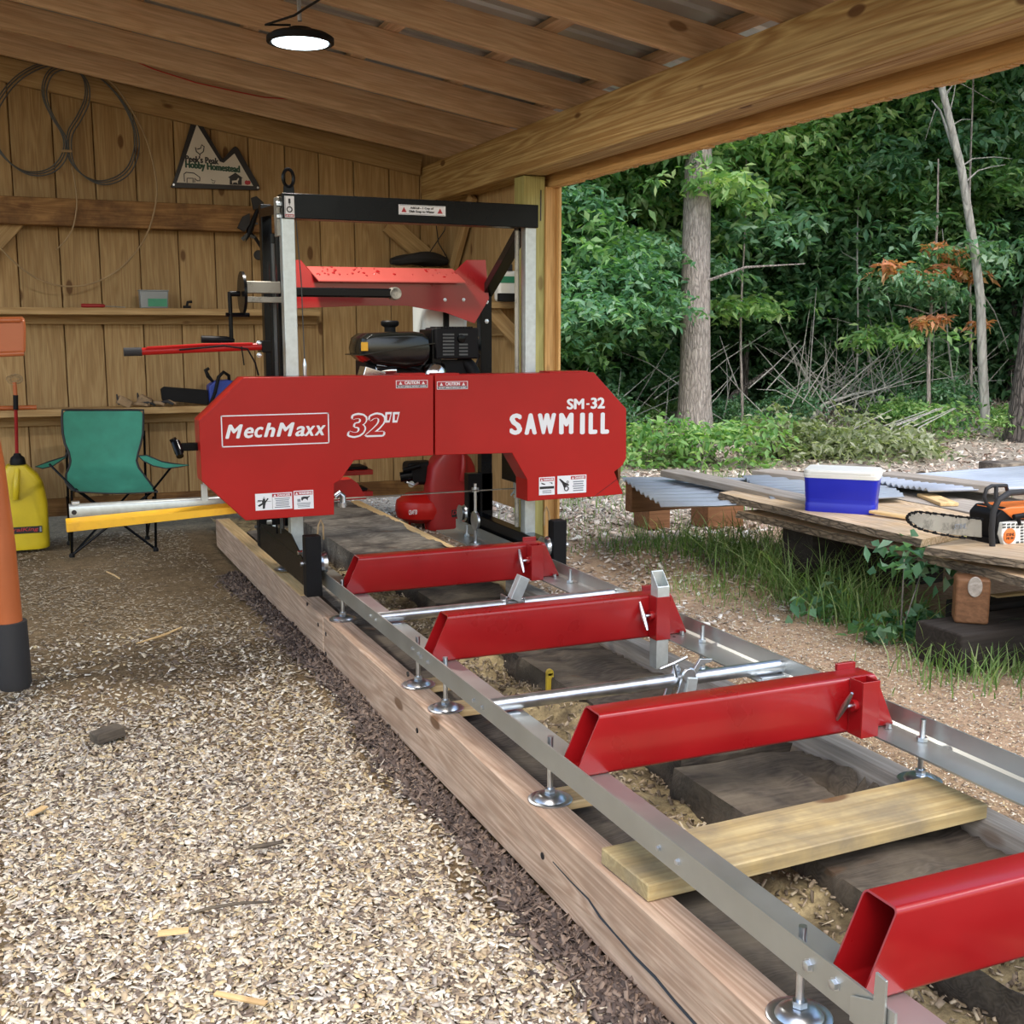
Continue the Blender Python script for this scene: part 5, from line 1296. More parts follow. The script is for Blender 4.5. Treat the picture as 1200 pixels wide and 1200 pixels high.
m, _ = coil('x', [(100, 82), (130, 96), (155, 130), (172, 165), (182, 205), (183, 235), (172, 275), (150, 306), (125, 325), (95, 335), (60, 333), (30, 318), (0, 290), (-30, 250), (-40, 180)], .0055, None, '', y=8.04, closed=False)
tag(m.build('twisted_wire', M['wire_tan']), 'long thin tan twisted wire hanging in a wide arc down to the upper shelf', 'wire')
m, _ = coil('x', [(84, 196), (88, 215), (90, 240), (86, 265), (78, 280), (66, 293)], .0045, None, '', y=8.04, closed=False)
tag(m.build('loose_wire', M['wire_tan']), 'short pale loose wire end hanging below the coiled cable ring', 'wire')
# ---- things on the shelves
bx = empty('storage_box', (.86, 8.02, ZS1), label='cloudy plastic box with green contents on the upper shelf', cat='box')
a = P(165, 358.5, y=7.99); c = P(197, 340, y=7.99)
m = MB(); m.add([(a.x, 7.98, ZS1), (c.x - .005, 7.98, ZS1), (c.x, 7.98, c.z - .008), (a.x - .004, 7.98, c.z - .006), (a.x, 8.08, ZS1), (c.x - .005, 8.08, ZS1), (c.x, 8.08, c.z - .008), (a.x - .004, 8.08, c.z - .006)], [(0, 1, 2, 3), (4, 7, 6, 5), (0, 3, 7, 4), (1, 5, 6, 2), (0, 4, 5, 1), (3, 2, 6, 7)]); m.build('tub', M['clear_box'], bx, bevel=.006)
m = MB(); m.bb(a.x - .008, c.x + .004, 7.975, 8.085, c.z - .008, c.z); m.build('lid', M['clear_box'], bx, bevel=.003)
m = MB(); m.bb(a.x + .045, c.x - .012, 7.972, 7.985, ZS1 + .012, ZS1 + .062); m.bb(a.x + .07, a.x + .073, 7.970, 7.98, ZS1 + .012, ZS1 + .062); m.build('contents', M['green_box'], bx)
sd = empty('screwdriver', (.50, 8.0, ZS1), label='screwdriver with dark red handle lying on the upper shelf', cat='screwdriver')
a = P(95, 358, y=7.99); c = P(123, 358, y=7.99); e = P(147, 359, y=7.99)
m = MB(); m.tube([(a.x, 7.99, ZS1 + .013), (a.x + .01, 7.99, ZS1 + .013), (c.x - .01, 7.99, ZS1 + .013), (c.x, 7.99, ZS1 + .013)], [.010, .013, .012, .007], 10); m.build('handle', M['red_plastic'], sd)
m = MB(); m.tube([(c.x, 7.99, ZS1 + .011), (e.x, 7.99, ZS1 + .004)], .004, 6); m.build('shaft', M['bar_steel'], sd)
m = MB(); q = P(219, 357, y=8.0); m.box((q.x, 8.0, ZS1 + .010), (.05, .03, .018)); m.tube([(q.x, 8.0, ZS1 + .015), (q.x + .005, 8.0, ZS1 + .042), (q.x + .035, 8.0, ZS1 + .045)], .010, 8)
tag(m.build('small_valve', M['black_matte'], bevel=.003), 'small black valve fitting on the upper shelf by the index disc', 'fitting')
# work gloves
def glove(name, off, rot, label):
    g = empty(name, (off[0], off[1], off[2]), rz=rot, label=label, cat='glove')
    W = WM[g.name]
    def part(n_, mb, mt): return mb.build(n_, mt, g, bevel=0, local=W)
    m = MB(); m.box((.0, 0, .022), (.10, .085, .030)); o = part('palm', m, M['tan_glove']); o.modifiers.new('s', 'SUBSURF').levels = 2
    m = MB(); m.box((-.085, 0, .035), (.09, .075, .060), (0, .5, 0)); o = part('cuff', m, M['tan_glove']); o.modifiers.new('b', 'BEVEL').width = .008
    m = MB(); m.tube([(-.125, -.036, .02), (-.13, 0, .085), (-.12, .036, .02)], .005, 6); part('cuff_edge', m, M['black_edge'])
    for k, (yy, L) in enumerate(((-.034, .075), (-.012, .088), (.011, .082), (.033, .062))):
        m = MB(); m.tube([(.03, yy, .024), (.03 + L * .5, yy * 1.2, .032), (.03 + L, yy * 1.35, .012)], [.012, .0115, .009], 8); part('finger', m, M['tan_glove'] if k % 2 else M['black_edge'])
    m = MB(); m.tube([(-.01, -.035, .024), (.02, -.062, .022), (.05, -.075, .012)], [.013, .012, .010], 8); part('thumb', m, M['tan_glove'])
    return g
q = P(165, 474, y=8.02)
glove('work_glove', (q.x - .02, 8.02, ZS2), .1, 'stiff tan and black work glove standing on its cuff on the lower shelf')
glove('work_glove', (q.x + .11, 8.00, ZS2 + .005), -.25, 'limp tan and black work glove drooping over the lower shelf edge')
# blue electric chainsaw in a black scabbard
bs = empty('electric_chainsaw', (1.10, 8.0, ZS2), label='blue chainsaw with black scabbard on the lower shelf', cat='chainsaw')
a = P(188, 470, y=7.99); c = P(243, 455, y=7.99)
m = MB(); m.prism([P(*q, y=7.99).xz[:] for q in ((188, 456), (192, 453), (243, 457), (244, 474), (240, 474), (190, 469))], 7.97, 8.01); m.build('scabbard', M['black_matte'], bs, bevel=.004)
m = MB(); m.prism([P(*q, y=7.96).xz[:] for q in ((244, 452), (252, 446), (268, 445), (284, 450), (290, 476), (246, 478))], 7.94, 8.06); m.build('body', M['blue_tool'], bs, bevel=.012)
m = MB(); m.tube([P(246, 476, y=7.95), P(252, 460, y=7.93), P(256, 442, y=7.93), P(262, 436, y=7.94), P(268, 440, y=7.95), P(269, 452, y=7.97)], .012, 8); m.build('front_handle', M['black_matte'], bs)
m = MB(); m.tube([P(252, 450, y=7.97), P(244, 441, y=7.97), P(241, 434, y=7.97), P(245, 431.5, y=7.97)], [.008, .014, .014, .010], 8); m.build('hand_guard', M['black_matte'], bs)
# compound bow hung on the girt
bw = empty('compound_bow', (1.6, 8.1, H + .7), label='black camouflage compound bow hanging on the wall left of the mast', cat='bow')
def B_(u, v): return P(u, v, y=8.03)
m = MB(); m.tube([B_(303, 243), B_(298, 256), B_(293, 270), B_(289, 281), B_(294, 273), B_(300, 280), B_(307, 291)], [.012, .016, .022, .018, .014, .012, .012], 8); m.build('riser', M['black_matte'], bw)
m = MB(); m.prism([q.xz[:] for q in (B_(294, 232), B_(300, 230), B_(309, 238), B_(306, 243), B_(297, 246))], 8.01, 8.04); m.prism([q.xz[:] for q in (B_(278, 267), B_(284, 254), B_(292, 250), B_(293, 262), B_(286, 272))], 8.01, 8.04); m.build('limb', M['black_edge'], bw, bevel=.003)
m = MB(); m.lathe([(.028, -.01), (.034, 0), (.028, .01)], B_(303, 299), 'y', 16); m.tube([B_(303, 240), B_(312, 268), B_(306, 297)], .002, 5); m.build('cam_wheel', M['black_edge'], bw)
m = MB(); m.tube([B_(284, 281), B_(290, 275), B_(299, 278)], .014, 7); m.tube([B_(292, 262), B_(302, 262)], .008, 6); m.build('sight', M['hose'], bw)
# ---- far right corner: shelf box, bottle, bag, cords
zsh = P(585, 354, x=2.80).z; cb = board('corner_shelf', (2.70, 6.98, zsh - .02), (2.97, 6.98, zsh - .02), .70, .04, M['plank'], None); tag(cb, 'pine corner shelf board behind the treated post', 'shelf')
cb2 = board('corner_brace', (2.74, 6.70, zsh - .05), (2.95, 6.70, zsh - .26), .09, .036, M['plank'], None, up=(0, -1, 0)); tag(cb2, 'slanting pine brace under the corner shelf', 'brace')
yb_ = P(594, 336, x=2.84).y; bt_ = empty('detergent_bottle', (2.84, yb_, zsh), label='white and green bottle on the corner shelf behind the post', cat='bottle')
m = MB(); m.box((2.84, yb_, zsh + .095), (.15, .09, .19)); m.build('body', M['white_plastic'], bt_, bevel=.025)
m = MB(); m.box((2.84, yb_ - .046, zsh + .135), (.13, .005, .04)); m.build('label_band', M['green_box'], bt_)
m = MB(); m.tube([(2.84, yb_, zsh + .19), (2.84, yb_, zsh + .23)], .035, 12); m.build('cap', M['label_black'], bt_)
m = MB(); a = P(590, 354, y=7.3); m.bb(2.74, 2.93, yb_ - .12, yb_ - .08, zsh, zsh + .05); tag(m.build('black_case', M['black_matte'], bevel=.005), 'low black case in front of the white and green bottle', 'case')
bg_ = empty('black_bag', (2.65, 7.95, H + .48), label='black bag slung on top behind the red cross member', cat='bag')
m = MB()
vs = []
for k in range(9):
    for j in range(12):
        t = k / 8; a = 2 * PI * j / 12; rr_ = .065 * math.sin(PI * (t * .86 + .07)) ** .6
        q = P(458 + 66 * t, 303 - 3 * math.sin(PI * t), y=8.0); vs.append((q.x, 8.0 + rr_ * 1.3 * math.cos(a), q.z - .02 + rr_ * math.sin(a) * (.8 + .2 * math.sin(5 * t + j))))
m.add(vs, [tuple(range(12))[::-1], tuple(8 * 12 + j for j in range(12))] + [(k * 12 + j, k * 12 + (j + 1) % 12, (k + 1) * 12 + (j + 1) % 12, (k + 1) * 12 + j) for k in range(8) for j in range(12)])
m.build('body', M['black_edge'], bg_)
m = MB(); m.tube([P(500, 301, y=8.0), P(521, 270, y=8.08), P(527, 240, y=8.14)], .004, 5); m.tube([P(524, 302, y=8.0), P(514, 285, y=8.08), P(511, 262, y=8.14)], .004, 5); m.build('strap', M['black_edge'], bg_)
m = MB(); m.bb(P(452, 309, y=8.08).x, P(548, 309, y=8.08).x, 7.86, 8.16, P(500, 312, y=8.05).z - .05, P(500, 312, y=8.05).z - .02); tag(m.build('corner_ledge', M['plank']), 'narrow pine ledge carrying the black bag', 'shelf')
# small dark odds and ends on the right of the upper shelf
for k, (u, w_, h_, nm, lab) in enumerate(((408, .07, .02, 'loose_clip', 'thin wire clip on the upper shelf under the red cross member'), (438, .085, .030, 'tape_measure', 'black tape measure on the upper shelf behind the feed bar'), (466, .07, .035, 'small_clamp', 'small black clamp on the upper shelf right of the tape measure'), (489, .09, .025, 'flat_case', 'flat black case at the right end of the upper shelf'))):
    q = P(u, 358, y=8.0); m = MB(); m.box((q.x, 8.0, ZS1 + h_ / 2), (w_, .05, h_)); m.lathe([(h_ * .4, 0), (h_ * .3, .01)], (q.x, 8.0, ZS1 + h_), n=10)
    if q.x < 1.98: tag(m.build(nm, M['black_matte'], bevel=.006), lab, 'tool')
# ---- offcut, sticks and splinters on the chips
a = P(126, 862, z=.02)
oc = board('wood_offcut', (a.x - .045, a.y - .02, .022), (a.x + .045, a.y + .02, .030), .06, .035, M['black_wood'], None); tag(oc, 'small dark block of wood lying on the chips', 'offcut')
def stick(pts, r, mat, label, nm='stick'):
    m = MB(); m.tube([P(u, v, z=.022) for u, v in pts], r, 6); tag(m.build(nm, mat), label, 'stick')
stick(((217, 1072), (245, 1064), (285, 1058), (318, 1057)), [.002, .004, .004, .002], M['black_wood'], 'thin dark curved twig on the pale chips')
stick(((160, 754), (190, 745), (213, 735)), [.003, .006, .004], M['fresh'], 'long pale splinter beyond the dark offcut')
def sliver(u, v, du, dv, w, lab):
    a = P(u, v, z=.02); c = P(u + du, v + dv, z=.02); o = board('wood_sliver', a, c, w, .006, M['fresh'], None, bevel=.001); tag(o, lab, 'offcut')
sliver(185, 1094, 36, -4, .022, 'flat pale sliver of wood at the foot of the picture, left of the twig')
sliver(252, 1164, 60, 12, .014, 'long thin pale sliver nearest the camera on the chips')
sliver(35, 955, 18, -10, .02, 'short orange tinged sliver near the left edge of the chips')
stick(((291, 993), (310, 991), (332, 986)), [.004, .007, .004], M['black_wood'], 'short stubby dark twig in the middle of the chips')
stick(((125, 670), (134, 674), (140, 678)), .004, M['fresh'], 'small pale stick on the bare floor in front of the chair')
stick(((70, 905), (95, 895), (104, 880), (96, 868)), [.002, .003, .003, .002], M['grey_board'], 'thin curled root beside the dark offcut')
# ================================================================ LUMBER STACK IN THE YARD
def slab(name, pts, z0, th, mat, label, edge=None, wav=.012, seed=0, dz=None, cat='board'):
    """a wany board: pts are four ground-plan corners (x, y) of a long board; long sides are wavy"""
    rr = random.Random(seed + 5)
    A, B, C_, D = [Vector((p[0], p[1], 0)) for p in pts]     # A-B one long side, D-C the other
    n = 22; top = []; bot = []
    L = (B - A).length
    side = ((D - A) + (C_ - B)).normalized()
    ph = [rr.uniform(0, 6) for _ in range(4)]
    dz = dz or (0, 0)
    for k in range(n + 1):
        t = k / n; w1 = wav * (math.sin(t * L * 3 + ph[0]) + .5 * math.sin(t * L * 9 + ph[1])); w2 = wav * (math.sin(t * L * 3.4 + ph[2]) + .5 * math.sin(t * L * 8 + ph[3]))
        zz = z0 + dz[0] + (dz[1] - dz[0]) * t
        p = A.lerp(B, t) + side * w1; q = D.lerp(C_, t) + side * w2
        top += [(p.x, p.y, zz + th), (q.x, q.y, zz + th)]
        p = p - side * th * .5 * (1 if edge else 0); q = q + side * th * .5 * (1 if edge else 0)
        bot += [(p.x, p.y, zz), (q.x, q.y, zz)]
    c = Vector(((A.x + B.x + C_.x + D.x) / 4, (A.y + B.y + C_.y + D.y) / 4, z0 + th / 2))
    # local frame with the grain along X
    xa = (B - A).normalized(); ya = Vector((-xa.y, xa.x, 0)); W = Matrix(((xa.x, ya.x, 0, c.x), (xa.y, ya.y, 0, c.y), (0, 0, 1, c.z), (0, 0, 0, 1)))
    Wi = W.inverted()
    vs = [Wi @ Vector(v) for v in top + bot]; o_ = 2 * (n + 1)
    ft, fe = [], []
    for k in range(n):
        a = 2 * k; ft.append((a, a + 1, a + 3, a + 2)); ft.append((o_ + a, o_ + a + 2, o_ + a + 3, o_ + a + 1))
        fe.append((a, a + 2, o_ + a + 2, o_ + a)); fe.append((a + 1, o_ + a + 1, o_ + a + 3, a + 3))
    ft.append((0, o_, o_ + 1, 1)); ft.append((2 * n, 2 * n + 1, o_ + 2 * n + 1, o_ + 2 * n))
    me = bpy.data.meshes.new(name); me.from_pydata(vs, [], ft + fe)
    me.materials.append(mat); me.materials.append(edge or mat)
    for i, p_ in enumerate(me.polygons): p_.material_index = 1 if i >= len(ft) else 0
    bm = bmesh.new(); bm.from_mesh(me); bmesh.ops.recalc_face_normals(bm, faces=bm.faces); bm.to_mesh(me); bm.free()
    o = link(name, me, None, None, W)
    return tag(o, label, cat, group=None)
def gp(u, v, z): p = P(u, v, z=z); return (p.x, p.y)
Zd = .385
A0 = gp(868, 592, Zd + .03); A1 = gp(1290, 688, Zd + .03)
def off(p, dx, dy): return (p[0] + dx, p[1] + dy)
# two bottom layers of the stack
slab('slab_board', (A0, A1, off(A1, .48, -.03), off(A0, .50, .0)), Zd - .035, .034, M['deck_top'], 'lowest bark edged slab at the front of the lumber stack', M['bark_slab'], seed=1)
slab('slab_board', (off(A0, .55, .1), off(A1, .52, .0), off(A1, 1.0, 0), off(A0, 1.05, .15)), Zd - .035, .034, M['deck_top'], 'bark edged slab just behind the lowest front slab', M['bark_slab'], seed=2)
B0 = gp(870, 580, Zd + .03); B1 = gp(1290, 676, Zd + .03)
slab('slab_board', (off(B0, .02, 0), off(B1, .03, 0), off(B1, .42, 0), off(B0, .44, 0)), Zd + .001, .026, M['treated'], 'greenish thin board second from the bottom of the lumber stack', None, seed=3, wav=.006)
C0 = gp(842, 577, Zd + .075); C1 = gp(1080, 633, Zd + .06)
slab('slab_board', (C0, C1, off(C1, .34, .10), off(C0, .34, .12)), Zd + .028, .034, M['deck_top'], 'bark edged board with a pointed tip reaching out under the blue cooler', M['bark_slab'], seed=4, wav=.010, dz=(.012, 0))
D0 = gp(1085, 641, Zd + .058); D1 = gp(1290, 668, Zd + .058)
slab('slab_board', (D0, D1, off(D1, .4, .05), off(D0, .38, .12)), Zd + .028, .030, M['deck_top'], 'bark edged slab under the orange chainsaw', M['bark_slab'], seed=5)
E0 = gp(1020, 575, Zd + .08); 
slab('slab_board', ((4.12, 5.35), (4.02, 3.2), (4.42, 3.15), (4.55, 5.35)), Zd + .001, .032, M['deck_top'], 'broad fresh sawn slab running behind the cooler and the chainsaw bar', M['bark_slab'], seed=6)
slab('slab_board', ((4.60, 5.7), (4.50, 3.3), (4.80, 3.3), (4.95, 5.7)), Zd + .001, .032, M['grey_board'], 'silver grey board beyond the fresh sawn slab', None, seed=7)
slab('slab_board', ((4.98, 6.0), (4.85, 3.6), (5.3, 3.6), (5.4, 6.0)), Zd - .035, .034, M['grey_board'], 'wide silvered board at the back of the lumber stack', None, seed=8)
q0 = P(1021, 598, z=Zd + .09); q1 = P(1074, 611, z=Zd + .065)
o = board('thin_batten', (q0.x, q0.y, Zd + .085), (q1.x + .02, q1.y - .05, Zd + .075), .05, .014, M['fresh']); tag(o, 'thin batten poking out beside the cooler towards the saw tip', 'board')
q0 = P(1085, 577, z=Zd + .06); q1 = P(1113, 588, z=Zd + .06)
o = board('short_batten', (q0.x, q0.y, Zd + .045), (q1.x, q1.y, Zd + .045), .10, .02, M['fresh']); tag(o, 'short pale batten lying on the silver grey boards', 'board')
# long weathered boards beyond
def lay(u0, v0, u1, v1, z, w, th, mat, lab, z1=None):
    a = P(u0, v0, z=z); c = P(u1, v1, z=z if z1 is None else z1)
    o = board('weathered_board', (a.x, a.y, a.z - th / 2), (c.x, c.y, c.z - th / 2), w, th, mat); tag(o, lab, 'board')
lay(786, 550, 985, 592, .50, .16, .04, M['grey_board'], 'long weathered grey board crossing the corrugated sheets left of the cooler', z1=.47)
lay(892, 550, 990, 562, .48, .18, .04, M['grey_board'], 'grey board end showing behind the left side of the cooler', z1=.48)
lay(1036, 553, 1170, 568, .50, .17, .045, M['grey_board'], 'thick grey board resting on the far sheets right of the cooler', z1=.50)
# old corrugated sheets on bearers
def csheet(pts, z, lab, n=9):
    """pts: four plan corners; ribs run from side AB to side DC"""
    A, B, C_, D = [Vector((p[0], p[1], 0)) for p in pts]
    m = MB(); k = n * 6; vs = []
    for i in range(k + 1):
        t = i / k; zz = z + .010 * math.sin(2 * PI * t * n)
        for s in (0, .5, 1):
            p = A.lerp(B, t).lerp(D.lerp(C_, t), s); vs.append((p.x, p.y, zz + .004 * math.sin(s * 5 + t * 9)))
    fs = []
    for i in range(k):
        for s in range(2): fs.append((3 * i + s, 3 * i + s + 1, 3 * i + s + 4, 3 * i + s + 3))
    o = m.add(vs, fs).build('corrugated_sheet', M['sheet_blue'], smooth=60)
    sm = o.modifiers.new('solid', 'SOLIDIFY'); sm.thickness = .004
    return tag(o, lab, 'roofing sheet')
zc_ = .42
s0 = gp(728, 561, zc_); s1 = gp(776, 594, zc_); s2 = gp(900, 588, zc_); s3 = gp(850, 561, zc_)
csheet((s0, s1, gp(905, 590, zc_), gp(880, 561, zc_)), zc_, 'bluish corrugated sheet with a ragged corner beside the saw head')
csheet((gp(870, 559, zc_ + .03), gp(905, 588, zc_ + .03), gp(1060, 583, zc_ + .03), gp(1030, 556, zc_ + .03)), zc_ + .03, 'corrugated sheet lying behind the blue cooler')
csheet((gp(1010, 566, zc_ + .03), gp(1090, 580, zc_ + .03), gp(1330, 572, zc_ + .03), gp(1240, 548, zc_ + .03)), zc_ + .055, 'broad corrugated sheet at the right behind the chainsaw', n=12)
for k, (u, v, lab, w_) in enumerate(((768, 607, 'rusty brown block under the ragged corner of the corrugated sheet', .17), (845, 606, 'pale timber bearer under the left corrugated sheet', .3), (1000, 596, 'bearer block hidden in grass behind the cooler', .3), (1180, 590, 'bearer block under the broad corrugated sheet', .3))):
    a = P(u, v, z=.06)
    m = MB(); zt = (.20, .25, .385, .385)[k]
    m.box((a.x, a.y + .05, zt / 2 - .01), (w_, .22, zt)); tag(m.build('bearer_block', M['brown_block'] if k < 2 else M['grey_wood'], bevel=.006), lab, 'block')
m = MB(); a = P(768, 600, z=.2); m.box((a.x + .12, a.y + .08, .30), (.55, .09, .20)); tag(m.build('rusty_beam', M['brown_block'], bevel=.004), 'rust coloured beam under the front edge of the left sheet', 'beam')
# supports of the lumber stack
Ax = 3.55
ps = empty('stump_post', (3.62, 3.45, 0), label='short squared log standing on end with a pale sawn knot, under the stack', cat='post')
a = P(1117, 700, y=3.42); c = P(1158, 700, y=3.42)
m = MB(); bc = P(1138, 700, y=3.52); m.box((bc.x, 3.52, (.16 + Zd - .034) / 2), (.135, .12, Zd - .034 - .16), (0, 0, -YAW - .28)); m.build('block', M['brown_block'], ps, bevel=.012)
k_ = bc + Vector((-.5547 * .062, -.83 * .062, 0)); k_.z = P(1138, 690, y=3.45).z; m = MB(); m.lathe([(.036, 0), (.034, .006), (.01, .008)], (0, 0, 0), n=22, rot=Matrix.Rotation(PI / 2, 3, 'X'))
Rk = Matrix.Rotation(-YAW - .28, 3, 'Z'); m.v = [Vector((k_.x, k_.y, k_.z)) + Rk @ Vector((v_.x * .8, v_.y, v_.z * 1.2)) for v_ in m.v]; m.build('sawn_knot', M['grey_board'], ps, label='pale oval sawn knot')
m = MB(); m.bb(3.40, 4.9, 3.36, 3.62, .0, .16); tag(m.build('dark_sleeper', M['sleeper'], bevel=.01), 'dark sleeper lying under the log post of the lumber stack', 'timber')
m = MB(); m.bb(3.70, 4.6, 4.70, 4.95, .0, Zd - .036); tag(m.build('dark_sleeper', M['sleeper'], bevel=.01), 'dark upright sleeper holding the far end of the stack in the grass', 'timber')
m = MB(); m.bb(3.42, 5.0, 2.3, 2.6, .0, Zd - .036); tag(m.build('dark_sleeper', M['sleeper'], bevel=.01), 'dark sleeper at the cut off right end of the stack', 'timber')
for k, (u, v) in enumerate(((1176, 722), (1192, 712), (1190, 702))):
    a = P(u, v, y=3.75); o = board('split_offcut', (a.x - .07, 3.75 + .03 * k, a.z), (a.x + .14, 3.80, a.z + .004), .045, .022, M['fresh']); tag(o, ('lowest', 'middle', 'topmost')[k] + ' pale offcut in the dark under the lumber stack', 'offcut')
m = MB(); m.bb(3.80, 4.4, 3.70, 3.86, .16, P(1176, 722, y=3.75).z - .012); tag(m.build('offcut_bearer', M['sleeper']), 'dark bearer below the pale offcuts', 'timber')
# ---- cooler
ZC = Zd + .063
c1 = P(940, 600, z=ZC); c2 = P(1028, 605, z=ZC); rzc = math.atan2(c2.y - c1.y, c2.x - c1.x)
wC = .375; dC = .24; hC = .235
Zc0 = ZC
base = Vector((c1.x, c1.y, ZC)); ex = Vector((math.cos(rzc), math.sin(rzc), 0)); ey = Vector((-ex.y, ex.x, 0))
wC = (c2 - c1).length * .99; 
ctr = base + ex * wC / 2 + ey * dC / 2
cool = empty('cooler', ctr, rz=rzc, label='blue cooler box with white lid on the lumber stack', cat='cooler')
WC = WM[cool.name]
def hC_(v): return P(985, v, y=ctr.y - dC / 2).z - ZC
hb1 = .178; hb2 = .218
m = MB(); vs = []
prof = [(.0, .94), (.01, .95), (.048, .955), (.051, .945), (.056, .955), (.061, .945), (.066, .957), (.071, .947), (.076, .96), (.15, .985), (hb1 - .004, 1.0), (hb1, 1.0)]
n = 32
def rrect(w, d, r, n):
    out = []
    for cx2, cy2, a0 in ((1, 1, 0), (-1, 1, 90), (-1, -1, 180), (1, -1, 270)):
        for k in range(n // 4): a = math.radians(a0 + 90 * k / (n // 4 - 1)); out.append((cx2 * (w / 2 - r) + r * math.cos(a), cy2 * (d / 2 - r) + r * math.sin(a)))
    return out
def loft(mb, prof, w, d, r):
    vs = []; rg = rrect(w, d, r, n)
    for z, s in prof: vs += [(x * s, y * s, z) for x, y in rg]
    fs = [tuple(range(n))[::-1], tuple((len(prof) - 1) * n + k for k in range(n))] + [(j * n + k, j * n + (k + 1) % n, (j + 1) * n + (k + 1) % n, (j + 1) * n + k) for j in range(len(prof) - 1) for k in range(n)]
    mb.add(vs, fs)
loft(m, prof, wC, dC, .03); m.build('body', M['blue_plastic'], cool, local=WC, smooth=50)
m = MB(); loft(m, [(hb1, 1.02), (hb1 + .018, 1.03), (hb1 + .020, 1.015), (hb1 + .036, 1.01), (hb1 + .041, .985)], wC, dC, .03); ld_ = m.build('lid', M['white_plastic'], cool, local=WC, smooth=30)
m = MB(); m.box((0, -dC / 2 - .002, hb1 + .029), (wC * .8, .004, .008)); m.build('lid_ridge', M['white_plastic'], cool, local=WC)
# ---- petrol chainsaw
ZS = Zd + .060
sw0 = P(1150, 640, z=ZS)
saw = empty('petrol_chainsaw', (sw0.x + .1, sw0.y, ZS), label='orange and white chainsaw with a dirty guide bar on the lumber stack', cat='chainsaw')
YS = sw0.y + .02
def K(u, v, y=None): return P(u, v, y=YS if y is None else y)
def kz(pts, y=None): return [K(u, v, y).xz[:] for u, v in pts]
m = MB(); m.prism(kz(((1075, 612), (1073, 607), (1077, 603), (1090, 603.5), (1160, 611), (1160, 632), (1120, 628), (1088, 621))), YS + .045, YS + .051); br_ = m.build('guide_bar', M['bar_steel'], saw, bevel=.0015)
text_mesh('lettering', 'STIHL', M['label_grey'], br_, K(1127, 622).x, K(1142, 616).x, K(1127, 622.5).z, K(1142, 615).z, YS + .0445, .2, .03)
m = MB(); ring = [(1160, 610), (1140, 608), (1120, 605.5), (1100, 603), (1085, 601.5), (1076, 603.5), (1072, 608), (1073, 612.5), (1079, 618), (1090, 623), (1110, 628), (1130, 631.5), (1160, 634)]
pts = []
for a, c in zip(ring[:-1], ring[1:]):
    for k in range(4): pts.append((a[0] + (c[0] - a[0]) * k / 4, a[1] + (c[1] - a[1]) * k / 4))
for i, (u, v) in enumerate(pts):
    q = K(u, v); q2 = K(*pts[(i + 1) % len(pts)]) if i + 1 < len(pts) else q + Vector((.01, 0, 0)); d = (q2 - q)
    ang = -math.atan2(d.z, d.x); m.box((q.x, YS + .048, q.z), (d.length * .8, .009, .010 if i % 2 else .006), (0, ang, 0))
    if i % 3 == 0:
        nrm = Vector((d.z, 0, -d.x)).normalized() * (-1 if True else 1); m.box((q.x - nrm.x * -.005, YS + .048, q.z + nrm.z * .005), (.008, .007, .008), (0, ang + .5, 0))
ch_ = m.build('chain', M['black_matte'], saw, smooth=0); ch_['kind'] = 'stuff'
# body
m = MB(); m.prism(kz(((1168, 604), (1176, 595), (1260, 592), (1280, 600), (1280, 645), (1172, 645), (1168, 636))), YS + .0, YS + .16); m.build('engine_housing', M['black_matte'], saw, bevel=.008)
m = MB(); m.prism(kz(((1173, 597), (1184, 594), (1260, 590), (1262, 607), (1187, 609))), YS - .004, YS + .15); m.build('top_cover', M['orange_plastic'], saw, bevel=.008)
m = MB(); m.prism(kz(((1171, 612), (1188, 610), (1262, 610), (1262, 645), (1183, 645), (1173, 640), (1169, 626))), YS - .022, YS + .01); cv = m.build('starter_cover', M['white_plastic'], saw, bevel=.005)
for r in range(9):
    for k in range(14):
        u = 1175 + 4.0 * k; v = 614 + 3.5 * r
        if u > 1260 or ((u - 1182) / 11) ** 2 + ((v - 625) / 10) ** 2 < 1 or (u < 1176 and v > 634): continue
        pass
gm = MB()
for r in range(9):
    for k in range(15):
        u = 1175 + 5.2 * k; v = 613.5 + 3.5 * r
        if ((u - 1182.5) / 11.5) ** 2 + ((v - 627) / 10) ** 2 < 1 or (u < 1177 and v > 634): continue
        a = K(u, v, YS - .022); c = K(u + 3.4, v + 1.9, YS - .022); gm.bb(a.x, c.x, YS - .0235, YS - .021, c.z, a.z)
gg = gm.build('cooling_slots', M['hose'], cv, smooth=0); gg['kind'] = 'stuff'
m = MB(); q = K(1182.5, 628, YS - .022); m.lathe([(.034, 0), (.034, .004), (.030, .006), (0, .006)], q, n=28, rot=Matrix.Rotation(PI / 2, 3, 'X')); bd = m.build('round_badge', M['orange_plastic'], saw, label='round orange badge')
text_mesh('lettering', 'STIHL', M['label_black'], bd, q.x - .024, q.x + .024, q.z + .001, q.z + .014, q.y - .0065, .1, .04); text_mesh('lettering', 'MS 261', M['label_black'], bd, q.x - .022, q.x + .022, q.z - .014, q.z - .003, q.y - .0065, .1, .04)
m = MB(); m.tube([K(1163, 642, YS - .03), K(1162, 622, YS - .04), K(1164, 600, YS - .045), K(1170, 586, YS - .045), K(1182, 578, YS - .03), K(1200, 576.5, YS + .02), K(1225, 577, YS + .08), K(1240, 590, YS + .12)], .013, 12); m.build('front_handle', M['black_edge'], saw)
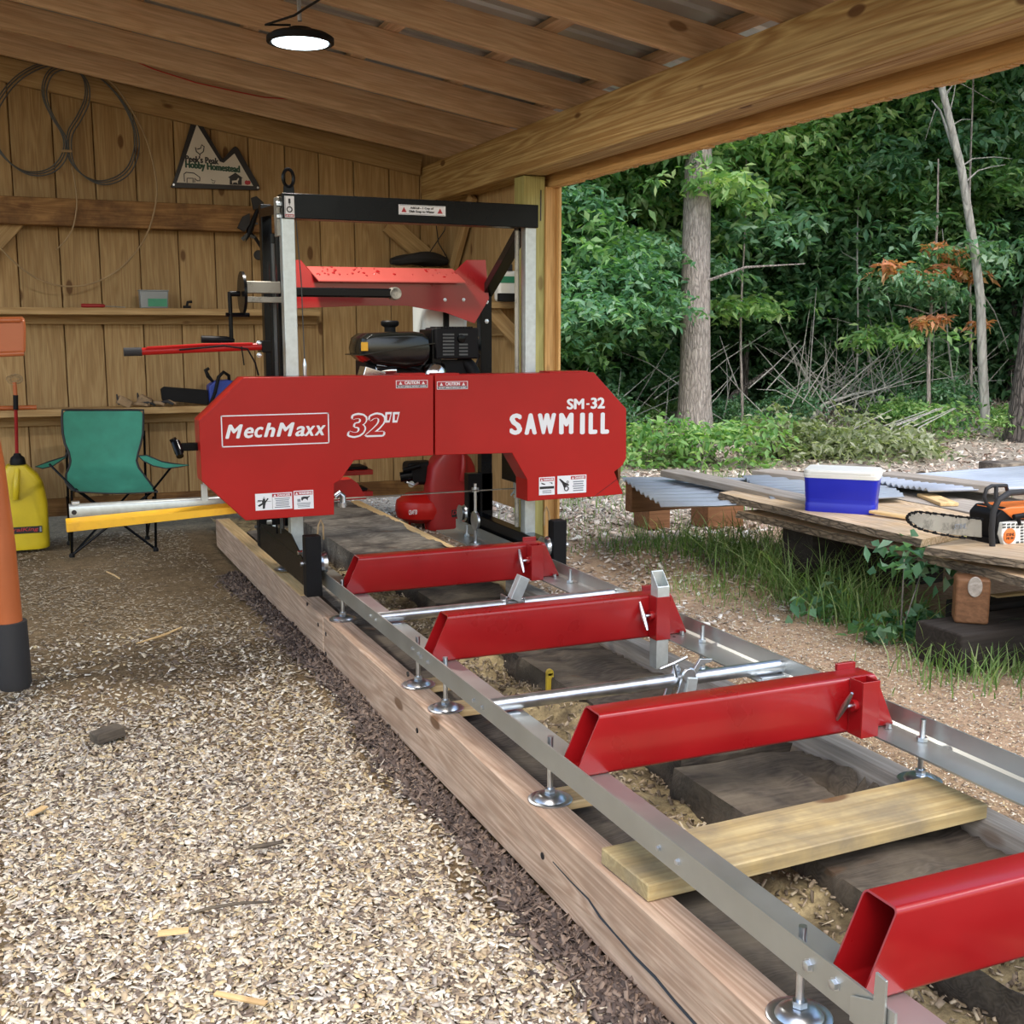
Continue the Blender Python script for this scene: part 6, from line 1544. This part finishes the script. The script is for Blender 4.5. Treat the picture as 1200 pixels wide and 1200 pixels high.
m = MB(); m.tube([K(1163, 597, YS + .02), K(1156, 590, YS + .02), K(1153.5, 582, YS + .02), K(1156, 573, YS + .02), K(1162, 569.5, YS + .03), K(1179, 569, YS + .06), K(1180, 574, YS + .07)], .0085, 10); m.tube([K(1167.5, 570, YS + .03), K(1167, 585, YS + .02)], .009, 8); m.build('hand_guard', M['black_edge'], saw)
m = MB(); m.tube([K(1188, 606, YS - .02), K(1200, 604, YS - .03), K(1215, 605, YS - .03)], .012, 10); m.tube([K(1193, 606, YS - .02), K(1194, 615, YS - .02)], .010, 8); m.build('pull_grip', M['black_matte'], saw)
m = MB(); m.bb(K(1163, 645).x, K(1280, 645).x, YS, YS + .15, ZS - .002, ZS + .02); m.build('base', M['black_matte'], saw)

# ================================================================ FOREST
def leaf_mesh(name, centers, L, W, mat, droop=.35, spread=1.0):
    """folded four point leaves, two triangles each"""
    n = len(centers)
    a = rng.uniform(0, 2 * PI, n); p = rng.normal(-droop, .45, n); r = rng.normal(0, .6, n)
    l = L * rng.uniform(.6, 1.25, n); w = W * rng.uniform(.6, 1.25, n)
    ex = np.stack([np.cos(a) * np.cos(p), np.sin(a) * np.cos(p), np.sin(p)], 1)
    s0 = np.stack([-np.sin(a), np.cos(a), np.zeros(n)], 1); up = np.cross(ex, s0)
    ey = s0 * np.cos(r)[:, None] + up * np.sin(r)[:, None]; nz = np.cross(ex, ey)
    f = .22
    v0 = centers; v1 = centers + ex * (l * .45)[:, None] + ey * (w * .5)[:, None] + nz * (w * f)[:, None]
    v2 = centers + ex * l[:, None] - nz * (l * .08)[:, None]; v3 = centers + ex * (l * .45)[:, None] - ey * (w * .5)[:, None] + nz * (w * f)[:, None]
    vs = np.stack([v0, v1, v2, v3], 1).reshape(-1, 3)
    b = np.arange(n)[:, None, None] * 4
    fs = (b + np.array([[0, 1, 2], [0, 2, 3]])[None]).reshape(-1, 3)
    me = bpy.data.meshes.new(name)
    me.vertices.add(len(vs)); me.vertices.foreach_set('co', vs.astype(np.float32).ravel())
    me.loops.add(fs.size); me.loops.foreach_set('vertex_index', fs.astype(np.int32).ravel())
    me.polygons.add(len(fs)); me.polygons.foreach_set('loop_start', (np.arange(len(fs)) * 3).astype(np.int32)); me.polygons.foreach_set('loop_total', np.full(len(fs), 3, np.int32))
    me.update(calc_edges=True); me.materials.append(mat)
    return me
def spray_points(nspray, per, box, ln=.5, flat=.10, shell=0.0, lobes=16):
    """leaves set along drooping twigs inside an ellipsoid box = (rx, ry, rz)"""
    d = rng.normal(size=(nspray, 3)); d /= np.linalg.norm(d, axis=1)[:, None]
    r = rng.random(nspray) ** (1 / 3) * (1 - shell) + shell
    B = np.array(box); nl = lobes
    ld = rng.normal(size=(nl, 3)); ld /= np.linalg.norm(ld, axis=1)[:, None]
    lc_ = ld * (rng.random(nl) ** .4)[:, None] * B * .95
    pick = rng.integers(0, nl, nspray); sc_ = rng.uniform(.25, .62, nl)
    c = lc_[pick] + d * r[:, None] * B * sc_[pick][:, None] * np.array([1, 1, .38])
    dirs = d * np.array([1, 1, .25]) + rng.normal(0, .35, (nspray, 3)) * np.array([1, 1, .3]); dirs /= np.linalg.norm(dirs, axis=1)[:, None]
    t = rng.random((nspray, per))
    pts = c[:, None, :] + dirs[:, None, :] * (t * ln)[..., None]
    pts[..., 2] -= (t ** 2) * ln * .35
    pts += rng.normal(0, flat * .5, pts.shape) * np.array([1, 1, .45])
    return pts.reshape(-1, 3)
CR = {}
def crown(kind, mat, nsp, per, L, W, box, ln=.5, **k):
    CR[kind] = leaf_mesh('foliage_' + kind, spray_points(nsp, per, box, ln, **k), L, W, mat)
crown('mid', M['leaf_mid'], 1500, 15, .155, .07, (1.7, 1.7, 1.5), .55)
crown('dark', M['leaf_dark'], 1500, 15, .15, .07, (1.8, 1.8, 1.6), .5)
crown('light', M['leaf_light'], 900, 14, .16, .07, (1.6, 1.6, 1.2), .6)
crown('blue', M['leaf_blue'], 1300, 14, .155, .07, (1.7, 1.7, 1.4), .5)
crown('far', M['leaf_dark'], 1700, 12, .24, .12, (3.2, 3.2, 2.6), .8)
crown('bush', M['leaf_blue'], 200, 12, .10, .05, (.55, .55, .45), .3)
crown('bushlight', M['leaf_light'], 200, 12, .10, .05, (.5, .5, .4), .3)
crown('weed', M['leaf_light'], 50, 9, .075, .035, (.24, .24, .20), .16)
crown('pale', M['leaf_pale'], 380, 12, .09, .04, (.75, .5, .26), .3)
crown('orange', M['leaf_orange'], 9, 7, .15, .05, (.20, .15, .09), .10, lobes=3)
crown('twigleaf', M['leaf_blue'], 55, 9, .15, .06, (.75, .6, .35), .35, lobes=6)
crown('twiglight', M['leaf_light'], 40, 9, .15, .06, (.6, .5, .28), .30, lobes=5)
KW = {'mid': 'mid green', 'dark': 'dark green', 'light': 'bright yellow green', 'blue': 'bluish green', 'far': 'dense dark'}
def put_foliage(parent, kind, loc, s=1.0, rz=0.0, sz=None):
    o = bpy.data.objects.new('foliage', CR[kind]); COL.objects.link(o)
    w = Matrix.Translation(loc) @ Matrix.Rotation(rz, 4, 'Z') @ Matrix.Diagonal((s, s, sz or s, 1))
    o.parent = parent; o.matrix_local = WM[parent.name].inverted() @ w; WM[o.name] = w; o['kind'] = 'stuff'
    return o
def trunk(parent, base, top, r0, r1, mat, sway=.08, flare=1.5, n=14, seg=12, name='trunk', rough=0.0):
    base = Vector(base); top = Vector(top); pts = []; rs = []
    rr = random.Random(int(base.x * 100) + 3)
    a = rr.uniform(0, 6)
    for k in range(seg + 1):
        t = k / seg; p = base.lerp(top, t) + Vector((math.sin(t * 5 + a), math.cos(t * 4 + a), 0)) * sway * math.sin(PI * t)
        pts.append(p); r = r0 + (r1 - r0) * t
        if t < .12: r *= 1 + (flare - 1) * (1 - t / .12) ** 2
        rs.append(r)
    m = MB(); m.tube(pts, rs, n)
    return m.build(name, mat, parent, smooth=60), pts
def twigs(parent, pts, k, L, r, mat, seed, up=.3, name='branch', lo=.3):
    rr = random.Random(seed)
    for i in range(k):
        t = lo + (1 - lo) * rr.random(); p = pts[min(int(t * (len(pts) - 1)), len(pts) - 1)]
        a = rr.uniform(0, 2 * PI); q = p + Vector((math.cos(a), math.sin(a), up)) * L * .5; e = p + Vector((math.cos(a + .3), math.sin(a + .3), up * .6)) * L
        m = MB(); m.tube([p, q, e], [r, r * .7, r * .25], 6); m.build(name, mat, parent)
def gz(x, y): return float(hgt(x, y))
# the big furrowed tree left of the opening's middle
b0 = P(813, 527, z=0.0); dist = b0.y
tr = empty('tree', (b0.x, b0.y, gz(b0.x, b0.y)), label='big straight grey trunk with flared foot standing alone in front of the woods', cat='tree')
tt = P(815, 150, y=b0.y + .0)
_, pts = trunk(tr, (b0.x, b0.y, gz(b0.x, b0.y) - .05), (tt.x + .1, tt.y, tt.z + 4), .185, .10, M['bark_grey'], sway=.05, flare=1.45, n=18, seg=16)
put_foliage(tr, 'twiglight', (b0.x - .1, b0.y - .4, 3.1), 1, .4); put_foliage(tr, 'mid', (b0.x, b0.y, 7.5), 1.3)
twigs(tr, pts, 4, 1.2, .02, M['bark_grey'], 3)
# the leaning pale tree
y1 = 10.4
lt = empty('tree', P(1153, 520, z=0.0), label='slender pale trunk bowing left towards the top with bare twigs', cat='tree')
b1 = P(1154, 522, z=0.0); y1 = b1.y
path = [(1155, 524), (1154, 480), (1151, 420), (1149, 350), (1143, 300), (1135, 250), (1127, 200), (1115, 150), (1102, 95), (1088, 40), (1070, -30)]
pp = [P(u, v, y=y1) for u, v in path]; pp[0].z = -.02
m = MB(); m.tube(pp, [.062, .058, .056, .054, .052, .048, .046, .042, .038, .034, .03], 12); m.build('trunk', M['bark_pale'], lt)
for k, (br, r) in enumerate((([(1124, 190), (1112, 160), (1102, 130), (1092, 118)], .022), ([(1127, 195), (1140, 186), (1165, 184), (1186, 186)], .010), ([(1133, 212), (1146, 200), (1160, 196), (1178, 193)], .012), ([(1117, 146), (1127, 140), (1140, 140)], .008), ([(1113, 132), (1118, 110), (1122, 80), (1126, 60)], .008), ([(1108, 110), (1120, 95), (1140, 105), (1165, 120)], .007), ([(1096, 128), (1090, 145), (1084, 165)], .007), ([(1152, 345), (1165, 365), (1175, 390), (1182, 412)], .009), ([(1106, 118), (1116, 100), (1115, 85)], .006))):
    m = MB(); L_ = [P(u, v, y=y1 + (.1 if i else 0) * i) for i, (u, v) in enumerate(br)]; m.tube(L_, [r * (1 - .7 * i / (len(L_) - 1)) for i in range(len(L_))], 7); m.build('branch', M['bark_pale'], lt)
put_foliage(lt, 'mid', (pp[-1].x, y1 + .6, pp[-1].z + 1.2), .9)
# dark ridged tree at the right edge
b2 = P(1192, 528, z=0.0)
rt = empty('tree', (b2.x, b2.y, 0), label='dark ridged trunk cut by the right edge of the picture', cat='tree')
t2_ = P(1208, 200, y=b2.y)
_, pts = trunk(rt, (b2.x + .03, b2.y, -.05), (b2.x + .35, b2.y, 7.0), .16, .09, M['bark_dark'], sway=.04, flare=1.35, n=18, seg=14)
put_foliage(rt, 'dark', (b2.x + .4, b2.y + .4, 6.3), 1.0)
# slim saplings
def sapling(u, v, r, top, mat, lab, y=None, lean=0.0, kinds=(), tw=3):
    b = P(u, v, z=0.0) if y is None else Vector((P(u, v, y=y).x, y, 0))
    s_ = empty('sapling', (b.x, b.y, gz(b.x, b.y)), label=lab, cat='sapling')
    _, pts = trunk(s_, (b.x, b.y, gz(b.x, b.y) - .03), (b.x + lean, b.y + .1, top), r, r * .35, mat, sway=.05, flare=1.1, n=8, seg=9)
    twigs(s_, pts, tw, .6, r * .4, mat, int(u))
    for kd, dx, dy, z, s, sz in kinds: put_foliage(s_, kd, (b.x + dx, b.y + dy, z), s, random.uniform(0, 6), sz)
    return s_, b
s_, b = sapling(1089, 500, .028, 3.4, M['bark_grey'], 'young tree with clusters of orange dead leaves on low branches', y=10.9, kinds=(('twigleaf', 0, 0, 2.45, 1, 1), ('twiglight', -.3, .1, 1.45, 1, 1), ('twigleaf', .35, .0, 1.95, .8, .8), ('twigleaf', -.3, 0, 2.1, .8, .8)))
for u, v, s in ((1045, 308, .50), (1085, 320, .35), (1095, 286, .35), (1120, 292, .50), (1110, 312, .5), (1140, 318, .45), (1150, 376, .20), (1080, 372, .40), (1103, 370, .22)):
    q = P(u, v, y=b.y - .1); put_foliage(s_, 'orange', q, .6 + s, random.uniform(0, 6))
sapling(1136, 505, .022, 5.5, M['bark_grey'], 'thin grey pole of a sapling just left of the slender pale trunk', y=11.2, lean=-.25, kinds=(('twigleaf', 0, 0, 5.0, 1, 1),))
sapling(1123, 500, .014, 2.6, M['bark_pale'], 'very thin yellowish sapling between the orange leaved one and the thin grey pole', y=11.0, lean=-.35, kinds=(('twiglight', 0, 0, 2.3, .7, .7),))
sapling(1000, 495, .016, 4.0, M['bark_pale'], 'thin pale sapling in the dark gap behind the cooler', y=12.5, kinds=(('twigleaf', 0, 0, 3.6, 1, 1),))
sapling(1016, 495, .018, 4.0, M['bark_grey'], 'thin grey sapling beside the pale one in the dark gap', y=12.8, kinds=(('twiglight', 0, 0, 3.8, 1, 1),))
sapling(870, 500, .02, 3.5, M['bark_grey'], 'leafy sapling right of the big grey trunk', y=12.0, kinds=(('twigleaf', 0, 0, 2.9, 1.2, 1.2), ('twiglight', .2, .2, 1.8, 1.2, 1), ('twigleaf', -.3, .1, 2.3, 1.1, 1)))
# the forest wall: nearer leafy trees, then a dense row behind
spec = [  # heading u, distance y, kind, z, scale, trunk
    (630, 12.0, 'blue', 2.0, .8), (640, 12.6, 'mid', 3.6, 1.1), (715, 13.6, 'light', 3.4, 1.0), (700, 14.0, 'dark', 1.9, 1.15), (770, 14.4, 'mid', 5.0, 1.2), (650, 14.4, 'light', 5.6, 1.1),
    (870, 13.8, 'light', 4.3, 1.0), (905, 14.6, 'mid', 3.4, 1.2), (965, 14.0, 'light', 4.6, 1.1), (1005, 13.6, 'mid', 3.4, 1.0), (900, 15.2, 'dark', 1.9, 1.2), (985, 15.0, 'dark', 2.4, 1.2),
    (1050, 13.6, 'blue', 4.4, 1.1), (1060, 13.4, 'mid', 3.1, .8), (1120, 13.8, 'mid', 5.2, 1.1), (1180, 13.4, 'light', 4.9, 1.1), (1150, 14.4, 'dark', 2.8, 1.2), (1215, 13.8, 'dark', 3.2, 1.2),
    (1290, 12.6, 'mid', 5.0, 1.2), (1080, 15.0, 'dark', 1.5, 1.2), (940, 15.4, 'blue', 5.6, 1.3), (820, 15.2, 'mid', 3.0, 1.3), (830, 16.0, 'light', 6.2, 1.3), (1350, 12.4, 'mid', 3.2, 1.3), (590, 14.4, 'dark', 3.2, 1.3), (620, 12.5, 'mid', 1.4, .9), (540, 13.5, 'mid', 3.0, 1.2)]
where = {0: 'behind the post', 1: 'left of the big grey trunk', 2: 'above the cooler', 3: 'behind the slender pale trunk', 4: 'at the right edge'}
used_l = {}
for k, (u, yy, kd, z, s) in enumerate(spec):
    b = P(u, 500, y=yy); x = b.x; g0 = gz(x, yy)
    zone = 'behind the shed post' if u < 660 else 'left of the big trunk' if u < 800 else 'right of the big trunk' if u < 930 else 'above the cooler' if u < 1040 else 'behind the pale trunk' if u < 1170 else 'by the right edge trunk'
    depth = 'near' if yy < 12.3 else 'mid distance' if yy < 13.6 else 'deep set'
    hw = 'low' if z < 2.4 else 'tall' if z > 4.2 else 'middling'
    lab = f'{hw} {depth} {KW[kd]} leafy tree {zone}'
    if lab in used_l: lab = f'second {lab}'
    used_l[lab] = 1
    t_ = empty('tree', (x, yy, g0), label=lab, cat='tree', group='leafy trees of the forest wall')
    _, pts = trunk(t_, (x, yy, g0 - .05), (x + random.uniform(-.3, .3), yy, z + .8), .05, .02, random.choice([M['bark_dark'], M['bark_grey']]), flare=1.2, n=8, seg=8)
    put_foliage(t_, kd, (x, yy, z), s, random.uniform(0, 6), s * random.uniform(.8, 1.05))
    if z > 3: put_foliage(t_, 'dark', (x + random.uniform(-.5, .5), yy + .6, z - 2.0), s * .75, random.uniform(0, 6))
far = [(560, 17, 3.2), (640, 18, 3), (720, 17.5, 2.4), (700, 20, 6.5), (800, 18, 2.4), (790, 21, 7.0), (880, 17, 2.6), (880, 20, 6.2), (960, 18, 2.4), (980, 20.5, 6.6), (1040, 17, 2.4), (1060, 19, 5.6), (1120, 17, 2.6), (1150, 18.5, 6.2), (1200, 16, 2.6), (1240, 17, 6.0), (1300, 15, 3.0), (1380, 15, 5.5), (620, 21, 6.8), (1450, 14, 3.5), (920, 24, 8.5), (1090, 23, 8.0), (740, 25, 9.0), (1622, 9, 3.0), (1640, 10, 6.2), (2053, 6, 3.0), (2080, 6.5, 6.0), (2500, 4, 3.2), (1800, 8, 3.2), (1470, 12, 6.0)]
ORD = ['first', 'second', 'third', 'fourth', 'fifth', 'sixth', 'seventh', 'eighth', 'ninth', 'tenth', 'eleventh', 'twelfth', 'thirteenth', 'fourteenth', 'fifteenth', 'sixteenth', 'seventeenth', 'eighteenth', 'nineteenth', 'twentieth']
row_ = {}
far.sort()
for k, (u, yy, z) in enumerate(far):
    rk = 'tall' if z > 4 else 'low'; row_[rk] = row_.get(rk, -1) + 1
    b = P(u, 500, y=yy); x = b.x; g0 = gz(x, yy)
    t_ = empty('tree', (x, yy, g0), label=f'{ORD[row_[rk]]} from the left of the {rk} dense dark trees closing the woods', cat='tree', group='far dark trees closing the woods')
    _, pts = trunk(t_, (x, yy, g0 - .05), (x, yy, z + 1), .10, .05, M['bark_dark'], flare=1.2, n=8, seg=6)
    put_foliage(t_, 'far', (x, yy, z), 1.0, random.uniform(0, 6), random.uniform(.9, 1.1))
# undergrowth
bush = [(668, 500, 'bushlight', .8, 'low light green bush behind the red blade guard corner'), (742, 490, 'bushlight', .9, 'light green shrub between the guard and the big trunk'), (770, 470, 'bushlight', .8, 'upright yellow green shrub at the left foot of the big trunk'), (760, 545, 'weed', 1.4, 'small leafy weed beside the ragged corrugated sheet'), (705, 570, 'weed', 1.2, 'small weed below the red guard'),
        (850, 500, 'bush', .9, 'green bush right of the big grey trunk'), (885, 515, 'bushlight', .7, 'yellowish bush near the fallen branches'), (925, 500, 'bush', 1.1, 'round green bush behind the cooler lid'), (1060, 505, 'bushlight', 1.1, 'yellow green bush under the orange leaved sapling'), (1105, 500, 'bush', 1.2, 'green bush between the two thin saplings'), (1030, 480, 'bush', 1.2, 'shaggy bush behind the pale brush pile'), (1170, 500, 'bushlight', .7, 'broad leaved light bush beside the dark ridged trunk'),
        (1175, 525, 'weed', 1.6, 'weed patch at the foot of the dark ridged trunk'), (820, 548, 'weed', 1.5, 'weed in front of the big trunk foot'), (870, 545, 'weed', 1.5, 'weed clump behind the long grey board'), (1110, 520, 'weed', 2.0, 'low weeds on the leaf litter right of the brush pile'), (700, 530, 'bush', .8, 'dark green bush behind the right corner of the red guard'), (655, 545, 'weed', 1.6, 'weed tuft beside the shed post foot')]
for u, v, kd, s, lab in bush:
    b = P(u, v, z=0.0)
    b = P(u, max(v, 528), z=0.0) if v < 528 else b
    if v < 528: b = b + (b - Vector((0, 0, H))).normalized() * (528 - v) * .055; s *= .62
    x, yy = b.x, b.y; g0 = gz(x, yy)
    t_ = empty('shrub', (x, yy, g0), label=lab, cat='shrub')
    hz = {'bush': .42, 'bushlight': .38, 'weed': .18}[kd] * s
    m = MB()
    for a in range(3): m.tube([(x, yy, g0 - .03), (x + .1 * math.cos(a * 2.1), yy + .1 * math.sin(a * 2.1), g0 + hz)], .006, 5)
    m.build('stem', M['bark_grey'], t_)
    put_foliage(t_, kd, (x, yy, g0 + hz), s, random.uniform(0, 6))
# pale brush pile
for k, (u, v, s, lab) in enumerate(((1000, 540, 1.15, 'large heap of cut branches with pale wilted leaves behind the cooler'), (950, 538, .7, 'smaller heap of pale wilted leaves left of the large heap'), (720, 530, .75, 'pale wilted brush lying behind the right end of the red guard'), (805, 545, .5, 'scrap of pale wilted brush at the foot of the big trunk'))):
    b = P(u, v, z=0.0); t_ = empty('brush_pile', (b.x, b.y, gz(b.x, b.y)), label=lab, cat='brush pile')
    put_foliage(t_, 'pale', (b.x, b.y + .2, gz(b.x, b.y) + .20 * s), s, k * 1.3)
    rr = random.Random(k)
    for i in range(7):
        a = rr.uniform(-.6, .6); q = Vector((b.x + rr.uniform(-.6, .6) * s, b.y + rr.uniform(-.2, .4), .03)); m = MB(); m.tube([q, q + Vector((.35 * s, .1, .25 * s)), q + Vector((.8 * s, a * .3, .42 * s))], [.012, .009, .004], 6); m.build('branch', M['bark_pale'], t_)
# bare twigs and dead stalks standing in the dark gaps
tw = MB(); rr = random.Random(9)
for i in range(150):
    u = rr.choice([rr.uniform(925, 1065), rr.uniform(660, 1200)]); q = P(u, rr.uniform(455, 505), y=rr.uniform(11.4, 12.6)); q.z = max(q.z, .05)
    d = Vector((rr.uniform(-1, 1), rr.uniform(-.5, .5), rr.uniform(.1, 1.1))).normalized() * rr.uniform(.4, 1.5)
    tw.tube([q, q + d * .5 + Vector((0, 0, rr.uniform(-.05, .08))), q + d], [.008, .006, .002], 5)
tag(tw.build('dead_twigs', M['bark_pale']), 'tangle of thin bare dead twigs above the pale brush pile', 'twigs', kind='stuff')
# fallen branches
for k, (pts_, r, lab) in enumerate((([(830, 470), (860, 462), (905, 432)], .05, 'fallen dark trunk leaning behind the big grey tree'), ([(935, 480), (965, 474), (1000, 462), (1040, 455)], .03, 'bare grey fallen bough above the brush pile'), ([(1118, 528), (1140, 505), (1170, 488)], .022, 'short broken bough leaning by the dark ridged trunk'), ([(1110, 530), (1150, 527), (1200, 524)], .015, 'straight bare branch on the ground by the dark ridged trunk'), ([(1060, 536), (1100, 538), (1135, 533)], .012, 'thin branch on the litter behind the thick grey board'))):
    m = MB(); yy = 12.6 if k < 2 else None
    L_ = [P(u, v, y=(12.8 if k == 0 else 11.6)) if k < 2 else P(u, v, y=10.6 if k == 2 else P(u, v, z=.03).y) for u, v in pts_]
    if k < 2:
        L_ = [Vector((p.x, p.y, p.z)) for p in L_]; L_[0].z = .05
    m.tube(L_, [r, r * .8, r * .6, r * .4][:len(L_)], 8); tag(m.build('fallen_branch', M['bark_pale'] if k else M['bark_dark']), lab, 'branch')
# ---- grass
def blades(n, cx, cy, rx, ry, h0, h1, w, lean=.5):
    x = cx + rng.normal(0, rx, n); y = cy + rng.normal(0, ry, n)
    h = rng.uniform(h0, h1, n); a = rng.uniform(0, 2 * PI, n); ln = rng.uniform(.15, lean, n) * h
    dx, dy = np.cos(a) * ln, np.sin(a) * ln; wx, wy = -np.sin(a) * w / 2, np.cos(a) * w / 2
    g = hgt(x, y)
    def pt(t, s):
        return np.stack([x + dx * t ** 2 + wx * s, y + dy * t ** 2 + wy * s, g - .01 + h * (t - .25 * t * t * (ln / h))], 1)
    vs = np.stack([pt(0, 1), pt(0, -1), pt(.45, .9), pt(.45, -.9), pt(.8, .55), pt(.8, -.55), pt(1, 0), pt(1, 0)], 1).reshape(-1, 3)
    b = np.arange(n)[:, None, None] * 8
    q = np.array([[0, 1, 3, 2], [2, 3, 5, 4], [4, 5, 7, 6]])
    return vs, (b + q[None]).reshape(-1, 4)
def grass(name, parts, lab):
    vs = []; fs = []; o = 0
    for p in parts:
        v, f = blades(*p); vs.append(v); fs.append(f + o); o += len(v)
    return raw_quads(name, np.concatenate(vs), np.concatenate(fs), M['grass'], None, lab, 'grass')
def gq(u, v): p = P(u, v, z=0.0); return p.x, p.y
a = gq(900, 680); b = gq(960, 700); c = gq(860, 650); d = gq(1020, 730); e = gq(835, 690)
grass('tall_grass', [(480, a[0] + .08, a[1], .14, .35, .12, .42, .007, 1.6), (420, b[0] - .02, b[1], .11, .28, .12, .42, .007, 1.6), (280, c[0], c[1], .15, .32, .08, .30, .006, 1.4), (300, d[0] - .05, d[1] + .1, .10, .25, .08, .34, .007, 1.6), (420, e[0], e[1], .15, .25, .03, .12, .004, 1.0)], 'thick green grass growing along the front of the lumber stack')
g1 = gq(1150, 800); g2 = gq(1190, 770)
grass('low_grass', [(320, g1[0] + .1, g1[1] + .1, .18, .14, .05, .2, .006, 1.0), (600, g2[0] + .1, g2[1], .15, .2, .05, .18, .006, 1.0)], 'dark low grass at the right edge under the stack end')
g3 = gq(680, 620); g4 = gq(740, 640); g5 = gq(700, 585); g6 = gq(790, 640)
grass('sparse_grass', [(260, g3[0], g3[1], .3, .4, .03, .12, .006, .8), (160, g4[0], g4[1], .3, .3, .03, .10, .006, .8), (400, g5[0], g5[1], .4, .6, .04, .16, .007, .8), (500, g6[0] + .1, g6[1], .25, .25, .05, .18, .006, .9)], 'sparse grass sprouting through the chips near the shed post')
f1 = gq(842, 600)
grass('broad_grass', [(60, f1[0], f1[1] - .1, .10, .12, .25, .48, .016, .6), (40, gq(1000, 585)[0], 5.3, .2, .2, .4, .62, .008, .4)], 'broad bladed grass clump rising in front of the corrugated sheet')
# leafy weeds under the stack
for k, (u, v, s, lab) in enumerate(((1060, 655, .55, 'leafy bramble hanging under the front slab'), (965, 712, .7, 'round leaved weed low in the grass before the stack'), (1050, 738, .5, 'dark leaved weed beside the log post'), (1090, 745, .45, 'small dark weed at the foot of the log post'))):
    b = P(u, v, y=3.9 if k != 1 else P(u, v, z=.03).y); g0 = max(b.z, .03)
    t_ = empty('shrub', (b.x, b.y, gz(b.x, b.y)), label=lab, cat='shrub')
    m = MB(); m.tube([(b.x, b.y, 0), (b.x, b.y, g0)], .004, 5); m.tube([(b.x, b.y, 0), (b.x + .1, b.y, g0 * .8)], .003, 5); m.build('stem', M['bark_grey'], t_)
    me_ = leaf_mesh('weed_leaves', spray_points(14, 6, (.26 * s, .16 * s, .14 * s), .1) + np.array([b.x, b.y, g0 + .02]), .075, .05, M['leaf_blue']); o = link('foliage', me_, None, t_); o['kind'] = 'stuff'
